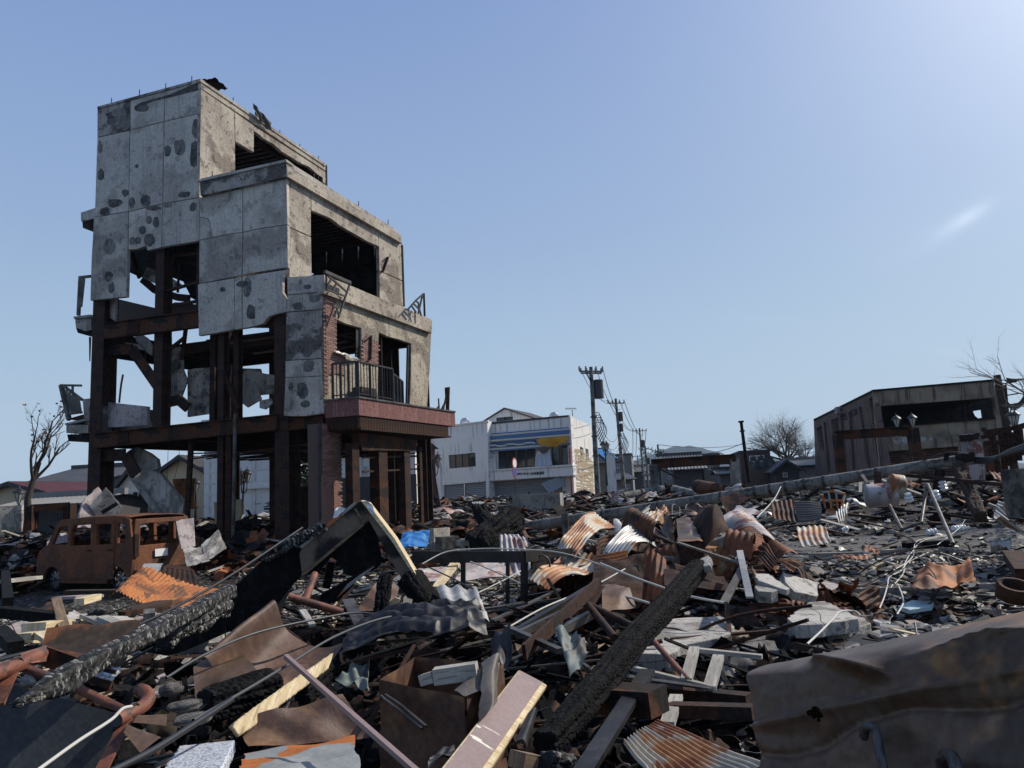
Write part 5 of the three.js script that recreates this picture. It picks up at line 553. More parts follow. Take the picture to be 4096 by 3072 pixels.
// ---------- trees ----------
function bareTree(name, label, base, H, o) {
  const r = rng(o.seed || 1), trunk = [], twigs = [], leaves = [], g = thing(name, label, 'tree', base);
  const E = o.env, out = q => E && ((q.x - base.x) / E[1]) ** 2 + ((q.y - E[0]) / E[2]) ** 2 + ((q.z - base.z) / E[1]) ** 2 > 1 && q.y > E[0] - E[2] * .7;
  const grow = (p, dir, len, rad, lev) => { if (out(p)) return; const n = lev < 2 ? 4 : 3; let q = p.clone(), d = dir.clone(), rr = rad; for (let i = 0; i < n; i++) { const e = q.clone().addScaledVector(d, len / n), r2 = rr * (lev === o.levels ? .62 : .86); (lev < 2 ? trunk : twigs).push(rod(q, e, rr, r2, lev < 2 ? 8 : lev < 4 ? 4 : 3, true)); q = e; rr = r2; d.add(V3((r() - .5) * o.gnarl, (r() - .5) * o.gnarl * .6 + o.lift, (r() - .5) * o.gnarl)).normalize(); if (lev < o.levels && i >= (lev === 0 ? 2 : 0)) { const k = lev === 0 ? o.first : o.kids; for (let m = 0; m < k; m++) { if (r() > (o.keep || .85)) continue; const a = r() * 6.283, side = V3(Math.cos(a), .1, Math.sin(a)).addScaledVector(d, -V3(Math.cos(a), .1, Math.sin(a)).dot(d)).normalize(); const ang = o.spread * (.6 + .6 * r()); grow(q, d.clone().multiplyScalar(Math.cos(ang)).addScaledVector(side, Math.sin(ang)).normalize(), len * o.ratio * (.75 + .5 * r()), rr * .62, lev + 1); } } } if (o.leafy && lev === o.levels && r() < o.leafy && q.x > base.x - .2) { const k = new THREE.PlaneGeometry(.12, .09); k.rotateX(r() * 3); k.rotateY(r() * 6); k.translate(q.x, q.y, q.z); leaves.push(k); } };
  grow(base.clone().add(V3(0, -.3, 0)), V3(o.lean || 0, 1, 0).normalize(), H * o.trunk, o.rad, 0);
  part('trunk', merge(trunk), M.bark, g); part('crown', merge(twigs), M[o.twig || 'bark'], g); if (leaves.length) part('dry_leaves', merge(leaves), M.leafDry, g).userData.kind = 'stuff';
}
bareTree('street_tree', 'bare pruned street tree with a few dry brown leaves', far(A5([178, 1040]), 42), 6.9, { seed: 12, levels: 4, first: 3, kids: 2, keep: .62, gnarl: .45, lift: .12, spread: .62, ratio: .52, trunk: .52, rad: .2, lean: .04, leafy: .25 });
bareTree('zelkova_tree', 'huge bare spreading tree rising behind the far houses', far(A7([1790, 960]), 150).setY(1), 14, { seed: 4, levels: 5, first: 6, kids: 2, keep: .72, gnarl: .34, lift: .02, spread: .85, ratio: .74, trunk: .4, rad: .55, twig: 'barkGrey', env: [9.6, 6.6, 4.9] });
bareTree('smaller_tree', 'thin bare tree between the spreading tree and the burnt block', far(A7([2010, 960]), 130).setY(1), 10, { seed: 9, levels: 4, first: 3, kids: 2, keep: .7, gnarl: .35, lift: .03, spread: .6, ratio: .6, trunk: .4, rad: .3, twig: 'barkGrey' });
bareTree('roadside_tree', 'bare thin-branched tree reaching in beside the coiled-wire pole', far(A8([2440, 900]), 27).setY(.6), 7, { seed: 21, levels: 4, first: 3, kids: 2, keep: .7, gnarl: .3, lift: .03, spread: .75, ratio: .6, trunk: .45, rad: .12, twig: 'barkGrey' });
{ const base = far(A4([400, 1760]), 38), g = thing('pine_tree', 'dark green pine seen through the tower ground floor', 'tree', base.clone().setY(.6)); part('trunk', rod(base.clone().setY(.5), base.clone().setY(4.6), .15, .05), M.bark, g); const r = rng(3), n = []; for (let i = 0; i < 1600; i++) { const t = r(), y = 1.4 + t * 3.4, rad = (1 - t) * 2 + .3, a = r() * 6.283, q = Math.sqrt(r()) * rad, k = new THREE.PlaneGeometry(.3, .1); k.rotateX(r() * 3); k.rotateY(r() * 6); k.translate(base.x + Math.cos(a) * q, y - q * .2, base.z + Math.sin(a) * q); n.push(k); } part('needles', merge(n), M.leafGreen, g).userData.kind = 'stuff'; }

// ---------- standing steel among the ruins ----------
{ const D = 33, P = p => far(A8(p), D), g = thing('steel_portal', 'rusted steel portal frame standing before the burnt brown block', 'steel frame', P([375, 1150])); part('beam', ibeam(P([330, 812]), P([1062, 765]), .36, .2, .02), M.rustBeam, g); part('post', bar(P([352, 800]), P([392, 1180]), .3, .3), M.rustBeam, g); part('post', bar(P([1068, 740]), P([1100, 1000]), .38, .3), M.rustBeam, g); }
{ const D = 40, P = p => far(A7(p), D), g = thing('steel_canopy', 'open rusted canopy frame with a scorched concrete post before the tiled houses', 'steel frame', P([320, 1220])); part('beam', ibeam(P([290, 985]), P([1212, 928]), .5, .3, .03), M.rustBeam, g); part('post', bar(P([312, 990]), P([335, 1240]), .42, .4), M.concreteDark, g); part('post', bar(P([1203, 930]), P([1228, 1205]), .42, .4), M.concrete, g); part('brace', bar(P([330, 1010]), P([600, 1150]), .08, .08), M.rustDark, g); part('post_cap', bar(P([1170, 925]), P([1225, 925]), .5, .3), M.rustDark, g); }
{ const D = 31, P = (p, e = 0) => far(A8(p), D + e), g = thing('steel_shed', 'skeletal rusted steel shed with a ribbed grey sheet wall at the right', 'steel frame', P([1880, 1200])); part('wall_sheet', sheet([P([1500, 800]), P([1720, 785]), P([1760, 1230]), P([1600, 1230])], { pitch: .09, amp: .02, nv: 10, crumple: .05, crumpleScale: 1 }), M.galvPink, g); part('rust_head', sheet([P([1485, 800], -.1), P([1720, 785], -.1), P([1700, 850], -.1), P([1520, 880], -.1)], { ragged: .15, nu: 20, nv: 8 }), M.rustBeam, g); for (const [a, b] of [[[1740, 780], [2160, 720]], [[1720, 830], [2160, 700]], [[1730, 740], [1830, 860]], [[1740, 880], [2000, 870]], [[1820, 800], [1885, 1180]], [[1905, 790], [1950, 1180]], [[1960, 760], [1990, 1100]], [[2050, 740], [2080, 1050]], [[2080, 740], [2110, 1000]], [[2000, 780], [2030, 1080]], [[1890, 900], [2120, 860]]]) part('steel_member', bar(P(a), P(b), .14, .14), M.rustDark, g); part('dark_sheet', sheet([P([1735, 885]), P([1880, 870]), P([1895, 1160]), P([1765, 1160])], { crumple: .05, nu: 12, nv: 12 }), M.rustCorrDark, g); }
{ const D = 36, P = p => far(A5(p), D), g = thing('gate_frame', 'rusted gate frame of square steel before the low grey building', 'steel frame', P([220, 1030])); part('post', bar(P([208, 870]), P([205, 1030]), .4, .3), M.rustBeam, g); part('lintel', bar(P([200, 885]), P([465, 868]), .3, .3), M.rustDark, g); part('post', bar(P([465, 860]), P([462, 980]), .45, .3), M.rustDark, g); part('roller_gate', sheet([P([255, 925]), P([485, 918]), P([485, 975]), P([255, 980])], { pitch: .12, amp: .02, nv: 3 }), M.wallDark, g); part('inner_frame', merge([bar(P([240, 890]), P([235, 1020]), .15, .15), bar(P([235, 885]), P([370, 880]), .15, .15)]), M.rustBeam, g); }
{ const D = 44, P = (p, e = 0) => far(A5(p), D + e); single('garden_wall', slab([P([-80, 1035]), P([112, 1035]), P([112, 868]), P([-80, 872])], .2), M.slabPale, 'white rendered garden wall left of the bare street tree', 'wall'); single('gate_pillar', bar(P([132, 1040]), P([132, 862]), .5, .5), M.slabPale, 'white gate pillar standing by the burnt street tree trunk', 'pillar'); }

// ---------- rubble: helpers that lay one named piece each ----------
const pt = (c, p, d) => far(c(p), d);
const pts = (c, ps, ds) => ps.map((p, i) => far(c(p), Array.isArray(ds) ? ds[i] : ds));
const SH = (name, label, cat, c, ps, ds, m, o = {}, group) => single(name, sheet(pts(c, ps, ds), o), M[m], label, cat, group);
const BR = (name, label, cat, c, a, da, b, db, w, h, m, group) => single(name, bar(pt(c, a, da), pt(c, b, db), w, h), M[m], label, cat, group);
const RD = (name, label, cat, c, a, da, b, db, r, m, group) => single(name, rod(pt(c, a, da), pt(c, b, db), r, r, 12), M[m], label, cat, group);
const LG = (name, label, c, a, da, b, db, w, h, sd, m, o) => single(name, charLog(pt(c, a, da), pt(c, b, db), w, h, sd, o), M[m], label, 'timber');
const HS = (name, label, c, ps, ds, r, m, group) => single(name, hose(pts(c, ps, ds), r), M[m], label, 'cable', group);
const SL = (name, label, cat, points, th, m, j = .02, sd = 3, group) => single(name, slab(points, th, j, sd), M[m], label, cat, group);
const onH = (c, ps, h) => ps.map((p, i) => ground(c(p), Array.isArray(h) ? h[i] : h));

// ---------- burnt car ----------
{
  const rw = far(A5([800, 1395]), 18.9), fw = far(A5([338, 1420]), 20.9); const dir = fw.clone().sub(rw).setY(0).normalize(); const yaw = Math.atan2(-dir.z, dir.x);
  const car = new THREE.Group(); car.name = 'burnt_car'; car.rotation.y = yaw; const by = (rw.y + fw.y) / 2 - .1; car.position.copy(rw.clone().addScaledVector(dir, -.45).setY(by)); scene.add(car); tag(car, 'burnt-out rust-brown box-shaped small car standing before the tower', 'car');
  const rot = Math.sign(V3(0, 0, 1).applyAxisAngle(V3(0, 1, 0), yaw).dot(CAM.clone().sub(rw))) || 1;   // which side of the car we see
  const cp = (n, g, m, par = car) => { const o = new THREE.Mesh(g, M[m]); o.name = n; o.castShadow = o.receiveShadow = true; par.add(o); return o; };
  const S2 = a => new THREE.Shape(a.map(v => new THREE.Vector2(...v))), Pth = a => new THREE.Path(a.map(v => new THREE.Vector2(...v)));
  const arch = (cx, r) => { const a = []; for (let i = 0; i <= 8; i++) { const t = Math.PI * i / 8; a.push([cx - Math.cos(t) * r, .28 + Math.sin(t) * r * .95]); } return a; };
  const W = 1.475, sideShape = () => S2([[.06, .24], ...arch(.5, .31), ...[[.85, .2], [2.4, .2]], ...arch(2.78, .31), [3.2, .24], [3.34, .34], [3.36, .66], [3.28, .9], [3.1, 1.0], [2.96, 1.06], [2.64, 1.55], [2.5, 1.62], [1.2, 1.66], [.3, 1.63], [.14, 1.56], [.06, 1.1], [.02, .8]]);
  const qw = [[.24, 1.06], [.52, 1.05], [.54, 1.46], [.5, 1.5], [.26, 1.5]], rd = [[.68, 1.04], [1.2, 1.03], [1.24, 1.5], [.7, 1.51]], fd = [[1.38, 1.03], [2.12, 1.02], [2.1, 1.36], [1.98, 1.5], [1.4, 1.51]], tri = [[2.24, 1.04], [2.82, 1.06], [2.58, 1.46], [2.24, 1.5]];
  for (const sgn of [1, -1]) {
    const s = sideShape(); for (const w of [qw, rd, fd, tri]) s.holes.push(Pth(w)); const g = new THREE.ExtrudeGeometry(s, { depth: .05, bevelEnabled: true, bevelSize: .012, bevelThickness: .012, bevelSegments: 2 }); g.translate(0, 0, sgn > 0 ? 0 : -W); if (rot < 0) g.translate(0, 0, W - .05); const z0 = rot < 0 ? (sgn > 0 ? W - .05 : -.05) : (sgn > 0 ? 0 : -W);
    const side = cp('body_side', g, 'rustCar'); const outZ = sgn > 0 ? (rot < 0 ? W : .05) : (rot < 0 ? -.05 : -W);
    const door = (x0, x1, win, nm) => { const d = S2([[x0, .3], [x1, .3], [x1 + (nm === 'front_door' ? .12 : 0), .9], [x1 + (nm === 'front_door' ? .02 : 0), 1.02], [x1 - (nm === 'front_door' ? .14 : .0), 1.56], [x0, 1.58]]); d.holes.push(Pth(win)); const dg = new THREE.ExtrudeGeometry(d, { depth: .014, bevelEnabled: true, bevelSize: .006, bevelThickness: .006, bevelSegments: 1 }); dg.translate(0, 0, outZ + (sgn * (rot > 0 ? 1 : 1) > 0 ? .012 : -.026)); const o = cp(nm, dg, 'rustCar'); const h = new THREE.BoxGeometry(.16, .03, .03); h.translate(x0 + .12, .92, outZ + (sgn > 0 ? .04 : -.04)); cp('door_handle', h, 'rustDark', o); };
    door(.6, 1.29, rd, 'rear_door'); door(1.31, 2.2, fd, 'front_door');
    for (const cx of [.5, 2.78]) { const z = outZ - sgn * .12; const wh = cp('wheel', (() => { const k = new THREE.TorusGeometry(.235, .055, 8, 28); k.translate(cx, .26, z); return k; })(), 'sooty'); const rim = new THREE.CylinderGeometry(.19, .19, .06, 24, 1, true); rim.rotateX(Math.PI / 2); rim.translate(cx, .26, z); cp('rim', rim, 'alu', wh); for (let i = 0; i < 9; i++) { const a = i / 9 * 6.283, sp = new THREE.BoxGeometry(.15, .045, .03); sp.translate(.115, 0, 0); sp.rotateZ(a); sp.translate(cx, .26, z + sgn * .015); cp('spoke', sp, 'alu', wh); } const hb = new THREE.CylinderGeometry(.05, .05, .05, 12); hb.rotateX(Math.PI / 2); hb.translate(cx, .26, z + sgn * .02); cp('hub', hb, 'steelGrey', wh); }
  }
  const zc = rot < 0 ? (W - .0) / 2 + 0 : -(W - .05) / 2, zA = rot < 0 ? -.02 : -W + .03, zB = rot < 0 ? W - .03 : .02; const Q = (x, y, k) => V3(x, y, lerp(zA, zB, k));
  const skin = (n, prof, m, o = {}) => { const rows = prof.map(([x, y]) => [Q(x, y, 0), Q(x, y, 1)]); const gs = []; for (let i = 0; i < rows.length - 1; i++) { const g = new THREE.BufferGeometry(), K = 10, pos = [], uv = [], id = []; for (let j = 0; j <= 1; j++) for (let k = 0; k <= K; k++) { const p = rows[i + j][0].clone().lerp(rows[i + j][1], k / K); if (o.crown) p.y += o.crown * Math.sin(Math.PI * k / K); p.y += (vn(p.x * 3, p.z * 3) - .5) * (o.dent || 0); pos.push(p.x, p.y, p.z); uv.push(p.x, p.z); } for (let k = 0; k < K; k++) id.push(k, k + 1, K + 2 + k, k, K + 2 + k, K + 1 + k); g.setAttribute('position', new THREE.Float32BufferAttribute(pos, 3)); g.setAttribute('uv', new THREE.Float32BufferAttribute(uv, 2)); g.setIndex(id); g.computeVertexNormals(); gs.push(g); } return cp(n, toCreasedNormals(mergeVertices(merge(gs)), .8), m); };
  skin('roof', [[.16, 1.62], [.3, 1.645], [.8, 1.665], [1.4, 1.665], [2.1, 1.65], [2.5, 1.625], [2.64, 1.56]], 'rustCar', { crown: .03, dent: .03 }); skin('bonnet', [[2.96, 1.07], [3.1, 1.01], [3.28, .91], [3.34, .7]], 'rustCar', { crown: .03, dent: .03 }); skin('front_panel', [[3.35, .72], [3.37, .6], [3.35, .34], [3.2, .25]], 'rustDark'); skin('floor_pan', [[.1, .25], [3.2, .25]], 'sooty');
  { const gs = new THREE.Shape([[-.72, .3], [.72, .3], [.72, 1.0], [.66, 1.56], [-.66, 1.56], [-.72, 1.0]].map(v => new THREE.Vector2(...v))); const wn = []; for (let i = 0; i <= 4; i++) { const a = Math.PI / 2 * i / 4; wn.push([.46 + .1 * Math.cos(a), 1.4 + .08 * Math.sin(a)]); } for (let i = 0; i <= 4; i++) { const a = Math.PI / 2 + Math.PI / 2 * i / 4; wn.push([-.46 + .1 * Math.cos(a), 1.4 + .08 * Math.sin(a)]); } wn.push([-.58, .98], [.58, .98]); gs.holes.push(Pth(wn)); const g = new THREE.ExtrudeGeometry(gs, { depth: .04, bevelEnabled: true, bevelSize: .012, bevelThickness: .012, bevelSegments: 2 }); g.rotateY(-Math.PI / 2); g.rotateZ(-.04); g.translate(.05, 0, (zA + zB) / 2); const gate = cp('tailgate', g, 'rustCar'); const pl = new THREE.BoxGeometry(.01, .165, .33); pl.rotateZ(-.04); pl.translate(.0 - .005, .8, (zA + zB) / 2 + (rot < 0 ? -.05 : .05)); cp('number_plate', pl, 'white', gate); const kn = new THREE.CylinderGeometry(.04, .04, .02, 10); kn.rotateZ(Math.PI / 2); kn.translate(-.005, .63, (zA + zB) / 2); cp('gate_lock', kn, 'sooty', gate); const bm = new THREE.BoxGeometry(.1, .22, 1.4); bm.translate(-.02, .36, (zA + zB) / 2); cp('bumper', bm, 'rustDark'); for (const k of [.03, .97]) { const t = new THREE.BoxGeometry(.05, .5, .1); t.translate(.0, 1.0, lerp(zA, zB, k)); cp('tail_lamp_recess', t, 'rustDark'); } }
  for (const [x, k] of [[1.9, .28], [1.9, .72], [.95, .28], [.95, .72]]) { const gs = []; const z = lerp(zA, zB, k); for (const e of [-.2, .2]) gs.push(bar(V3(x, .5, z + e), V3(x - .2, 1.15, z + e), .03, .03), bar(V3(x, .5, z + e), V3(x + .45, .52, z + e), .03, .03)); gs.push(bar(V3(x - .2, 1.15, z - .2), V3(x - .2, 1.15, z + .2), .03, .03), bar(V3(x - .1, .85, z - .2), V3(x - .1, .85, z + .2), .02, .02)); cp('seat_frame', merge(gs), 'rustDark'); }
  { const st = new THREE.TorusGeometry(.17, .015, 6, 20); st.rotateY(Math.PI / 2); st.translate(2.25, 1.0, lerp(zA, zB, .28)); cp('steering_wheel', st, 'rustDark'); }
}
// slabs and sheets fallen round the car
SL('wall_slab', 'tall pinkish wall slab leaning behind the burnt car', 'wall slab', pts(A5, [[508, 1010], [548, 850], [575, 810], [655, 738], [672, 770], [640, 1010]], [21.6, 22, 22.1, 22.4, 22.4, 21.8]), .1, 'boardPink'); SL('wall_slab', 'square grey wall slab tipped on its corner above the burnt car', 'wall slab', pts(A5, [[596, 872], [702, 748], [806, 878], [745, 985], [670, 988]], 22), .1, 'slabPale'); BR('charred_batten', 'short black beam lying across the tipped grey slab', 'timber', A5, [675, 915], 21.6, [778, 852], 21.6, .1, .1, 'char');
SL('wall_slab', 'low pale slab in front of the car bonnet', 'wall slab', pts(A5, [[288, 1200], [312, 1105], [445, 1062], [480, 1190]], [21.5, 21.8, 22, 21.5]), .08, 'boardPink'); SL('white_board', 'smooth white board leaning on the tail of the burnt car', 'board', pts(A5, [[1165, 962], [1285, 950], [1292, 1140], [1205, 1155]], [19.3, 19.5, 19, 18.8]), .05, 'boardPink', .004);
single('bent_cladding', merge([sheet(pts(A5, [[1215, 1160], [1335, 1145], [1395, 1245], [1240, 1280]], [18.6, 18.8, 18, 17.9]), { crumple: .05 }), sheet(pts(A5, [[1335, 1130], [1450, 1030], [1505, 1150], [1370, 1245]], [18.8, 19.2, 18.6, 18.1]), { crumple: .03, nu: 16, nv: 16 })]), M.slabPale, 'folded pale cladding sheet to the right of the burnt car', 'metal sheet');
single('metal_box', merge([sheet(pts(A5, [[948, 1262], [1075, 1260], [1050, 1340], [935, 1330]], [17, 17, 16.5, 16.5]), { crumple: .02 }), sheet(pts(A5, [[948, 1262], [1075, 1260], [1085, 1250], [960, 1250]], [17, 17, 17.5, 17.5]), {})]), M.galvanised, 'small pale metal box lying before the burnt car', 'metal box'); single('metal_box', merge([sheet(pts(A5, [[1080, 1275], [1290, 1300], [1312, 1400], [1050, 1350]], [16.6, 16.6, 16, 16]), { pitch: .1, amp: .012, nv: 8 }), sheet(pts(A5, [[1080, 1275], [1290, 1300], [1250, 1270], [1110, 1255]], [16.6, 16.6, 17.2, 17.2]), { nu: 6, nv: 4 })]), M.rustDark, 'dark rust-brown ribbed bin panel beside the small pale metal box', 'metal sheet');
SH('corrugated_sheet', 'broad sunlit orange corrugated sheet lying before the burnt car', 'metal sheet', B1, [[1045, 195], [1700, 300], [1290, 418], [820, 412]], [14.2, 12.4, 11.2, 12], 'rustOrange', { pitch: .09, amp: .014, nv: 24, bend: (s, t) => .12 * Math.exp(-((s - .12) ** 2) / .02) + .05 * Math.sin(s * 5), ragged: .06, crumple: .04, crumpleScale: 1 });
SH('corrugated_sheet', 'crumpled orange sheet below the broad orange corrugated one', 'metal sheet', B1, [[1260, 430], [1640, 345], [1560, 470], [1350, 490]], [11.2, 11.6, 10.5, 10.3], 'rustOrange', { crumple: .1, crumpleScale: 3, ragged: .05 }); SL('white_board', 'irregular white scrap lying on the orange corrugated sheet', 'board', pts(B1, [[1335, 405], [1430, 362], [1515, 365], [1440, 405]], [11.3, 11.8, 11.6, 11.1]), .015, 'white', .01);

// ---------- gabled burnt timber frame ----------
{
  const apex = far(B2([1435, 232]), 8.2), PA = frame(apex, az(-112)), PB = frame(apex, az(92)), g = thing('burnt_gable', 'collapsed burnt wooden gable with a sunlit pale edge', 'timber frame', V3(apex.x, .5, apex.z));
  const P = (n, f, a, d, off, m, h = []) => part(n, slabOn(f, B2(a), d, off, h), M[m], g);
  P('face_board', PA, [[1375, 245], [1430, 232], [1498, 402], [1440, 432], [1170, 650], [905, 885], [880, 700], [905, 640], [1080, 480]], .05, 0, 'sootPanel'); P('cross_batten', PA, [[1438, 425], [1452, 445], [905, 905], [898, 880]], .06, -.03, 'woodTan'); P('corner_batten', PA, [[1362, 300], [1380, 292], [1460, 425], [1448, 440]], .06, -.03, 'woodTan');
  P('inner_board', PA, [[1450, 445], [1505, 410], [1560, 520], [1620, 760], [1560, 835], [1530, 800], [1400, 905], [1280, 880], [1250, 780], [1160, 730], [1060, 850], [900, 905]], .04, .05, 'char'); P('inner_board', PA, [[1530, 800], [1545, 840], [1420, 900], [1300, 1040], [1220, 1110], [1100, 1165], [1040, 1110], [1085, 1050]], .05, .03, 'char'); P('torn_lining', PA, [[1545, 805], [1500, 850], [1350, 965], [1210, 1090], [1300, 970], [1420, 880]], .01, .01, 'plateGrey'); P('hanging_stud', PA, [[1130, 770], [1190, 770], [1180, 900], [1150, 1010], [1085, 1000]], .06, .25, 'char');
  P('leg_board', PA, [[905, 640], [890, 900], [790, 1010], [640, 1200], [420, 1330], [250, 1390], [0, 1500], [0, 1140], [200, 1040], [350, 950], [580, 735], [800, 660]], .1, .02, 'char');
  P('leg_board', PA, [[-2, 1142], [-2, 1498], [-140, 1560], [-300, 1600], [-520, 1560], [-640, 1500], [-430, 1360], [-180, 1240]], .1, .02, 'char'); P('lower_board', PA, [[640, 1200], [790, 1010], [830, 960], [760, 1110], [720, 1190]], .04, .1, 'sootPanel');
  P('right_leg', PB, [[1440, 236], [1905, 890], [1935, 960], [1830, 1000], [1790, 930], [1500, 410]], .11, 0, 'sootPanel'); P('right_leg_edge', PB, [[1420, 225], [1480, 245], [1720, 560], [1910, 880], [1900, 905], [1700, 590], [1440, 250]], .17, -.035, 'woodPale'); P('end_block', PB, [[1790, 930], [1870, 895], [1920, 1010], [1860, 1050]], .05, -.06, 'sootPanel'); part('nail', rod(meet(B2([1870, 920]), PB, -.06), meet(B2([1868, 918]), PB, -.09), .008, .014, 6), M.steelGrey, g);
  part('charred_end', charLog(meet(B2([1850, 900]), PB, .06), meet(B2([2130, 1290]), PB, -.2), .26, .2, 5, { step: .012 }), M.char, g); part('roof_edge', charLog(meet(B2([1110, 450]), PA, .0), meet(B2([570, 735]), PA, -.05), .12, .12, 9, { step: .012 }), M.charAsh, g); part('ridge_film', sheet([meet(B2([1450, 228]), PB, -.06), meet(B2([1500, 225]), PB, -.08), meet(B2([1590, 380]), PB, -.1), meet(B2([1545, 365]), PB, -.06)], { crumple: .03, crumpleScale: 8 }), M.white, g); part('ridge_film', sheet([meet(B2([1180, 390]), PA, -.04), meet(B2([1215, 290]), PA, -.02), meet(B2([1290, 300]), PA, -.05), meet(B2([1240, 360]), PA, -.08)], { crumple: .04, crumpleScale: 8 }), M.white, g); part('edge_strip', bar(meet(B2([1380, 245]), PA, -.02), meet(B2([890, 640]), PA, -.02), .02, .03), M.plateGrey, g);
}
LG('charred_timber', 'long ash-silvered charred timber pointing down towards the rusty pipes', B1, [105, 1180], 2.95, [1760, 310], 6.9, .095, .095, 2, 'charAsh', { tip: .1, cu: .1, cv: .024, depth: .008, step: .009, na: 48 }); LG('charred_timber', 'shorter charred timber lying along the underside of the long silvered one', B1, [1230, 690], 5.2, [1712, 440], 6.4, .12, .12, 6, 'charAsh', { depth: .016 }); LG('charred_timber', 'burnt sill piece half buried in the planks before the orange sheet', B1, [725, 515], 8.4, [930, 440], 9.2, .14, .1, 8, 'charAsh', { depth: .02 });
LG('charred_timber', 'massive charred post leaning up out of the rubble, pale at its end', B5, [1180, 1430], 3.9, [2690, -315], 6.3, .14, .14, 3, 'char', { cu: .042, cv: .034, depth: .007, step: .008, na: 96 }); SL('ash_lump', 'pale ashy cap on the end of the massive charred post', 'concrete', pts(B6, [[888, 850], [935, 805], [1040, 815], [1068, 850], [1050, 885], [945, 870]], [6.25, 6.3, 6.35, 6.3, 6.2, 6.2]), .06, 'slabPale', .01);
LG('charred_timber', 'short charred chunk lying on the tan metal sheet', B3, [20, 950], 4.6, [695, 740], 4.85, .2, .17, 4, 'char', { depth: .016, tail: .1 }); LG('charred_timber', 'charred timber under the pale broken plank', B3, [890, 850], 4.7, [1190, 575], 5.1, .1, .1, 12, 'char', { depth: .014 }); LG('charred_timber', 'thick black timber crossing another in front of the fallen pole', B4, [470, 690], 14.4, [850, 400], 16.2, .5, .5, 7, 'char', { step: .03, cu: .12, cv: .09, depth: .04 }); LG('charred_timber', 'steep black timber crossed by the thicker one', B4, [505, 335], 17.2, [670, 540], 15.8, .32, .32, 10, 'char', { step: .03, cu: .12, cv: .09, depth: .03 }); LG('charred_timber', 'stub of charred stud beside a split pale board', B3, [1600, 210], 6.4, [1650, 90 - 300], 6.7, .12, .1, 14, 'char', {});

// ---------- foreground ----------
{ const TL1 = pt(FF, [1596, 1385], 3.6), TR1 = pt(FF, [2290, 1205], 2.95), BR1 = pt(FF, [2290, 1860], 2.6), BL1 = pt(FF, [1690, 1860], 3.1); const g = single('dented_sheet_metal', sheet([TL1, TR1, BR1, BL1], { nu: 110, nv: 80, bend: (s, t) => -.34 * Math.pow(clamp(1 - t / (.2 + .16 * s)), 1.7) + .07 * Math.exp(-Math.abs(t - .14 - .62 * (s - .26)) / .035) * sstep(.2, .3, s) * (1 - sstep(.48, .6, s)) + .03 * Math.exp(-Math.abs(t - .44 + .06 * s) / .02) * (1 - .4 * s) - .03 * Math.exp(-Math.abs(t - .56 + .12 * s - .04 * Math.sin(s * 9)) / .03) + .06 * Math.exp(-Math.abs(t - .2 - .3 * Math.abs(s - .82)) / .03) * Math.exp(-(((s - .82) / .16) ** 2)) + .05 * (fbm(s * 5 + 3, t * 5 + 1, 3) - .5) + .07 * Math.abs(fbm(s * 3.3 + 7, t * 2.6 + 2, 2) - .5) + .008 * (fbm(s * 16, t * 16, 2) - .5), hole: (s, t) => Math.hypot((s - .275) / .028, (t - .43) / .028) < 1 || Math.hypot((s - .26) / .006, (t - .085) / .008) < 1 || Math.hypot((s - .33) / .006, (t - .075) / .008) < 1 }), M.rustSheet, 'large dented rust-brown metal panel with a round hole, leaning in the foreground', 'metal sheet');
  const pipe = (ps, ds, r) => part('bent_handle', hose(pts(FF, ps, ds), r, 30, 12), M.steelGrey, g); pipe([[1866, 1592], [1872, 1570], [1888, 1574], [1900, 1620], [1915, 1700]], [3.0, 2.97, 2.95, 2.88, 2.75], .016); pipe([[2042, 1680], [2036, 1640], [2052, 1632], [2066, 1660], [2080, 1750]], [2.85, 2.8, 2.78, 2.7, 2.6], .02); }
SH('corrugated_sheet', 'ribbed rusty corrugated sheet tucked beside the large dented panel', 'metal sheet', B8, [[-10, 790], [185, 672], [800, 925], [250, 1130]], [3.7, 4.3, 3.6, 3.1], 'galvRust', { pitch: .05, amp: .011, nv: 20, crumple: .01, crumpleScale: 2 });
{ const q = pts(B5, [[925, 692], [1190, 832], [560, 1690], [120, 1720]], [4.75, 4.7, 3.35, 3.35]); const g = single('painted_board', slab(q, .04, 0), M.woodPale, 'pink-painted board with a bare pale edge sloping out of the rubble', 'board'); const i = (a, b, k) => a.clone().lerp(b, k); const f = slab([i(q[0], q[1], .03), i(q[0], q[1], .86), i(q[3], q[2], .86), i(q[3], q[2], .05)], .004); f.translate(0, .0035, 0); part('painted_face', f, M.pinkPaint, g); }
SL('broken_plank', 'pale broken plank under the thin slanting rod', 'plank', pts(B3, [[1180, 470], [1135, 602], [690, 940], [520, 1075], [465, 1108], [440, 1060], [410, 1015], [560, 900], [740, 770]], [4.9, 4.8, 4.35, 4.15, 4.1, 4.1, 4.1, 4.25, 4.5]), .025, 'woodPale', .0025, 8); BR('thin_rod', 'thin pinkish rod slanting across the pale broken plank', 'rod', B3, [758, 498], 4.3, [1960, 1560], 2.95, .022, .022, 'pinkPaint');
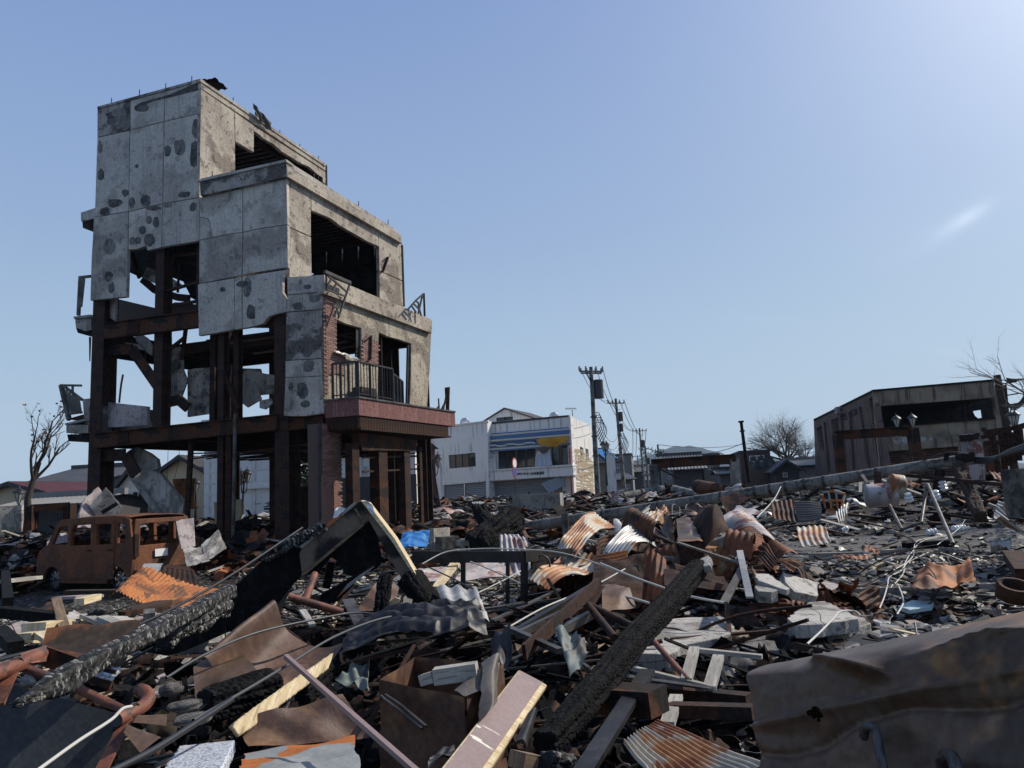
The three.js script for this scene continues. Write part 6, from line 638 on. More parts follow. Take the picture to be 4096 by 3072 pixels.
SH('black_tarp', 'crumpled black sheeting draped in heavy folds', 'sheeting', B3, [[1310, 330], [2480, 80], [2560, 350], [1235, 590]], [5.6, 5.7, 5.1, 5.0], 'cloth', { nu: 140, nv: 90, crumple: .022, crumpleScale: 9, bend: (s, t) => .08 * Math.sin(s * 3.1) + .06 * Math.abs(Math.sin(t * 7 + 1.2 * Math.sin(s * 4 + 1))) + .03 * Math.abs(Math.sin(t * 15 + 2 * Math.sin(s * 7))) * vn(s * 6, t * 3), ragged: .03, seed: 3 }); SH('black_tarp', 'lower fold of black sheeting hanging over the rusty bin', 'sheeting', B5, [[640, 380], [850, 300], [870, 660], [700, 760]], [5.0, 5.0, 4.7, 4.6], 'cloth', { crumple: .06, crumpleScale: 4, pitch: .12, amp: .02, nv: 30, seed: 9 });
{ const a = pt(B3, [1590, 700], 4.5), b = pt(B5, [400, 950], 4.05), c = pt(B5, [760, 620], 4.6), d = pt(B3, [1900, 500], 5.0), dn = V3(0, -.75, 0), lo = p => p.clone().add(dn); const g = thing('rusted_bin', 'dark rust-brown open metal bin with a bent front wall', 'metal bin', V3(b.x, 0, b.z)); const w = (p, q) => part('wall', sheet([p, q, lo(q), lo(p)], { nu: 20, nv: 16, crumple: .02, crumpleScale: 2 }), M.rustBrown, g); w(a, b); w(b, c); w(c, d); w(d, a); part('floor', sheet([lo(a), lo(b), lo(c), lo(d)], { nu: 4, nv: 4 }), M.rustDark, g); part('handle', hose([pt(B3, [1600, 850], 4.35), pt(B3, [1700, 930], 4.2), pt(B3, [1850, 1040], 4.1), pt(B3, [1965, 1140], 4.0)], .008), M.steelGrey, g); part('handle', hose([pt(B3, [1640, 840], 4.35), pt(B3, [1760, 920], 4.2), pt(B3, [2000, 1120], 4.0)], .008), M.steelGrey, g); }
SH('folded_sheet', 'grey-brown metal sheet folded over the corner of the rusty bin', 'metal sheet', B5, [[520, 632], [758, 588], [765, 930], [470, 1280]], [4.35, 4.55, 4.3, 3.9], 'greySheet', { crumple: .045, crumpleScale: 3, nu: 40, nv: 40, ragged: .04, seed: 5, bend: (s, t) => .06 * Math.sin(s * 5) }); SH('folded_sheet', 'dark underside flap of the folded grey-brown sheet', 'metal sheet', B5, [[290, 900], [570, 670], [610, 860], [400, 960]], [4.2, 4.35, 4.2, 4.0], 'greySheet', { crumple: .02, ragged: .02 });
{ const a = pt(B5, [95, 750], 4.35), b = pt(B5, [515, 690], 4.3), c = pt(B3, [1965, 710], 4.4); const g = thing('notched_lumber', 'pale notched lumber sticking out of the rusty bin', 'plank', c); part('beam', bar(a, b, .08, .085), M.woodGrey, g); part('tenon', bar(c, a, .055, .06), M.woodGrey, g); }
SH('brown_sheet', 'smooth dark brown metal sheet folded into a peak behind the black cables', 'metal sheet', B3, [[-40, 650], [600, 125], [1290, 360], [1000, 770]], [5.1, 5.6, 5.3, 5.0], 'rustBrown', { nu: 40, nv: 40, bend: (s, t) => .16 * Math.exp(-(((t - .08) / .1) ** 2)) - .14 * Math.sin(t * 3), crumple: .02, crumpleScale: 2 }); SH('brown_sheet', 'tan metal sheet with soft folds beside the long charred timber', 'metal sheet', B3, [[-60, 600], [290, 295], [525, 660], [-30, 960]], [5.0, 5.6, 4.8, 4.5], 'rustSheet', { nu: 40, nv: 40, crumple: .06, crumpleScale: 1.8, seed: 4 }); SH('brown_sheet', 'lower brown sheet under the pale broken plank', 'metal sheet', B3, [[500, 650], [1000, 570], [1060, 880], [640, 970]], [5.2, 5.3, 4.9, 4.8], 'rustBrown', { crumple: .03 }); SH('brown_sheet', 'dark brown sheet lying across the pit between plank and plate', 'metal sheet', B3, [[330, 1070], [1250, 870], [1500, 1230], [420, 1330]], [4.3, 4.4, 4.25, 4.15], 'rustBrown', { crumple: .04 });
SH('scorched_plate', 'grey metal plate with orange scorched rim at the bottom of the heap', 'metal sheet', B3, [[390, 1375], [1370, 1228], [1430, 1560], [300, 1640]], [4.0, 3.95, 3.3, 3.2], 'plateGrey', { nu: 40, nv: 30, crumple: .02, crumpleScale: 3, ragged: .03 }); SL('terrazzo_board', 'thick white speckled board lying in the foreground', 'board', pts(B3, [[-175, 1290], [296, 1240], [170, 1600], [-420, 1660]], [4.1, 4.0, 3.4, 3.35]), .06, 'speckled', .006);
// rusty pipe rack at the left
{ const g = thing('pipe_rack', 'rusty tubular steel rack with open pipe ends in the left foreground', 'pipe frame', pt(B1, [500, 1300], 3.4).setY(.2)); const p = (n, ps, ds, r) => part(n, hose(pts(B1, ps, ds.map(d => d + .75)), r, ps.length * 12, 14), M.rustPipe, g); p('pipe', [[-80, 960], [60, 905], [150, 870], [320, 795]], [3.25, 3.35, 3.42, 3.6], .034); p('pipe', [[150, 885], [420, 985], [700, 1105], [930, 1215]], [3.45, 3.38, 3.3, 3.2], .02); p('pipe_elbow', [[885, 1295], [1000, 1235], [1090, 1185], [1130, 1130], [1110, 1085], [1070, 1065]], [3.12, 3.2, 3.28, 3.34, 3.4, 3.48], .031); for (const [a, da, r] of [[[884, 1296], 3.86, .027]]) { const q = pt(B1, a, da); const k = new THREE.CircleGeometry(r, 16); k.lookAt(CAM.clone().sub(q).add(V3(-.6, 0, 0))); k.translate(q.x, q.y, q.z); part('bore_shade', k, M.ink, g); } part('flat_leg', bar(pt(B1, [965, 1290], 3.92), pt(B1, [760, 1700], 3.67), .05, .012), M.rustPipe, g); part('flat_leg', bar(pt(B1, [80, 930], 4.12), pt(B1, [-30, 1180], 3.97), .06, .015), M.rustPipe, g); part('gusset', sheet(pts(B1, [[150, 790], [325, 745], [325, 870], [240, 860]], [4.22, 4.34, 4.3, 4.17]), { nu: 8, nv: 8, bend: s => .02 * s }), M.rustPipe, g); part('flange', bar(pt(B1, [310, 795], 4.37), pt(B1, [860, 990], 4.17), .015, .09), M.rustBeam, g); for (const q of [[120, 880], [1015, 1228]]) { const c = pt(B1, q, q[0] < 500 ? 4.12 : 3.94); const t = new THREE.TorusGeometry(.035, .004, 6, 20); t.rotateY(1.2); t.translate(c.x, c.y, c.z); part('wire_tie', t, M.cable, g); } }  // black disc paints the shade inside the open pipe end
SH('dark_sheet', 'broad sheet coloured dark for the shade beneath the pipe rack', 'metal sheet', B1, [[-60, 985], [880, 1240], [780, 1840], [-60, 1840]], [4.2, 4.15, 4.1, 4.1], 'shadeSheet', { crumple: .015, crumpleScale: 1 }); SH('brown_sheet', 'brown sheet with sunlit rim behind the long charred timber', 'metal sheet', B1, [[300, 745], [1030, 668], [930, 885], [330, 855]], [5.0, 5.6, 4.8, 4.5], 'rustBeam', { nu: 40, nv: 20, bend: (s, t) => .1 * Math.exp(-((t / .15) ** 2)), crumple: .02 }); SL('gravel_board', 'rough grey board edge beside the long charred timber', 'board', pts(B1, [[740, 915], [915, 885], [870, 950]], [4.2, 4.4, 4.15]), .03, 'speckled', .01); SH('olive_sheet', 'olive metal flap below the pipe elbow', 'metal sheet', B1, [[1040, 1270], [1260, 1280], [1270, 1340], [1000, 1330]], [3.9, 4.0, 3.8, 3.7], 'rustSheet', { crumple: .02 }); SH('olive_sheet', 'tan metal flap falling away under the pipe elbow', 'metal sheet', B1, [[960, 1340], [1210, 1460], [1070, 1540], [940, 1390]], [3.7, 3.6, 3.4, 3.6], 'rustSheet', { crumple: .02 });  // the wide first sheet stands in for the shadowed space under the rack
// burnt insulation wads
for (const [x, y, d, rx, ry, l] of [[1300, 1055, 4.3, .055, .035, 'small grey pebble-like lump in the ash'], [1420, 1180, 4.2, .08, .03, 'flat lump of grey ash below the pebble-like one'], [1460, 1280, 4.0, .08, .03, 'ragged ash wad beside the speckled board']]) { const k = new THREE.IcosahedronGeometry(1, 4), p = k.attributes.position; for (let i = 0; i < p.count; i++) { const q = V3(p.getX(i), p.getY(i), p.getZ(i)), e = 1 + 1.1 * (n3(q.x * 1.7 + x, q.y * 1.7, q.z * 1.7) - .5); p.setXYZ(i, q.x * rx * e, q.y * ry * e, q.z * rx * e * .8); } k.computeVertexNormals(); const c = pt(B1, [x, y], d); k.translate(c.x, c.y, c.z); single('ash_lump', k, M.concreteDark, l, 'ash lump'); }
SH('greenish_sheet', 'greenish crumpled metal sheet standing beside the massive charred post', 'metal sheet', B5, [[1285, 325], [1500, 320], [1640, 570], [1410, 850]], [5.4, 5.5, 5.0, 4.7], 'greenSheet', { crumple: .05, crumpleScale: 5, nu: 40, nv: 40, pitch: .2, amp: .02, ragged: .06, seed: 6 }); SH('greenish_sheet', 'shred of greenish-white sheet in the dark beside the bin', 'metal sheet', B3, [[1200, 740], [1340, 620], [1510, 570], [1490, 860]], [4.9, 5.0, 5.1, 4.7], 'greenSheet', { crumple: .06, crumpleScale: 6, ragged: .05 }); SH('glass_sheet', 'bent dark glassy panel under the pink-painted board', 'panel', B5, [[1010, 1115], [1105, 1100], [1000, 1460], [880, 1400]], [4.1, 4.15, 3.7, 3.7], 'blackMetal', { nu: 12, nv: 12, bend: s => .03 * Math.sin(s * 3) });
BR('broken_plank', 'short sawn timber end below the pink-painted board', 'plank', B5, [900, 1570], 3.5, [1120, 1610], 3.6, .1, .07, 'woodTan'); LG('charred_timber', 'small charred block at the very bottom beside the sawn timber end', B5, [1180, 1600], 3.5, [1390, 1620], 3.6, .14, .12, 16, 'charAsh', {}); BR('moulding_bar', 'blackened moulding bar sloping before the massive charred post', 'plank', B5, [2190, 700], 4.9, [1540, 1720], 3.4, .09, .03, 'blackMetal'); SH('blue_sheet', 'blue-grey cloth scrap near the foot of the pink-painted board', 'cloth', B5, [[80, 1560], [300, 1440], [290, 1560], [30, 1660]], [3.7, 3.9, 3.6, 3.5], 'cloth', { crumple: .03, crumpleScale: 6 });
// steelwork beside the massive post
BR('square_tube', 'rust-brown square tube lying level behind the corrugated sheet', 'steel bar', B8, [40, 600], 4.9, [712, 622], 4.7, .09, .075, 'rustSteel'); BR('square_tube', 'second rust-brown tube behind the level one', 'steel bar', B8, [90, 490], 5.6, [690, 548], 5.2, .1, .06, 'rustSteel'); BR('square_tube', 'rust-brown bin side below the massive charred post', 'steel bar', B5, [1760, 960], 4.6, [2300, 1000], 4.4, .2, .14, 'rustBeam'); RD('thin_pipe', 'thin rusty pipe propped against the massive charred post', 'pipe', B8, [125, 190], 6.3, [350, 445], 5.3, .022, 'rustPipe');
{ const P = p => pt(B8, p, 5.9), g = thing('wooden_sash', 'weathered grey wooden window sash lying open', 'window frame', P([400, 470])); part('stile', bar(P([385, 268]), pt(B8, [340, 445], 5.3), .075, .03), M.woodGrey, g); part('stile', bar(P([525, 292]), pt(B8, [468, 490], 5.2), .08, .03), M.woodGrey, g); part('rail', bar(P([375, 275]), pt(B8, [760, 315], 5.8), .05, .03), M.woodGrey, g); part('rail', bar(pt(B8, [-10, 365], 5.6), pt(B8, [500, 490], 5.2), .04, .03), M.woodGrey, g); }
BR('steel_strip', 'pale metal strip behind the blackened moulding bar', 'steel bar', B8, [-20, 420], 5.5, [480, 490], 5.1, .06, .012, 'steelGrey'); BR('broken_plank', 'weathered grey plank stub under the square tubes', 'plank', B8, [285, 535], 5.0, [235, 690], 4.5, .08, .03, 'woodGrey');

// ---------- middle of the heap ----------
{ const D = 9.4, P = (p, e = 0) => pt(B4, p, D + e), g = thing('shelf_rack', 'dark angle-steel shelf frame with a curved end standing in the rubble', 'steel frame', P([940, 1330])); const b = (n, a, c, w, h, e = 0, f = 0) => part(n, bar(P(a, e), P(c, f), w, h), M.blackMetal, g); b('top_rail', [-120, 775], [935, 775], .05, .14); b('top_rail', [940, 775], [1185, 748], .05, .14, 0, .6); b('top_rail', [1185, 745], [1390, 728], .05, .1, .6, 1); part('curved_rail', hose([P([1380, 735], 1), P([1440, 755], 1), P([1490, 860], 1), P([1500, 960], 1), P([1510, 1060], 1)], .05, 24, 4), M.blackMetal, g); b('post', [362, 800], [362, 1060], .06, .06); b('post', [785, 800], [782, 1275], .05, .05); b('post', [925, 770], [920, 1335], .07, .05); b('post', [958, 790], [958, 1330], .05, .05, .1, .1); b('post', [1207, 775], [1205, 1210], .04, .04, .6, .6); b('bottom_rail', [590, 1310], [930, 1320], .05, .1); b('cross_rail', [970, 915], [1200, 893], .03, .03, .1, .6); b('cross_rail', [970, 1040], [1200, 1012], .03, .03, .1, .6); b('cross_rail', [970, 1160], [1200, 1115], .04, .05, .1, .6); part('gusset', slab([P([975, 785], .1), P([1190, 770], .55), P([1190, 970], .55), P([1130, 1010], .45)], .008), M.blackMetal, g); const k = new THREE.TorusGeometry(.12, .012, 8, 24); const c = P([1095, 850], .3); k.translate(c.x, c.y, c.z); part('ring_hole', k, M.steelGrey, g); }
BR('steel_bar', 'long dark channel rising towards the crossed red-brown bars', 'steel bar', B4, [860, 1490], 6.6, [1645, 1020], 8.0, .06, .05, 'blackMetal'); BR('steel_bar', 'pale-edged steel channel below the long dark one', 'steel bar', B4, [880, 1515], 6.4, [1600, 1170], 7.4, .05, .06, 'steelGrey'); BR('steel_bar', 'third channel with a squared open end', 'steel bar', B4, [1300, 1470], 6.5, [1695, 1260], 7.2, .06, .07, 'steelGrey'); BR('steel_bar', 'broad red-brown steel bar climbing across the grey channels', 'steel bar', B4, [940, 1680], 5.6, [1640, 1030], 7.2, .03, .11, 'rustSteel'); BR('steel_bar', 'short red-brown bar meeting the broad one at its top', 'steel bar', B4, [1660, 1060], 7.2, [1540, 1240], 6.9, .1, .03, 'rustSteel'); RD('thin_pipe', 'red-brown pipe sloping right below the crossed bars', 'pipe', B4, [1570, 1240], 6.9, [1960, 1430], 6.2, .03, 'rustSteel'); RD('thin_pipe', 'red-brown pipe sloping steeply beneath the crossed bars', 'pipe', B4, [1545, 1230], 6.9, [1800, 1545], 6.0, .032, 'rustSteel'); BR('steel_bar', 'dark flat bar crossing low before the black sheeting', 'steel bar', B4, [770, 1445], 6.2, [1280, 1670], 5.5, .05, .04, 'steelGrey'); BR('steel_bar', 'flat grey strip in the tangle under the shelf frame', 'steel bar', B4, [640, 1380], 7.4, [1270, 1085], 9, .05, .02, 'steelGrey'); BR('steel_bar', 'grey strip running below the shelf frame', 'steel bar', B4, [560, 1290], 8.4, [930, 1225], 9.2, .04, .06, 'steelGrey'); RD('thin_pipe', 'rusty pipe lying under the burnt gable', 'pipe', B2, [780, 1075], 7, [1260, 1215], 7.0, .035, 'rustPipe'); RD('thin_pipe', 'rusty pipe stub standing through the hole in the gable', 'pipe', B2, [1015, 880], 7.6, [930, 1110], 7.2, .035, 'rustPipe');
BR('steel_bar', 'perforated grey steel strap standing under the gable', 'steel bar', B2, [1310, 1100], 6.5, [1440, 1360], 5.9, .1, .012, 'steelGrey'); SL('broken_plank', 'split pale board end beside the charred stud', 'plank', pts(B2, [[1665, 1150], [1730, 1085], [1770, 1100], [1740, 1230], [1645, 1300]], 6.6), .02, 'woodPale', .01); BR('broken_plank', 'slim wooden batten leaning near the foot of the gable leg', 'plank', B2, [905, 1200], 6.3, [995, 1330], 6.0, .05, .02, 'woodGrey'); SH('brown_sheet', 'tall rust-brown sheet standing inside the gable', 'metal sheet', B2, [[1600, 900], [1760, 1000], [1700, 1260], [1380, 1200]], [7.6, 7.7, 7.0, 7.2], 'rustBrown', { crumple: .03, nu: 20, nv: 20 }); SH('brown_sheet', 'thin brown sheet leaning at the right foot of the gable', 'metal sheet', B2, [[1800, 1080], [1880, 1100], [1860, 1260], [1790, 1250]], [7.4, 7.4, 7.0, 7.0], 'greySheet', { nu: 6, nv: 6 });
SH('ridged_sheet', 'broad-ridged grey metal sheet with a rust stain propped below the shelf frame', 'metal sheet', B4, [[110, 1060], [485, 1078], [612, 1385], [215, 1380]], [8.0, 8.0, 7.0, 7.0], 'galvanised', { pitch: .16, amp: .022, nv: 20, crumple: .02 }); BR('ladder_plank', 'pale wooden ladder-like plank leaning behind the ridged sheet', 'plank', B4, [285, 840], 9.6, [120, 1070], 8.2, .12, .03, 'woodPale'); LG('charred_timber', 'slim charred batten beside the pale ladder-like plank', B4, [320, 890], 9.4, [185, 1060], 8.3, .07, .06, 18, 'charAsh', {});
const corr = (label, c, ps0, ds, m, dir = 'u', o = {}) => { const k = c === B7 ? 1 : 1.28, cx = (ps0[0][0] + ps0[1][0] + ps0[2][0] + ps0[3][0]) / 4, cy = (ps0[0][1] + ps0[1][1] + ps0[2][1] + ps0[3][1]) / 4, ps = ps0.map(([x, y]) => [cx + (x - cx) * k, cy + (y - cy) * k + (k > 1 ? 12 : 0)]); return SH('corrugated_sheet', label, 'metal sheet', c, ps, ds, m, { pitch: .085, amp: .014, dir, nu: 24, nv: 24, ragged: .05, crumple: .05, crumpleScale: 1.6, seed: ps0[0][0] & 63, ...o }); };
corr('flat pink-white corrugated sheet behind the shelf frame', B4, [[-60, 910], [650, 815], [740, 960], [-60, 1020]], [10.4, 11.4, 10.2, 9.6], 'galvPink', 'v'); corr('upright crumpled pinkish corrugated sheet behind the shelf frame', B4, [[735, 625], [885, 612], [1000, 890], [745, 930]], [11.6, 11.6, 10.6, 10.6], 'galvPink', 'u', { crumple: .08 }); corr('small curled pinkish sheet atop the upright crumpled one', B4, [[890, 600], [950, 585], [990, 660], [900, 700]], [11.9, 11.9, 11.4, 11.3], 'galvPink', 'u', { crumple: .08, crumpleScale: 5 }); SH('metal_strip', 'bent upright strip at the left of the crumpled pinkish sheet', 'metal sheet', B4, [[715, 575], [735, 570], [740, 690], [700, 700]], 11.8, 'galvPink', { nu: 6, nv: 16, bend: (s, t) => .06 * Math.sin(t * 4) });
corr('long tan and silver corrugated sheet sweeping up the heap', B4, [[1300, 705], [1600, 430], [1755, 545], [1450, 765]], [10.8, 12.2, 11.6, 10.2], 'galvRust', 'v', { bend: (s, t) => .18 * Math.sin(s * 3.1) }); corr('red-rust corrugated sheet standing at the crest of the heap', B4, [[1395, 500], [1490, 398], [1625, 412], [1535, 560]], [12.2, 12.6, 12.6, 11.9], 'rustCorr'); corr('wide tan sheet running down behind the shelf frame', B4, [[1010, 980], [1320, 770], [1700, 800], [1200, 1050]], [9.6, 10.6, 10.2, 9.2], 'galvRust', 'v', { bend: (s, t) => .08 * Math.sin(s * 6) }); corr('dark rust corrugated sheet under the sweeping tan one', B4, [[1630, 680], [1900, 500], [1910, 620], [1660, 735]], [10.8, 11.6, 11.4, 10.4], 'rustCorrDark', 'v'); corr('fan-shaped silver corrugated sheet with a rust streak', B6, [[80, 740], [350, 520], [500, 680], [240, 755]], [10.0, 11.0, 10.2, 9.6], 'galvanised', 'v', { bend: (s, t) => .12 * Math.sin(s * 3.1) }); corr('dark rust sheet left of the fan-shaped silver one', B6, [[-10, 620], [240, 492], [255, 570], [-10, 745]], [10.6, 11.4, 11.2, 10.2], 'rustCorrDark', 'v'); corr('torn orange corrugated scrap hanging below the fan-shaped sheet', B6, [[-20, 745], [240, 740], [250, 820], [40, 875]], [9.7, 9.7, 9.4, 9.4], 'rustOrange', 'v', { ragged: .14, crumple: .06 }); corr('upright brown corrugated sheet with ragged foot', B6, [[460, 762], [610, 828], [590, 1110], [365, 1190]], [9.3, 9.2, 8.6, 8.7], 'rustCorr', 'u', { ragged: .1 }); corr('dark curled sheet between the fan-shaped one and the rusty box', B6, [[240, 505], [400, 425], [560, 560], [480, 660]], [11, 11.4, 10.6, 10.2], 'rustCorrDark', 'v', { bend: (s, t) => .25 * Math.sin(s * 3.1) }); corr('narrow silver sheet poking up at the crest', B6, [[285, 445], [450, 308], [425, 425], [310, 500]], [11.4, 12, 11.7, 11.2], 'galvanised', 'v'); corr('twisted tan strip curling at the crest', B6, [[450, 455], [595, 335], [640, 385], [530, 490]], [11.3, 11.9, 11.7, 11.1], 'galvRust', 'v', { crumple: .12, crumpleScale: 3 }); corr('pale pink-stained sheet lying beyond the rusty box', B6, [[1105, 435], [1290, 325], [1510, 360], [1185, 490]], [12.6, 14, 13.4, 12], 'galvPink', 'v', { pitch: .3, amp: .01 }); corr('grey corrugated sheet spilling right of the rusty hulk', B6, [[1195, 505], [1445, 432], [1640, 670], [1340, 580]], [12, 12.6, 11, 11], 'galvPink', 'v', { bend: (s, t) => .15 * Math.sin(s * 3.1) }); corr('bright rust corrugated sheet right of the hulk', B6, [[1265, 570], [1480, 560], [1560, 700], [1420, 760]], [10.8, 11, 10.4, 10], 'rustCorr', 'v', { bend: (s, t) => .1 * Math.sin(s * 3.1) }); corr('arched rust sheet below the bright one', B6, [[1180, 760], [1280, 645], [1445, 690], [1420, 790]], [9.8, 10.3, 10.2, 9.7], 'rustCorr', 'v', { bend: (s, t) => .22 * Math.sin(s * 3.1) }); corr('dark crumpled rust sheet beside the arched one', B6, [[1430, 860], [1560, 690], [1700, 880], [1600, 900]], [9.6, 10.2, 9.6, 9.3], 'rustCorrDark', 'u', { crumple: .12 }); corr('rust sheet folded over at the right end of the heap', B6, [[1580, 690], [1720, 685], [1850, 765], [1690, 815]], [10.2, 10.3, 9.9, 9.7], 'rustCorr', 'v', { bend: (s, t) => .1 * Math.sin(s * 3.1) }); corr('flat orange scrap at the right toe of the heap', B6, [[1680, 835], [1740, 812], [1945, 852], [1800, 905]], [9.6, 9.8, 9.6, 9.2], 'rustOrange', 'u'); corr('upright brown corrugated panel standing before the fallen pole', B6, [[1640, 262], [1812, 250], [1850, 415], [1660, 400]], [15.2, 15.3, 14.6, 14.6], 'rustCorrDark'); corr('dark grey corrugated panel right of the upright brown one', B6, [[1830, 282], [2070, 268], [2070, 390], [1845, 420]], [15.6, 15.8, 15, 15], 'wallDark', 'v'); corr('grey-brown ribbed panel leaning on the fallen pole', B6, [[1150, 230], [1270, 178], [1405, 222], [1215, 330]], [15, 16, 15.6, 14.6], 'rustCorrDark'); corr('pale ribbed corrugated sheet lying alone on the asphalt', B7, [[-45, 725], [245, 728], [305, 885], [0, 925]], [13.2, 13.2, 11.9, 11.8], 'galvRust', 'u', { crumple: .02 }); corr('rust sheet half hidden behind the crest', B6, [[175, 440], [340, 338], [360, 400], [230, 460]], [12.6, 13, 12.8, 12.4], 'rustCorrDark', 'v'); corr('small striped rust sheet left of the narrow silver one', B6, [[60, 450], [130, 430], [135, 520], [70, 520]], [12, 12, 11.8, 11.8], 'rustCorr', 'v'); corr('white bent flashing left of the narrow silver sheet', B6, [[140, 430], [190, 470], [230, 520], [130, 540]], [12, 12, 11.6, 11.6], 'galvanised', 'u', { pitch: .3 });
{ const q = pts(B6, [[722, 422], [852, 416], [975, 642], [742, 634]], [10.6, 10.7, 9.7, 9.6]), dn = V3(0, -.62, 0), lo = i => q[i].clone().add(dn); const g = thing('crushed_box', 'crushed rust-brown steel box at the heart of the heap', 'metal box', q[3].clone().setY(.3)); part('lid', sheet(q, { crumple: .03, crumpleScale: 3, nu: 30, nv: 30 }), M.rustSheet, g); part('wall', sheet([q[3], q[2], lo(2), lo(3)], { crumple: .02, nu: 16, nv: 12 }), M.rustDark, g); part('wall', sheet([q[0], q[3], lo(3), lo(0)], { crumple: .05, nu: 16, nv: 12 }), M.rustBrown, g); part('wall', sheet([q[1], q[2], lo(2), lo(1)], { nu: 8, nv: 8 }), M.rustDark, g); part('wall', sheet([q[0], q[1], lo(1), lo(0)], { nu: 8, nv: 8 }), M.rustDark, g); part('bent_flap', sheet(pts(B6, [[600, 560], [650, 430], [735, 470], [700, 640]], [10.2, 10.6, 10.2, 9.8]), { crumple: .05, bend: s => .1 * s * s }), M.rustSheet, g); }
SH('rusted_hulk', 'rounded dark rust shell bulging behind the crushed box', 'metal sheet', B6, [[870, 420], [1060, 300], [1290, 650], [960, 780]], [10.8, 11.4, 10.2, 9.6], 'rustDark', { nu: 36, nv: 36, bend: (s, t) => .35 * Math.sin(s * 3.1) * Math.sin(t * 2.6), crumple: .05, crumpleScale: 2, ragged: .08 }); SH('rusted_hulk', 'torn brown shell standing above the crushed box', 'metal sheet', B6, [[820, 330], [1040, 300], [1110, 440], [760, 420]], [11.6, 11.6, 11.2, 11.2], 'rustBrown', { crumple: .1, crumpleScale: 3, ragged: .12 }); SH('rusted_hulk', 'shaded rust plate under the crushed box', 'metal sheet', B6, [[600, 880], [1010, 850], [1290, 1100], [610, 1060]], [9.2, 9.6, 8.6, 8.4], 'rustDark', { crumple: .05, nu: 20, nv: 20 }); SH('rusted_hulk', 'dark rust plate below the ragged corrugated scraps', 'metal sheet', B6, [[-60, 860], [420, 780], [400, 1180], [-80, 1150]], [9.2, 9.4, 8.4, 8.0], 'rustDark', { crumple: .06, nu: 24, nv: 20 }); SH('rusted_hulk', 'rounded rusty drum shell among the crossed bars', 'metal sheet', B6, [[0, 1095], [170, 1110], [345, 1280], [20, 1330]], [7.6, 7.7, 7.0, 6.8], 'rustBrown', { bend: (s, t) => .12 * Math.sin(t * 3.1), crumple: .03, nu: 20, nv: 20 });
RD('thin_pipe', 'small grey pipe elbow on the shaded rust plate', 'pipe', B6, [600, 805], 9.5, [712, 815], 9.3, .05, 'steelGrey'); for (const [a, da, b, db, w, m, l] of [[[1325, 720], 9.0, [1420, 1160], 7.7, .07, 'galvanised', 'bright shining metal sash leaning on the heap'], [[1365, 855], 8.7, [1175, 1210], 7.6, .08, 'greySheet', 'dull metal bar crossing the shining sash'], [[735, 640], 9.5, [1340, 840], 8.8, .05, 'greySheet', 'thin flat bar running from the crushed box to the sash']]) BR('metal_strip', l, 'metal bar', B6, a, da, b, db, w, .02, m);
// broken concrete
SL('concrete_slab', 'long broken concrete slab strewn with tile shards', 'concrete slab', onH(B6, [[330, 1690], [470, 1520], [560, 1400], [700, 1345], [1140, 1288], [1262, 1385], [1230, 1450], [1105, 1500], [820, 1580], [640, 1700]], [.5, .52, .54, .56, .6, .58, .57, .56, .53, .5]), .15, 'slabPale', .03, 5); SL('concrete_slab', 'triangular broken concrete slab lying on another', 'concrete slab', onH(B6, [[1778, 1358], [1990, 1205], [2130, 1195], [2400, 1330], [2440, 1360], [2100, 1410], [1850, 1420]], .58), .12, 'slabPale', .02, 9); SL('concrete_slab', 'thick broken slab underneath the triangular one', 'concrete slab', onH(B6, [[1860, 1410], [2480, 1340], [2560, 1400], [2350, 1470], [1960, 1500]], .45), .16, 'concrete', .03, 11); SL('concrete_slab', 'tilted concrete slab at the right toe of the heap', 'concrete slab', pts(B6, [[1735, 925], [1960, 985], [2090, 1000], [2080, 1080], [1950, 1095], [1840, 1115], [1760, 1010]], [9.3, 9.5, 9.6, 9.0, 8.9, 8.8, 9.0]), .1, 'slabPale', .02, 13); SL('concrete_slab', 'thin flake of concrete propped before the tilted slab', 'concrete slab', pts(B6, [[1470, 935], [1600, 938], [1795, 1060], [1770, 1085], [1500, 1000]], [9.0, 9.1, 8.6, 8.5, 8.7]), .06, 'slabPale', .015, 17); SL('concrete_slab', 'stack of cracked concrete flakes below the thin one', 'concrete slab', pts(B6, [[1480, 1040], [1620, 1030], [1680, 1080], [1620, 1110], [1500, 1100]], [8.7, 8.8, 8.5, 8.4, 8.4]), .12, 'concrete', .02, 19); SL('concrete_slab', 'cracked pale concrete lump beside the tilted slab', 'concrete slab', onH(B7, [[-60, 1330], [60, 1250], [190, 1230], [340, 1260], [400, 1310], [200, 1390], [0, 1420]], [.45, .5, .5, .5, .45, .4, .4]), .18, 'slabPale', .03, 23);
SL('brick_wall_stub', 'low scorched masonry stub under the long broken slab', 'concrete block', onH(B6, [[1120, 1530], [1640, 1520], [1690, 1659], [1150, 1680]], .42), .35, 'concreteDark', .03, 29);
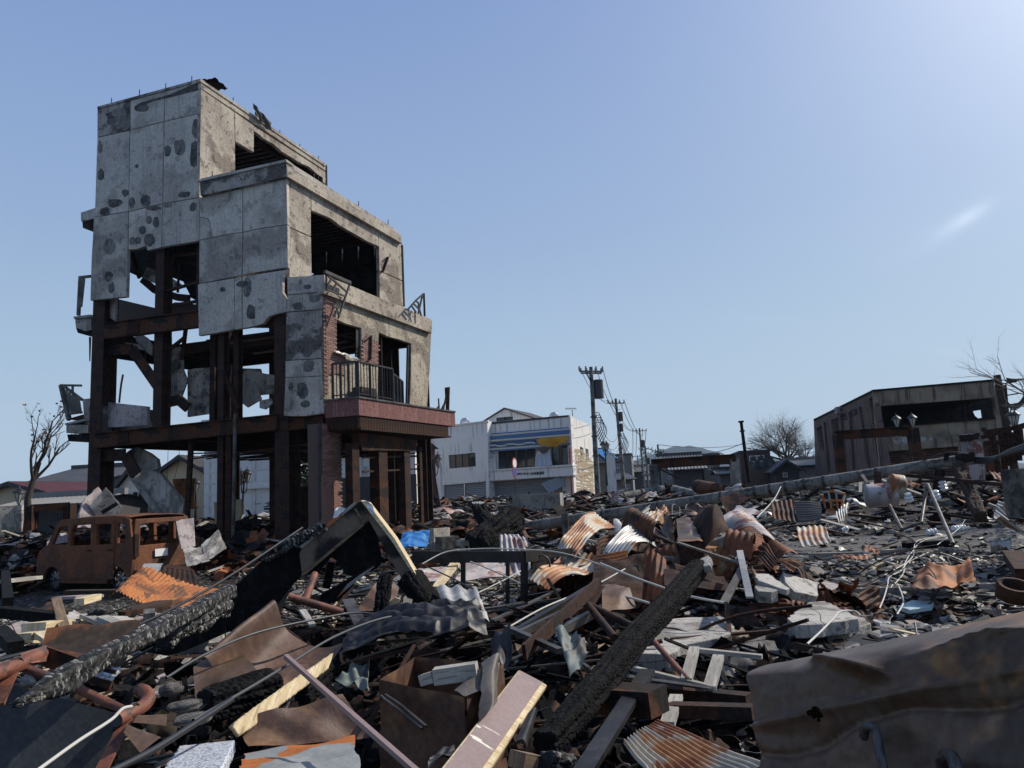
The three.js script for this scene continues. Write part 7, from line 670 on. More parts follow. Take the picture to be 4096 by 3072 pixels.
// kerbs and hollow blocks
const blockGeo = (() => { const s = new THREE.Shape([[-.195, -.05], [.195, -.05], [.195, .05], [-.195, .05]].map(v => new THREE.Vector2(...v))); for (const x of [-.12, 0, .12]) s.holes.push(new THREE.Path([[x - .045, -.025], [x + .045, -.025], [x + .045, .025], [x - .045, .025]].map(v => new THREE.Vector2(...v)))); const g = new THREE.ExtrudeGeometry(s, { depth: .19, bevelEnabled: false }); g.rotateX(-Math.PI / 2); return g; })();
const blockRow = (c, a, b, h, l) => { const p = ground(c(a), h), q = ground(c(b), h), L = p.distanceTo(q), n = Math.max(1, Math.round(L / .4)), yaw = Math.atan2(-(q.z - p.z), q.x - p.x); for (let i = 0; i < n; i++) { const o = new THREE.Mesh(blockGeo, M.concrete); o.name = numbered('hollow_block'); o.position.copy(p.clone().lerp(q, (i + .5) / n)).setY(h - .19); o.rotation.y = yaw + R(-.02, .02); o.castShadow = o.receiveShadow = true; scene.add(o); tag(o, l, 'concrete block', 'rows of hollow blocks'); } };
blockRow(B7, [490, 1310], [1050, 1296], .42, 'hollow concrete block in the short row by the tan crumpled sheet'); blockRow(B7, [1690, 1265], [1985, 1258], .42, 'hollow concrete block in the row right of the tan crumpled sheet'); blockRow(B7, [1330, 920], [1650, 990], .35, 'hollow concrete block in the slanting row on the asphalt edge'); blockRow(B7, [1650, 1000], [2160, 995], .38, 'hollow concrete block in the long row at the right');
const kerb = (l, c, a, b, h, w, t, m = 'concrete') => { const p = ground(c(a), h), q = ground(c(b), h); single('concrete_kerb', bar(p.clone().setY(h - t / 2), q.clone().setY(h - t / 2), w, t), M[m], l, 'kerb'); };
kerb('low concrete kerb at the near edge of the asphalt', B7, [80, 978], [585, 965], .34, .14, .22); kerb('kerb piece continuing past the rust scrap', B7, [780, 950], [1000, 930], .34, .14, .22); kerb('burnt dark sill lying behind the slanting blocks', B7, [990, 880], [1420, 850], .36, .2, .16, 'char');
SH('tan_sheet', 'crumpled tan and rust ribbed sheet arched over the tile field', 'metal sheet', B7, [[1120, 1190], [1645, 1105], [1690, 1320], [1055, 1355]], [11.4, 11.7, 9.7, 9.7], 'rustOrange', { nu: 60, nv: 40, pitch: .16, amp: .012, crumple: .06, crumpleScale: 2.5, ragged: .05, bend: (s, t) => .16 * Math.sin(t * 3) * Math.abs(Math.sin(s * 4.4)), seed: 11 }); SH('rust_scrap', 'narrow rust sheet lying before the near kerb', 'metal sheet', B7, [[300, 1010], [680, 1010], [640, 1035], [420, 1050]], [13, 13, 12.4, 12.2], 'rustCorr', { crumple: .04, pitch: .1, amp: .01 }); SH('rust_scrap', 'curled rust scrap wedged between the kerb pieces', 'metal sheet', B7, [[580, 935], [740, 960], [740, 1000], [600, 975]], [14, 14, 13.4, 13.4], 'rustCorr', { crumple: .08, crumpleScale: 5, pitch: .1, amp: .01 });
SL('blue_tile', 'pale blue ribbed tile lying in the shards', 'tile', onH(B7, [[935, 1478], [1060, 1425], [1258, 1432], [1240, 1480], [1030, 1510]], .42), .05, 'boardPink', .004).material = mat('paleBlue', null, { color: 0x9db3b8, roughness: .6 });
{ const p = ground(B7([795, 1060]), .33), k = new THREE.LatheGeometry([[.001, .0], [.045, .0], [.05, .01], [.09, .05], [.105, .085], [.099, .085], [.085, .055], [.045, .018], [.001, .016]].map(v => new THREE.Vector2(...v)), 24); k.scale(1.2, 1.2, 1.2); k.translate(p.x, p.y - .05, p.z); single('rice_bowl', k, M.porcelain, 'sooty white rice bowl sitting upright among the shards', 'bowl'); }
function insulator(label, p, tilt, s = 1) { const k = new THREE.LatheGeometry([[.001, 0], [.04, 0], [.045, .03], [.09, .05], [.095, .07], [.05, .085], [.05, .1], [.085, .115], [.09, .135], [.05, .15], [.045, .17], [.07, .19], [.07, .21], [.03, .23], [.001, .23]].map(([r, y]) => new THREE.Vector2(r * s, y * s)), 16); k.rotateZ(tilt); k.rotateY(tilt * 2.3); k.translate(p.x, p.y, p.z); single('porcelain_insulator', k, M.porcelain, label, 'insulator', 'porcelain insulators off the fallen pole'); }
insulator('porcelain insulator lying alone in the middle of the asphalt', ground(B7([1195, 800]), .3), 1.3, 1.25); insulator('porcelain insulator still tied to a wire by the pale ribbed sheet', ground(B7([410, 775]), .32), .9, .9); for (const p of [[1440, 762], [1565, 748], [1480, 756]]) insulator('porcelain insulator in the cluster beside the tripod pipe', ground(B7(p), .33), 1.4, 1.2); for (const [p, d] of [[[1040, 500], 19], [[1298, 480], 18.6], [[1362, 390], 19.4], [[1340, 330], 19.6]]) insulator('porcelain insulator hanging under the fallen pole', pt(B7, p, d), .4, 1.05);
for (const [a, da, b, db, r, l] of [[[1212, 330], 18, [1452, 892], 14.2, .035, 'long bare pipe propped like a tripod leg on the asphalt'], [[1205, 335], 18, [1150, 690], 16.8, .035, 'upright pipe meeting the long bare one at its top'], [[850, 525], 18.4, [965, 755], 16.6, .035, 'dark slanting pipe under the transformer'], [[968, 752], 16.6, [1150, 688], 16.8, .03, 'flat pipe joining the feet of the tripod pipes']]) RD('bare_pipe', l, 'pipe', B7, a, da, b, db, r, 'steelGrey');

// ---------- fallen concrete poles ----------
{ const a = pt(B4, [790, 520], 25.5), b = pt(B7, [1655, 80], 19.5), P = k => a.clone().lerp(b, k), ax = b.clone().sub(a).normalize(), g = thing('fallen_pole', 'toppled concrete utility pole with scorched transformers slung beneath it', 'utility pole', P(.3).setY(.4)); part('shaft', rod(a, b, .185, .13, 20), M.poleConcrete, g);
  for (const k of [.28, .42, .56, .63, .66, .69, .725, .76, .85]) part('steel_band', rod(P(k), P(k + .006), lerp(.185, .13, k) + .012, lerp(.185, .13, k) + .012, 20), M.steelGrey, g);
  const tr = (c0, c1, r, m, l) => { const A = pt(B7, c0, 19.2), B = pt(B7, c1, 19.3), d = B.clone().sub(A).normalize(); const prof = [[.001, 0], [r * .8, 0], [r, .06]], L = A.distanceTo(B); for (let i = 0; i <= 6; i++) prof.push([r * (1 + .01 * (i % 2)), .06 + (L - .12) * i / 6]); prof.push([r * .86, L - .03], [.001, L]); const k = new THREE.LatheGeometry(prof.map(v => new THREE.Vector2(...v)), 24); k.rotateX(Math.PI / 2); along(k, A, B); const o = part('transformer', k, M[m], g, l); for (const t of [.25, .6]) part('lug', bar(A.clone().lerp(B, t).add(V3(0, r * .2, r + .02)), A.clone().lerp(B, t + .06).add(V3(0, r * .2, r + .02)), .08, .06), M.concrete, o); return o; };
  tr([612, 440], [938, 415], .27, 'galvPink', 'soot-stained cylindrical transformer'); tr([840, 330], [1000, 350], .26, 'galvRust', 'second transformer behind the first'); part('hanger', bar(pt(B7, [735, 215], 19.6), pt(B7, [745, 360], 19.3), .16, .08), M.rustDark, g); part('hanger', bar(pt(B7, [590, 240], 19.8), pt(B7, [660, 350], 19.3), .08, .05), M.steelGrey, g); part('cross_arm', charLog(pt(B7, [1500, 140], 19.3), pt(B7, [1640, 470], 18.4), .26, .22, 20, { step: .03, cu: .1, cv: .08, depth: .02 }), M.woodDark, g); part('cross_arm', charLog(pt(B7, [1640, 460], 18.4), pt(B7, [1710, 640], 17.6), .26, .22, 21, { step: .03, cu: .1, cv: .08, depth: .02 }), M.woodDark, g); part('top_bracket', merge([bar(pt(B7, [1480, 90], 19.4), pt(B7, [1660, 60], 19.4), .1, .2), bar(pt(B7, [1380, 100], 19.4), pt(B7, [1400, 20], 19.4), .12, .1), bar(pt(B7, [1330, 190], 19.5), pt(B7, [1300, 390], 19.4), .2, .1)]), M.sooty, g);
  const c = []; for (let i = 0; i < 3; i++) c.push(hose([pt(B7, [1640, 70 + i * 25], 19.5), pt(B7, [1780, 75 + i * 20], 19), pt(B7, [1950, 40 - i * 10], 18), pt(B7, [2160, -20 - i * 20], 17)], .03, 20, 6)); part('power_cable', merge(c), M.cable, g); const s = []; for (const k of [.3, .5, .58, .7]) s.push(hose([P(k).add(V3(0, .2, 0)), P(k).add(V3(.1, 0, .25)), P(k).add(V3(.2, -.5, .3)), P(k + .01).add(V3(.3, -.9, .4))], .015, 12, 4)); part('loose_wire', merge(s), M.cable, g); }
{ const g = thing('fallen_pole', 'broken concrete utility pole lying beyond the first, snapped in the middle', 'utility pole', pt(B4, [1340, 330], 37)); part('shaft', rod(pt(B4, [1335, 318], 36), pt(A7, [490, 1245], 40), .24, .2, 16), M.poleConcrete, g); part('shaft', rod(pt(A7, [545, 1262], 38), pt(A7, [840, 1335], 33), .2, .17, 16), M.poleConcrete, g); const A = pt(B4, [1335, 318], 36), B = pt(A7, [490, 1245], 40); for (const k of [.2, .34, .38, .42, .52, .7]) part('steel_band', rod(A.clone().lerp(B, k), A.clone().lerp(B, k + .008), .25, .25, 16), M.rustDark, g); part('snapped_end', charLog(pt(A7, [470, 1250], 39), pt(A7, [550, 1265], 38.4), .5, .5, 22, { step: .05, cu: .2, cv: .15, depth: .08 }), M.rustDark, g); }
single('crushed_unit', merge([...[[[215, 400], [330, 385]], [[330, 385], [425, 420]], [[425, 420], [390, 560]], [[390, 560], [250, 575]], [[250, 575], [210, 420]], [[270, 400], [300, 560]], [[340, 395], [360, 560]], [[230, 480], [410, 480]]].map(([a, b]) => bar(pt(B7, a, 18), pt(B7, b, 17.8), .035, .05))]), M.plateGrey, 'smashed pale casing with bare ribs before the fallen pole', 'appliance'); SH('dark_sheet', 'sooty back plate of the smashed pale casing', 'metal sheet', B7, [[205, 395], [425, 400], [470, 580], [230, 590]], [18.3, 18.3, 17.9, 17.9], 'sooty', { crumple: .1 }); corr('folded corrugated scrap below the smashed pale casing', B7, [[335, 600], [475, 485], [455, 640], [370, 700]], [17, 17.4, 16.6, 16.3], 'galvanised', 'u'); corr('pale flattened scrap at the foot of the folded one', B7, [[240, 640], [345, 590], [370, 690], [260, 690]], [16.8, 17, 16.2, 16.2], 'galvanised', 'v', { crumple: .1 });
{ const A = pt(A7, [800, 1230], 30), B = pt(A7, [1010, 1270], 28.5), g = thing('rusted_drum', 'rusted ribbed drum lying on its side beyond the fallen pole', 'drum', A.clone().setY(.9)); const L = A.distanceTo(B), prof = [[.001, 0], [.25, 0]]; for (let i = 0; i < 24; i++) prof.push([.25 + .012 * (i % 2), L * (i + .5) / 24]); prof.push([.001, L]); const k = new THREE.LatheGeometry(prof.map(v => new THREE.Vector2(...v)), 22); k.rotateX(Math.PI / 2); part('shell', along(k, A, B), M.rustCorrDark, g); part('end_plate', rod(A.clone().addScaledVector(B.clone().sub(A), -.02), A.clone().addScaledVector(B.clone().sub(A), -.002), .24, .24, 22), M.rustBeam, g); }
// foundation walls and blocks in the distance
single('foundation_wall', bar(pt(A6, [1290, 1385], 36), pt(A6, [1560, 1370], 39), .3, .75), M.concrete, 'pale foundation wall beneath the debris before the white shop', 'wall'); single('foundation_wall', merge([ppd(pt(A6, [1040, 1470], 34), V3(2.1, 0, .3), V3(0, .95, 0), V3(-.2, 0, .9))]), M.concrete, 'square scorched foundation block before the white shop', 'wall'); single('foundation_wall', bar(pt(A6, [880, 1430], 34.5), pt(A6, [1040, 1410], 34.8), .3, .5), M.concreteDark, 'dark low foundation wall running into the square block', 'wall');
{ const p = pt(B4, [330, 740], 14.5), q = pt(B4, [590, 720], 14.8); const g = thing('channel_block', 'pale concrete channel block lying before the blue bundle', 'concrete block', p); part('top', bar(p.clone().add(V3(0, .18, 0)), q.clone().add(V3(0, .18, 0)), .3, .1), M.concrete, g); part('web', bar(p.clone().lerp(q, .2), p.clone().lerp(q, .45), .28, .26), M.concrete, g); part('web', bar(p.clone().lerp(q, .72), p.clone().lerp(q, .9), .28, .26), M.concrete, g); } single('concrete_cube', bar(pt(B4, [130, 645], 16), pt(B4, [290, 632], 16.2), .3, .25), M.concreteDark, 'dark concrete block beside the blue bundle', 'concrete block'); single('concrete_cube', bar(pt(B4, [330, 655], 15.6), pt(B4, [395, 652], 15.6), .25, .2), M.concrete, 'small pale block above the channel block', 'concrete block'); single('block_wall', bar(pt(B4, [60, 605], 16.8), pt(B4, [215, 590], 17.6), .12, .45), M.concrete, 'short stub of block wall behind the blue bundle', 'wall');
SH('blue_bundle', 'bright blue plastic-wrapped bundle at the foot of the burnt gable', 'bundle', B2, [[1800, 515], [2035, 505], [2010, 655], [1745, 650]], [15.6, 15.6, 14.6, 14.6], 'tarp', { nu: 40, nv: 40, crumple: .05, crumpleScale: 4, bend: (s, t) => .07 * Math.sin(s * 3.1) * Math.sin(t * 3.1) }); RD('bollard_post', 'short steel post standing before the fallen pole', 'post', B4, [1335, 548], 14.4, [1328, 362], 14.4, .07, 'steelGrey'); RD('bollard_post', 'stub of bright steel post near the upright pinkish sheet', 'post', B4, [833, 615], 14, [833, 565], 14, .09, 'alu');
{ const c = pt(B7, [2040, 1340], 9.2), g = thing('clay_ring', 'brown glazed clay pipe ring lying at the right edge', 'pipe', c); const k = new THREE.LatheGeometry([[.12, -.07], [.17, -.07], [.17, .07], [.12, .07], [.12, -.07]].map(v => new THREE.Vector2(...v)), 28); k.rotateX(.35); k.translate(c.x, c.y, c.z); part('ring', k, M.rustBeam, g); }
corr('curved corrugated sheet standing at the right edge beside the trough', B7, [[1870, 480], [1960, 560], [2160, 800], [1880, 650]], [14.6, 14.6, 13.6, 13.8], 'galvanised', 'v', { bend: (s, t) => -.15 * Math.sin(t * 3) }); single('water_trough', ppd(pt(B7, [1960, 640], 14.2), V3(1.6, 0, -.3), V3(0, .75, 0), V3(.2, 0, 1.0)), M.concreteDark, 'concrete trough at the right edge', 'trough'); corr('rust ribbed sheet fanned out before the steel shed', B7, [[1790, 215], [1990, 250], [2070, 300], [1900, 320]], [20, 20, 18.6, 18.6], 'rustCorr'); SL('paper_scrap', 'pale oval scrap of board before the steel shed', 'board', pts(B7, [[1745, 312], [1800, 298], [1862, 300], [1840, 322], [1780, 325]], 18.6), .03, 'woodPale', .01); BR('rust_rail', 'long thin rusty rail lying behind the tripod pipes', 'steel bar', B7, [1010, 240], 20, [2160, 352], 17.5, .05, .08, 'rustSteel'); SH('crumpled_plastic', 'crumpled grey plastic bag at the right', 'bag', B7, [[1800, 900], [2010, 890], [2000, 980], [1810, 960]], [13.4, 13.6, 12.6, 12.6], 'slabPale', { crumple: .12, crumpleScale: 5, nu: 30, nv: 20 }); BR('broken_plank', 'dark box edge tipping in at the right', 'plank', B7, [2020, 1000], 10.5, [2150, 1180], 9.6, .2, .12, 'rustDark');

// ---------- wires and cables ----------
HS('black_cable', 'black cable stretched low over the boards before the car', B1, [[-60, 850], [300, 760], [700, 675], [1000, 590], [1400, 400], [1760, 190], [2300, -170]], [4.4, 4.9, 5.4, 5.8, 6.5, 7.2, 8.5], .011, 'cable'); HS('black_cable', 'black cable rising from the corner to the twisted bundle', B1, [[820, 1700], [1150, 1530], [1500, 1310], [1760, 1140]], [2.9, 3.1, 3.4, 3.7], .013, 'cable'); HS('twisted_cable', 'grey twisted cables crossing above the black sheeting', B3, [[-60, 1065], [400, 800], [800, 560], [1200, 320], [1650, 155], [1900, 128], [2300, 130], [2450, 180]], [3.5, 3.9, 4.3, 4.8, 5.4, 5.6, 5.6, 5.5], .008, 'cableGrey'); HS('black_cable', 'upper black cable joining the twisted bundle', B3, [[-300, 690], [0, 505], [470, 300], [1000, 175], [1400, 112], [1560, 130], [1700, 165], [1850, 120], [2000, 140], [2200, 125]], [4.4, 4.7, 5.1, 5.4, 5.6, 5.6, 5.55, 5.6, 5.55, 5.5], .0075, 'cableGrey'); HS('pale_cord', 'pale cord running down from the pipe elbow', B1, [[280, 1680], [600, 1450], [860, 1280], [930, 1210], [1000, 1190]], [2.75, 2.95, 3.1, 3.14, 3.2], .006, 'cablePale');
for (const [ps, ds, l] of [[[[-40, 850], [200, 730], [500, 700], [900, 705], [1300, 740], [1896, 935]], [9, 9.2, 9.2, 9, 8.8, 8.4], 'long pale wire arching over the shelf frame'], [[[780, 1450], [1100, 1270], [1400, 1140], [1640, 1030], [1896, 890]], [6.3, 6.8, 7.6, 8, 8.6], 'pale wire running up from the black sheeting'], [[[430, 820], [700, 930], [905, 1030]], [9.2, 8.8, 8.6], 'straight wire crossing inside the shelf frame'], [[[500, 1120], [770, 985], [905, 910]], [8.4, 8.8, 9.2], 'second straight wire crossing inside the shelf frame'], [[[-40, 840], [220, 960], [455, 1080]], [8.6, 8.2, 7.8], 'black wire ending at the ridged grey sheet']]) HS('steel_wire', l, B4, ps, ds, .008, l[0] === 'b' ? 'cable' : 'cablePale');
for (const [ps, ds, l] of [[[[0, 835], [300, 960], [620, 1075]], [8.2, 8, 7.8], 'pale wire across the ragged brown corrugated sheet'], [[[0, 1120], [230, 1150], [470, 1215]], [7.2, 7.1, 7], 'pale wire behind the massive charred post'], [[[830, 1145], [1000, 1180], [1175, 1210]], [7.6, 7.5, 7.5], 'pale wire ending at the dull metal bar'], [[[1715, 110], [1650, 230], [1520, 370], [1420, 450], [1300, 480], [1240, 550]], [20, 17, 14, 12.6, 12, 11.6], 'pale rope from the fallen pole to the heap'], [[[680, 380], [700, 280], [740, 300], [755, 390]], [12.5, 13, 13, 12.5], 'looped black cable at the crest of the heap'], [[[810, 360], [830, 280], [900, 262], [950, 300]], [13, 13.5, 13.5, 13], 'arched black hose before the fallen pole']]) HS('steel_wire', l, B6, ps, ds, .011, l.includes('black') ? 'cable' : 'cablePale');
for (const [ps, h, l] of [[[[1420, 800], [1250, 830], [1130, 855], [1080, 930], [1075, 1000], [1010, 1075], [950, 1150], [850, 1205], [830, 1280], [800, 1390], [755, 1500]], .42, 'bundle of white wire wandering over the tile field'], [[[1400, 815], [1200, 850], [1060, 970], [990, 1090], [980, 1170], [900, 1270]], .42, 'second white wire beside the wandering one'], [[[1700, 400], [1620, 560], [1510, 740], [1450, 790], [1300, 900]], .5, 'white wire falling from the cross-arm'], [[[1220, 970], [1050, 1050], [800, 1190]], .42, 'straight white wire over the shards'], [[[930, 1280], [970, 1380], [980, 1450], [920, 1560]], .45, 'thin kinked wire below the block row']]) single('white_wire', hose(onH(B7, ps, h), .009), M.cablePale, l, 'cable'); HS('white_hose', 'thick white hose curving beside the triangular slab', B8, [[1010, 245], [1080, 180], [1150, 110], [1210, 60], [1270, 62], [1310, 90]], [5.4, 6, 6.6, 7.2, 7.3, 7.0], .008, 'cablePale'); for (const [ps, l] of [[[[940, 1150], [1150, 1060], [1400, 970], [1600, 985]], 'long drooping wire arched before the burnt block']]) HS('steel_wire', l, A8, ps, 19, .012, 'cable');

// ---------- boards and timbers in front of the car ----------
for (const [c, a, da, b, db, w, h, m, l] of [[B1, [428, 375], 9.6, [515, 698], 7.6, .09, .04, 'woodTan', 'single thin plank standing upright among the boards'], [B1, [255, 598], 8.2, [690, 545], 9, .22, .1, 'woodPale', 'sunlit pale plank lying level near the upright one'], [B1, [600, 395], 11, [735, 358], 11.6, .12, .08, 'woodPale', 'short pale plank in front of the burnt car'], [B1, [510, 335], 14.2, [905, 330], 13.6, .16, .12, 'woodDark', 'dark beam before the car sill'], [B1, [480, 365], 12.4, [700, 350], 12.8, .4, .04, 'boardPink', 'broad pinkish board before the dark beam'], [B1, [0, 470], 9.4, [480, 520], 8.8, .12, .1, 'char', 'black beam lying left of the upright plank'], [B1, [780, 520], 8.2, [1070, 640], 7, .1, .05, 'woodGrey', 'grey batten pointing at the long charred timber'], [B1, [640, 500], 8.6, [960, 625], 7.4, .08, .04, 'woodGrey', 'slim grey batten parallel to the pointing one'], [B1, [340, 480], 9.6, [400, 410], 10.6, .1, .06, 'rustBeam', 'short rusty bar behind the pale plank'], [B1, [930, 470], 9.4, [1250, 400], 10.4, .2, .06, 'woodDark', 'dark board bundle below the orange corrugated sheet'], [B1, [900, 490], 8.8, [1240, 440], 9.4, .16, .05, 'rustDark', 'dark strip under the dark board bundle'], [B1, [40, 180], 16, [60, 400], 11.5, .12, .12, 'char', 'short black post at the left of the car'], [B1, [170, 660], 7.4, [290, 640], 7.6, .14, .05, 'woodPale', 'pale scrap of plank left of the upright one'], [B1, [290, 640], 7.4, [360, 690], 7, .06, .04, 'woodPale', 'little pale batten under the level plank'], [B1, [410, 620], 7.6, [475, 665], 7.2, .06, .04, 'woodPale', 'second little pale batten under the level plank'], [B1, [20, 240], 15, [280, 210], 16, .2, .06, 'woodGrey', 'long grey board far left of the car'], [B1, [0, 620], 7.4, [120, 740], 6.4, .1, .08, 'char', 'black timber stub at the left edge'], [B1, [1090, 530], 8.6, [1180, 520], 8.6, .4, .16, 'concreteDark', 'mossy concrete lump below the orange sheet']]) BR('loose_plank', l, 'plank', c, a, da, b, db, w, h, m);
SL('plaster_lump', 'crumpled white plaster sheet in front of the orange corrugated one', 'plaster', pts(B1, [[800, 500], [960, 500], [1150, 570], [1160, 590], [980, 560]], [8.6, 8.8, 8, 7.9, 8.1]), .03, 'slabPale', .02); SL('plaster_lump', 'speckled white lump beside the upright plank', 'plaster', pts(B1, [[470, 490], [560, 455], [615, 480], [600, 530], [500, 530]], [8.8, 9.2, 9, 8.5, 8.5]), .1, 'slabPale', .03);

// ---------- the rubble field ----------
const rs = rng(99), U = (a, b) => a + (b - a) * rs();
function shardGeo(n, th, sd, curve) { const r = rng(sd), p = []; for (let i = 0; i < n; i++) { const a = (i + .35 * (r() - .5)) / n * 6.283, q = .34 + .2 * r(); p.push(new THREE.Vector2(Math.cos(a) * q * 1.25, Math.sin(a) * q)); } const g = new THREE.ExtrudeGeometry(new THREE.Shape(p), { depth: th, bevelEnabled: false }); g.rotateX(-Math.PI / 2); return g; }
function arcGeo(sd) { const r = rng(sd), n = 4, s = new THREE.Shape(), ro = .5, w = 1 + .6 * r(), th = .06; for (let i = 0; i <= n; i++) { const a = Math.PI / 2 - w / 2 + w * i / n; i ? s.lineTo(Math.cos(a) * ro, Math.sin(a) * ro) : s.moveTo(Math.cos(a) * ro, Math.sin(a) * ro); } for (let i = n; i >= 0; i--) { const a = Math.PI / 2 - w / 2 + w * i / n; s.lineTo(Math.cos(a) * (ro - th), Math.sin(a) * (ro - th)); } const g = new THREE.ExtrudeGeometry(s, { depth: .7 + .3 * r(), bevelEnabled: false }); g.translate(0, -.36, -.4); return g; }
function chunkGeo(sd) { const r = rng(sd), g = new THREE.IcosahedronGeometry(.5, 1), p = g.attributes.position, m = new Map(); for (let i = 0; i < p.count; i++) { const k = p.getX(i).toFixed(2) + p.getY(i).toFixed(2) + p.getZ(i).toFixed(2); if (!m.has(k)) m.set(k, .65 + .55 * r()); const e = m.get(k); p.setXYZ(i, p.getX(i) * e, p.getY(i) * e * .6, p.getZ(i) * e); } const uv = []; for (let i = 0; i < p.count; i++) uv.push(p.getX(i) * .4, p.getZ(i) * .4); g.setAttribute('uv', new THREE.Float32BufferAttribute(uv, 2)); g.computeVertexNormals(); return g; }
function scrapGeo(sd, corrug) { const c = [V3(-.5, 0, -.35), V3(.5, 0, -.35), V3(.5, 0, .35), V3(-.5, 0, .35)]; return sheet(c, corrug ? { pitch: .12, amp: .02, nv: 5, crumple: .12, crumpleScale: 2, ragged: .2, seed: sd, bend: (s, t) => .2 * Math.sin(s * 3 + sd) } : { nu: 9, nv: 7, crumple: .16, crumpleScale: 2, ragged: .25, seed: sd, bend: (s, t) => .25 * Math.sin(s * 3.1) * Math.cos(t * 2 + sd) }); }
const barGeo = (() => { const g = new THREE.BoxGeometry(1, 1, 1), p = g.attributes.position, uv = g.attributes.uv; for (let i = 0; i < p.count; i++) { if (p.getX(i) > 0) p.setY(i, p.getY(i) * .8); uv.setXY(i, p.getX(i), p.getZ(i) * .2 + p.getY(i) * .1); } return g; })();
const splitGeo = (() => { const s = new THREE.Shape([[-.5, -.5], [.32, -.5], [.5, -.2], [.38, .05], [.47, .3], [.3, .5], [-.5, .5], [-.42, .1]].map(v => new THREE.Vector2(...v))); const g = new THREE.ExtrudeGeometry(s, { depth: 1, bevelEnabled: false }); g.rotateX(-Math.PI / 2); g.translate(0, -.5, 0); return g; })();
const bendGeo = sd => { const r = rng(sd); return hose([V3(-.5, 0, 0), V3(-.2, .1 * r(), .2 * (r() - .5)), V3(.15, .25 * r(), .25 * (r() - .5)), V3(.5, .1 * r(), .2 * (r() - .5))], .006, 9, 4); };
const shards = [1, 2, 3, 4, 5].map(i => shardGeo(5 + i % 3, .07, i * 17)), arcs = [1, 2, 3].map(arcGeo), chunks = [1, 2, 3, 4].map(chunkGeo), scraps = [1, 2, 3, 4].map(i => scrapGeo(i * 5, false)), corrScraps = [1, 2, 3, 4].map(i => scrapGeo(i * 7, true)), bends = [1, 2, 3].map(bendGeo);
const tangles = [1, 2, 3].map(sd => { const r = rng(sd * 91), p = []; let q = V3(0, .05, 0), a = r() * 6; for (let i = 0; i < 14; i++) { p.push(q.clone()); a += (r() - .4) * 1.6; q = q.clone().add(V3(Math.cos(a) * .16, (r() - .48) * .12, Math.sin(a) * .16)); q.y = Math.max(.01, q.y); } return hose(p, .004, 60, 4); });
const pick = a => a[Math.floor(rs() * a.length)];
const spotIn = (x0, x1, d0, d1) => { for (; ;) { const a = U(-40, 40) * Math.PI / 180, d = Math.sqrt(U(d0 * d0, d1 * d1)), x = Math.sin(a) * d, z = -Math.cos(a) * d; if (x >= x0 && x <= x1) { const onRoad = x > 2.8 && x < 15 && z < -14.4 && z > -20.4; if (onRoad && rs() < .94) continue; if (x > .2 && x < 4.4 && z < -8.2 && z > -12.6 && rs() < .72) continue; if (Math.hypot(x + 8.9, z + 16.8) < 2.8) continue; if (d0 > 2 && d < 18 && d > 13 && x < -5 && x / -z > .42 && rs() < .7) continue; return [x, z]; } } };
const pose = (o, x, z, s, tilt, lift) => { o.scale.copy(s); o.rotation.set(U(-tilt, tilt), U(0, 6.283), U(-tilt, tilt)); o.position.set(x, height(x, z) + lift, z); };
const tone = { tileDark: 'dark', tileGrey: 'grey', tileBrown: 'brown', concrete: 'grey', slabPale: 'pale', concreteDark: 'dark', woodGrey: 'weathered grey', woodDark: 'dark brown', char: 'charred black', woodTan: 'tan', woodPale: 'pale', boardPink: 'pinkish', panel: 'beige', rustCorr: 'rust-brown', rustCorrDark: 'dark rust', galvRust: 'rust-streaked', galvanised: 'silvery', rustOrange: 'orange', rustDark: 'dark rust', rustBrown: 'brown', sooty: 'sooty', greySheet: 'grey', galvPink: 'pinkish silver', rustSteel: 'red-brown', cable: 'black', steelGrey: 'steel-grey' };
function loose(name, n, geos, mats, zone, size, tilt, lift, label0, cat, group) { for (let i = 0; i < n; i++) { const mm = pick(mats), label = tone[mm] + ' ' + label0, [x, z] = spotIn(...zone), o = new THREE.Mesh(pick(geos), M[mm]); o.name = numbered(name); pose(o, x, z, size(), tilt, lift); o.castShadow = o.receiveShadow = true; scene.add(o); tag(o, label, cat, group); } }
function litter(name, n, geo, m, zone, size, tilt, lift, label, cat) { const im = new THREE.InstancedMesh(geo, M[m], n), o = new THREE.Object3D(); for (let i = 0; i < n; i++) { const [x, z] = spotIn(...zone); pose(o, x, z, size(), tilt, lift); o.updateMatrix(); im.setMatrixAt(i, o.matrix); } im.name = numbered(name); im.castShadow = im.receiveShadow = true; scene.add(im); tag(im, label, cat, null, 'stuff'); }
const flat = (a, b) => () => { const s = U(a, b); return V3(s * U(.7, 1.3), s * U(.6, 1.2), s); }, stick = (a, b, w) => () => V3(U(a, b), U(.3, 1) * w, U(.6, 1.6) * w), lump = (a, b) => () => { const s = U(a, b); return V3(s, s * U(.6, 1), s * U(.7, 1.2)); };
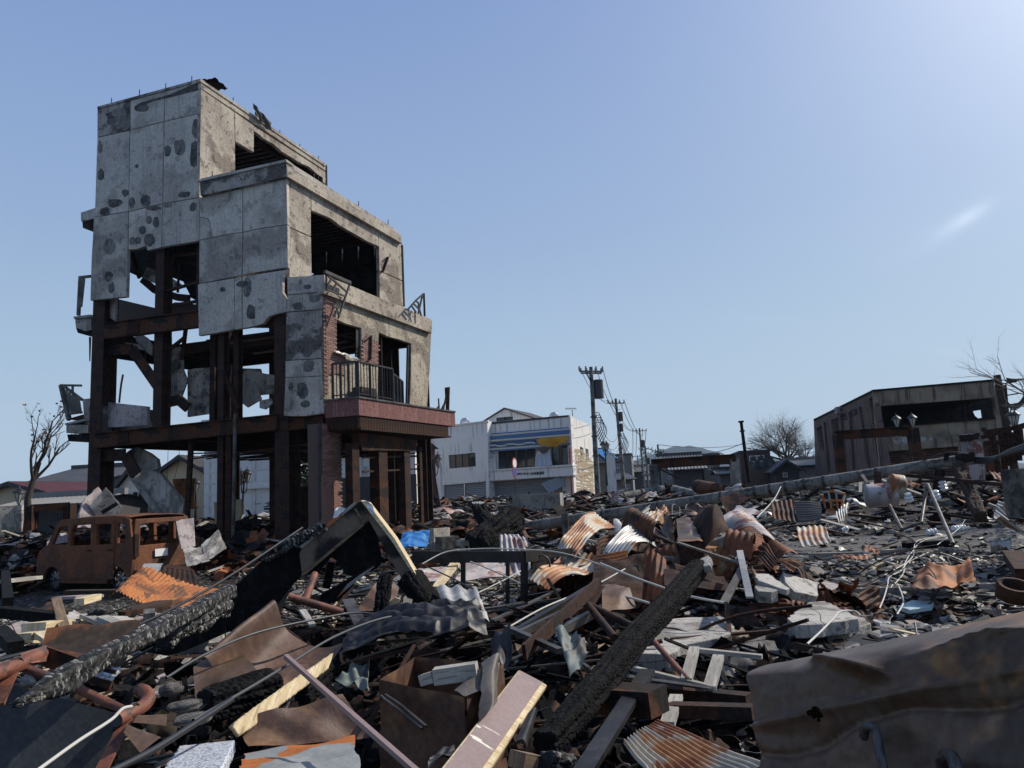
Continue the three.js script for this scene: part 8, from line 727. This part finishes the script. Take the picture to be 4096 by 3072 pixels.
// the largest pieces, each a thing
loose('tile_shard', 230, [...shards, ...arcs], ['tileDark', 'tileDark', 'tileGrey', 'tileBrown'], [.8, 12, 5.5, 13], flat(.2, .36), .35, .04, 'broken roof tile lying in the tile field right of the heap', 'roof tile', 'broken roof tiles');
loose('plaster_chunk', 70, chunks, ['concrete', 'slabPale', 'concreteDark'], [.5, 12, 5.5, 14], lump(.12, .34), .5, .03, 'lump of broken concrete among the roof tiles', 'concrete lump', 'concrete lumps');
loose('loose_batten', 90, [barGeo, splitGeo], ['woodGrey', 'woodDark', 'char', 'woodTan', 'woodPale', 'char'], [-12, -1.5, 6, 17], stick(.5, 1.6, .045), .14, .06, 'loose batten scattered over the ash before the car and tower', 'batten', 'scattered battens');
loose('plasterboard_scrap', 70, shards, ['slabPale', 'boardPink', 'concrete', 'panel'], [-12, -1.5, 7, 20], flat(.3, .7), .3, .06, 'broken scrap of plasterboard lying before the tower', 'board', 'plasterboard scraps');
loose('heap_scrap', 60, corrScraps, ['rustCorr', 'rustCorrDark', 'galvRust', 'rustCorrDark', 'rustCorrDark'], [.3, 4.2, 9.3, 12.6], flat(.6, 1.05), .8, .08, 'torn corrugated scrap buried in the rust heap', 'metal sheet', 'scraps in the rust heap');
loose('sheet_scrap', 60, scraps, ['rustDark', 'rustBrown', 'sooty', 'greySheet'], [-3, 3, 4.8, 9.5], flat(.2, .5), .7, .06, 'bent metal scrap jammed under the shelf rack and gable', 'metal sheet', 'bent scraps under the rack');
loose('far_scrap', 110, [...scraps, ...corrScraps], ['rustCorr', 'rustCorrDark', 'galvanised', 'sooty', 'rustDark', 'galvPink', 'boardPink'], [-16, 18, 19, 42], flat(.5, 1.3), .5, .12, 'bent metal sheet scattered over the burnt lots beyond the fallen pole and tower', 'metal sheet', 'sheets on the far lots');
loose('fallen_joist', 110, [barGeo, splitGeo], ['char', 'rustDark', 'rustSteel', 'woodDark', 'woodGrey'], [-16, 18, 19, 42], stick(1.0, 3.2, .09), .18, .18, 'fallen beam lying across the burnt lots beyond the fallen pole and tower', 'beam', 'beams on the far lots');
loose('thin_bar', 90, [barGeo], ['rustDark', 'steelGrey', 'rustSteel', 'char'], [-2.5, 2.4, 4.8, 9.2], stick(.9, 2.2, .03), .3, .2, 'thin bar in the tangle round the shelf rack', 'steel bar', 'thin bars in the tangle');
loose('steel_rod', 70, bends, ['rustSteel', 'cable', 'steelGrey'], [-9, 9, 5, 15], flat(.8, 2.2), .4, .1, 'bent thin steel rod sticking out of the rubble', 'rod', 'bent rods');
// what is too small and too many to count
const NEAR = [-14, 14, 2.6, 7], MID = [-14, 14, 6, 22], RIGHT = [.5, 13, 4.6, 22], FARZ = [-26, 30, 20, 60];
[['tileDark', 2600], ['tileGrey', 1500], ['tileBrown', 600]].forEach(([m, n], i) => { litter('tile_litter', n, shards[i], m, RIGHT, flat(.08, .24), .45, .03, 'carpet of small broken roof tile bits', 'tile litter'); litter('tile_litter', Math.round(n * .6), arcs[i], m, RIGHT, flat(.1, .24), .5, .04, 'carpet of curved roof tile bits', 'tile litter'); });
[['concrete', 4600], ['slabPale', 2600], ['concreteDark', 5200], ['char', 5200]].forEach(([m, n], i) => litter('rubble_grit', n, chunks[i], m, MID, lump(.03, .11), .8, .01, 'loose grit and small rubble', 'rubble'));
[['char', 1500], ['woodGrey', 700], ['woodDark', 900], ['woodPale', 300], ['rustDark', 600]].forEach(([m, n]) => litter('splinters', n, splitGeo, m, MID, stick(.15, .7, .035), .3, .04, 'splinters and burnt sticks', 'splinters'));
[['char', 500], ['sooty', 260], ['woodDark', 160]].forEach(([m, n]) => litter('char_sticks', n, splitGeo, m, NEAR, stick(.2, .9, .06), .5, .06, 'charred sticks added to darken the pit', 'splinters'));  // charred filler, added to make the foreground pit darker
[['rustDark', 160], ['sooty', 260], ['rustBrown', 90], ['greySheet', 70], ['char', 160]].forEach(([m, n], i) => litter('dark_scraps', n, scraps[i % 4], m, [-4, 2.4, 3.4, 9], flat(.15, .5), 1.0, .04, 'dark burnt scraps added to darken the gaps of the heap', 'scraps'));  // black scraps added so that the gaps in the heap go dark
[['slabPale', 420], ['white', 120], ['galvanised', 120], ['boardPink', 160], ['rustCorrDark', 260]].forEach(([m, n], i) => litter('pale_scraps', n, i % 2 ? shards[i] : scraps[i % 4], m, MID, flat(.08, .26), .45, .04, 'pale scraps of board and foil', 'scraps'));
[['concrete', 2600], ['slabPale', 1300], ['char', 3200], ['tileDark', 3000]].forEach(([m, n], i) => litter('far_rubble', n, i === 3 ? shards[2] : chunks[i], m, FARZ, lump(.08, .34), .6, .03, 'rubble covering the far lots', 'rubble'));
[['rustSteel', 420], ['char', 700], ['woodGrey', 300], ['woodDark', 400]].forEach(([m, n]) => litter('far_sticks', n, splitGeo, m, FARZ, stick(.6, 2.4, .1), .3, .12, 'burnt sticks and bars covering the far lots', 'splinters'));
[['galvanised', 140], ['rustCorr', 200], ['rustDark', 260], ['boardPink', 120]].forEach(([m, n], i) => litter('far_scraps', n, scraps[i], m, FARZ, flat(.25, .8), .5, .08, 'scraps of sheet covering the far lots', 'scraps'));
[['rustCorrDark', 120], ['sooty', 140], ['rustCorr', 90]].forEach(([m, n], i) => litter('tower_scraps', n, scraps[i], m, [-16, -1.5, 19, 28], flat(.35, 1.0), .6, .12, 'scraps of sheet heaped round the tower foot', 'scraps'));
[['cable', 130], ['rustSteel', 130], ['cablePale', 40]].forEach(([m, n], i) => { litter('wire_tangle', n, tangles[i], m, [-9, 11, i > 1 ? 7 : 5, 18], flat(.45, .9), .14, .06, 'tangled loose wire strewn over the rubble', 'wire'); });
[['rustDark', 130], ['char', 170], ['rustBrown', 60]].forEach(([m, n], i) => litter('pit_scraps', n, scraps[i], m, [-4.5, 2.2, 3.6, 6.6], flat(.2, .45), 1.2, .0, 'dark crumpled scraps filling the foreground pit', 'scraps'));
renderer.render(scene, camera);
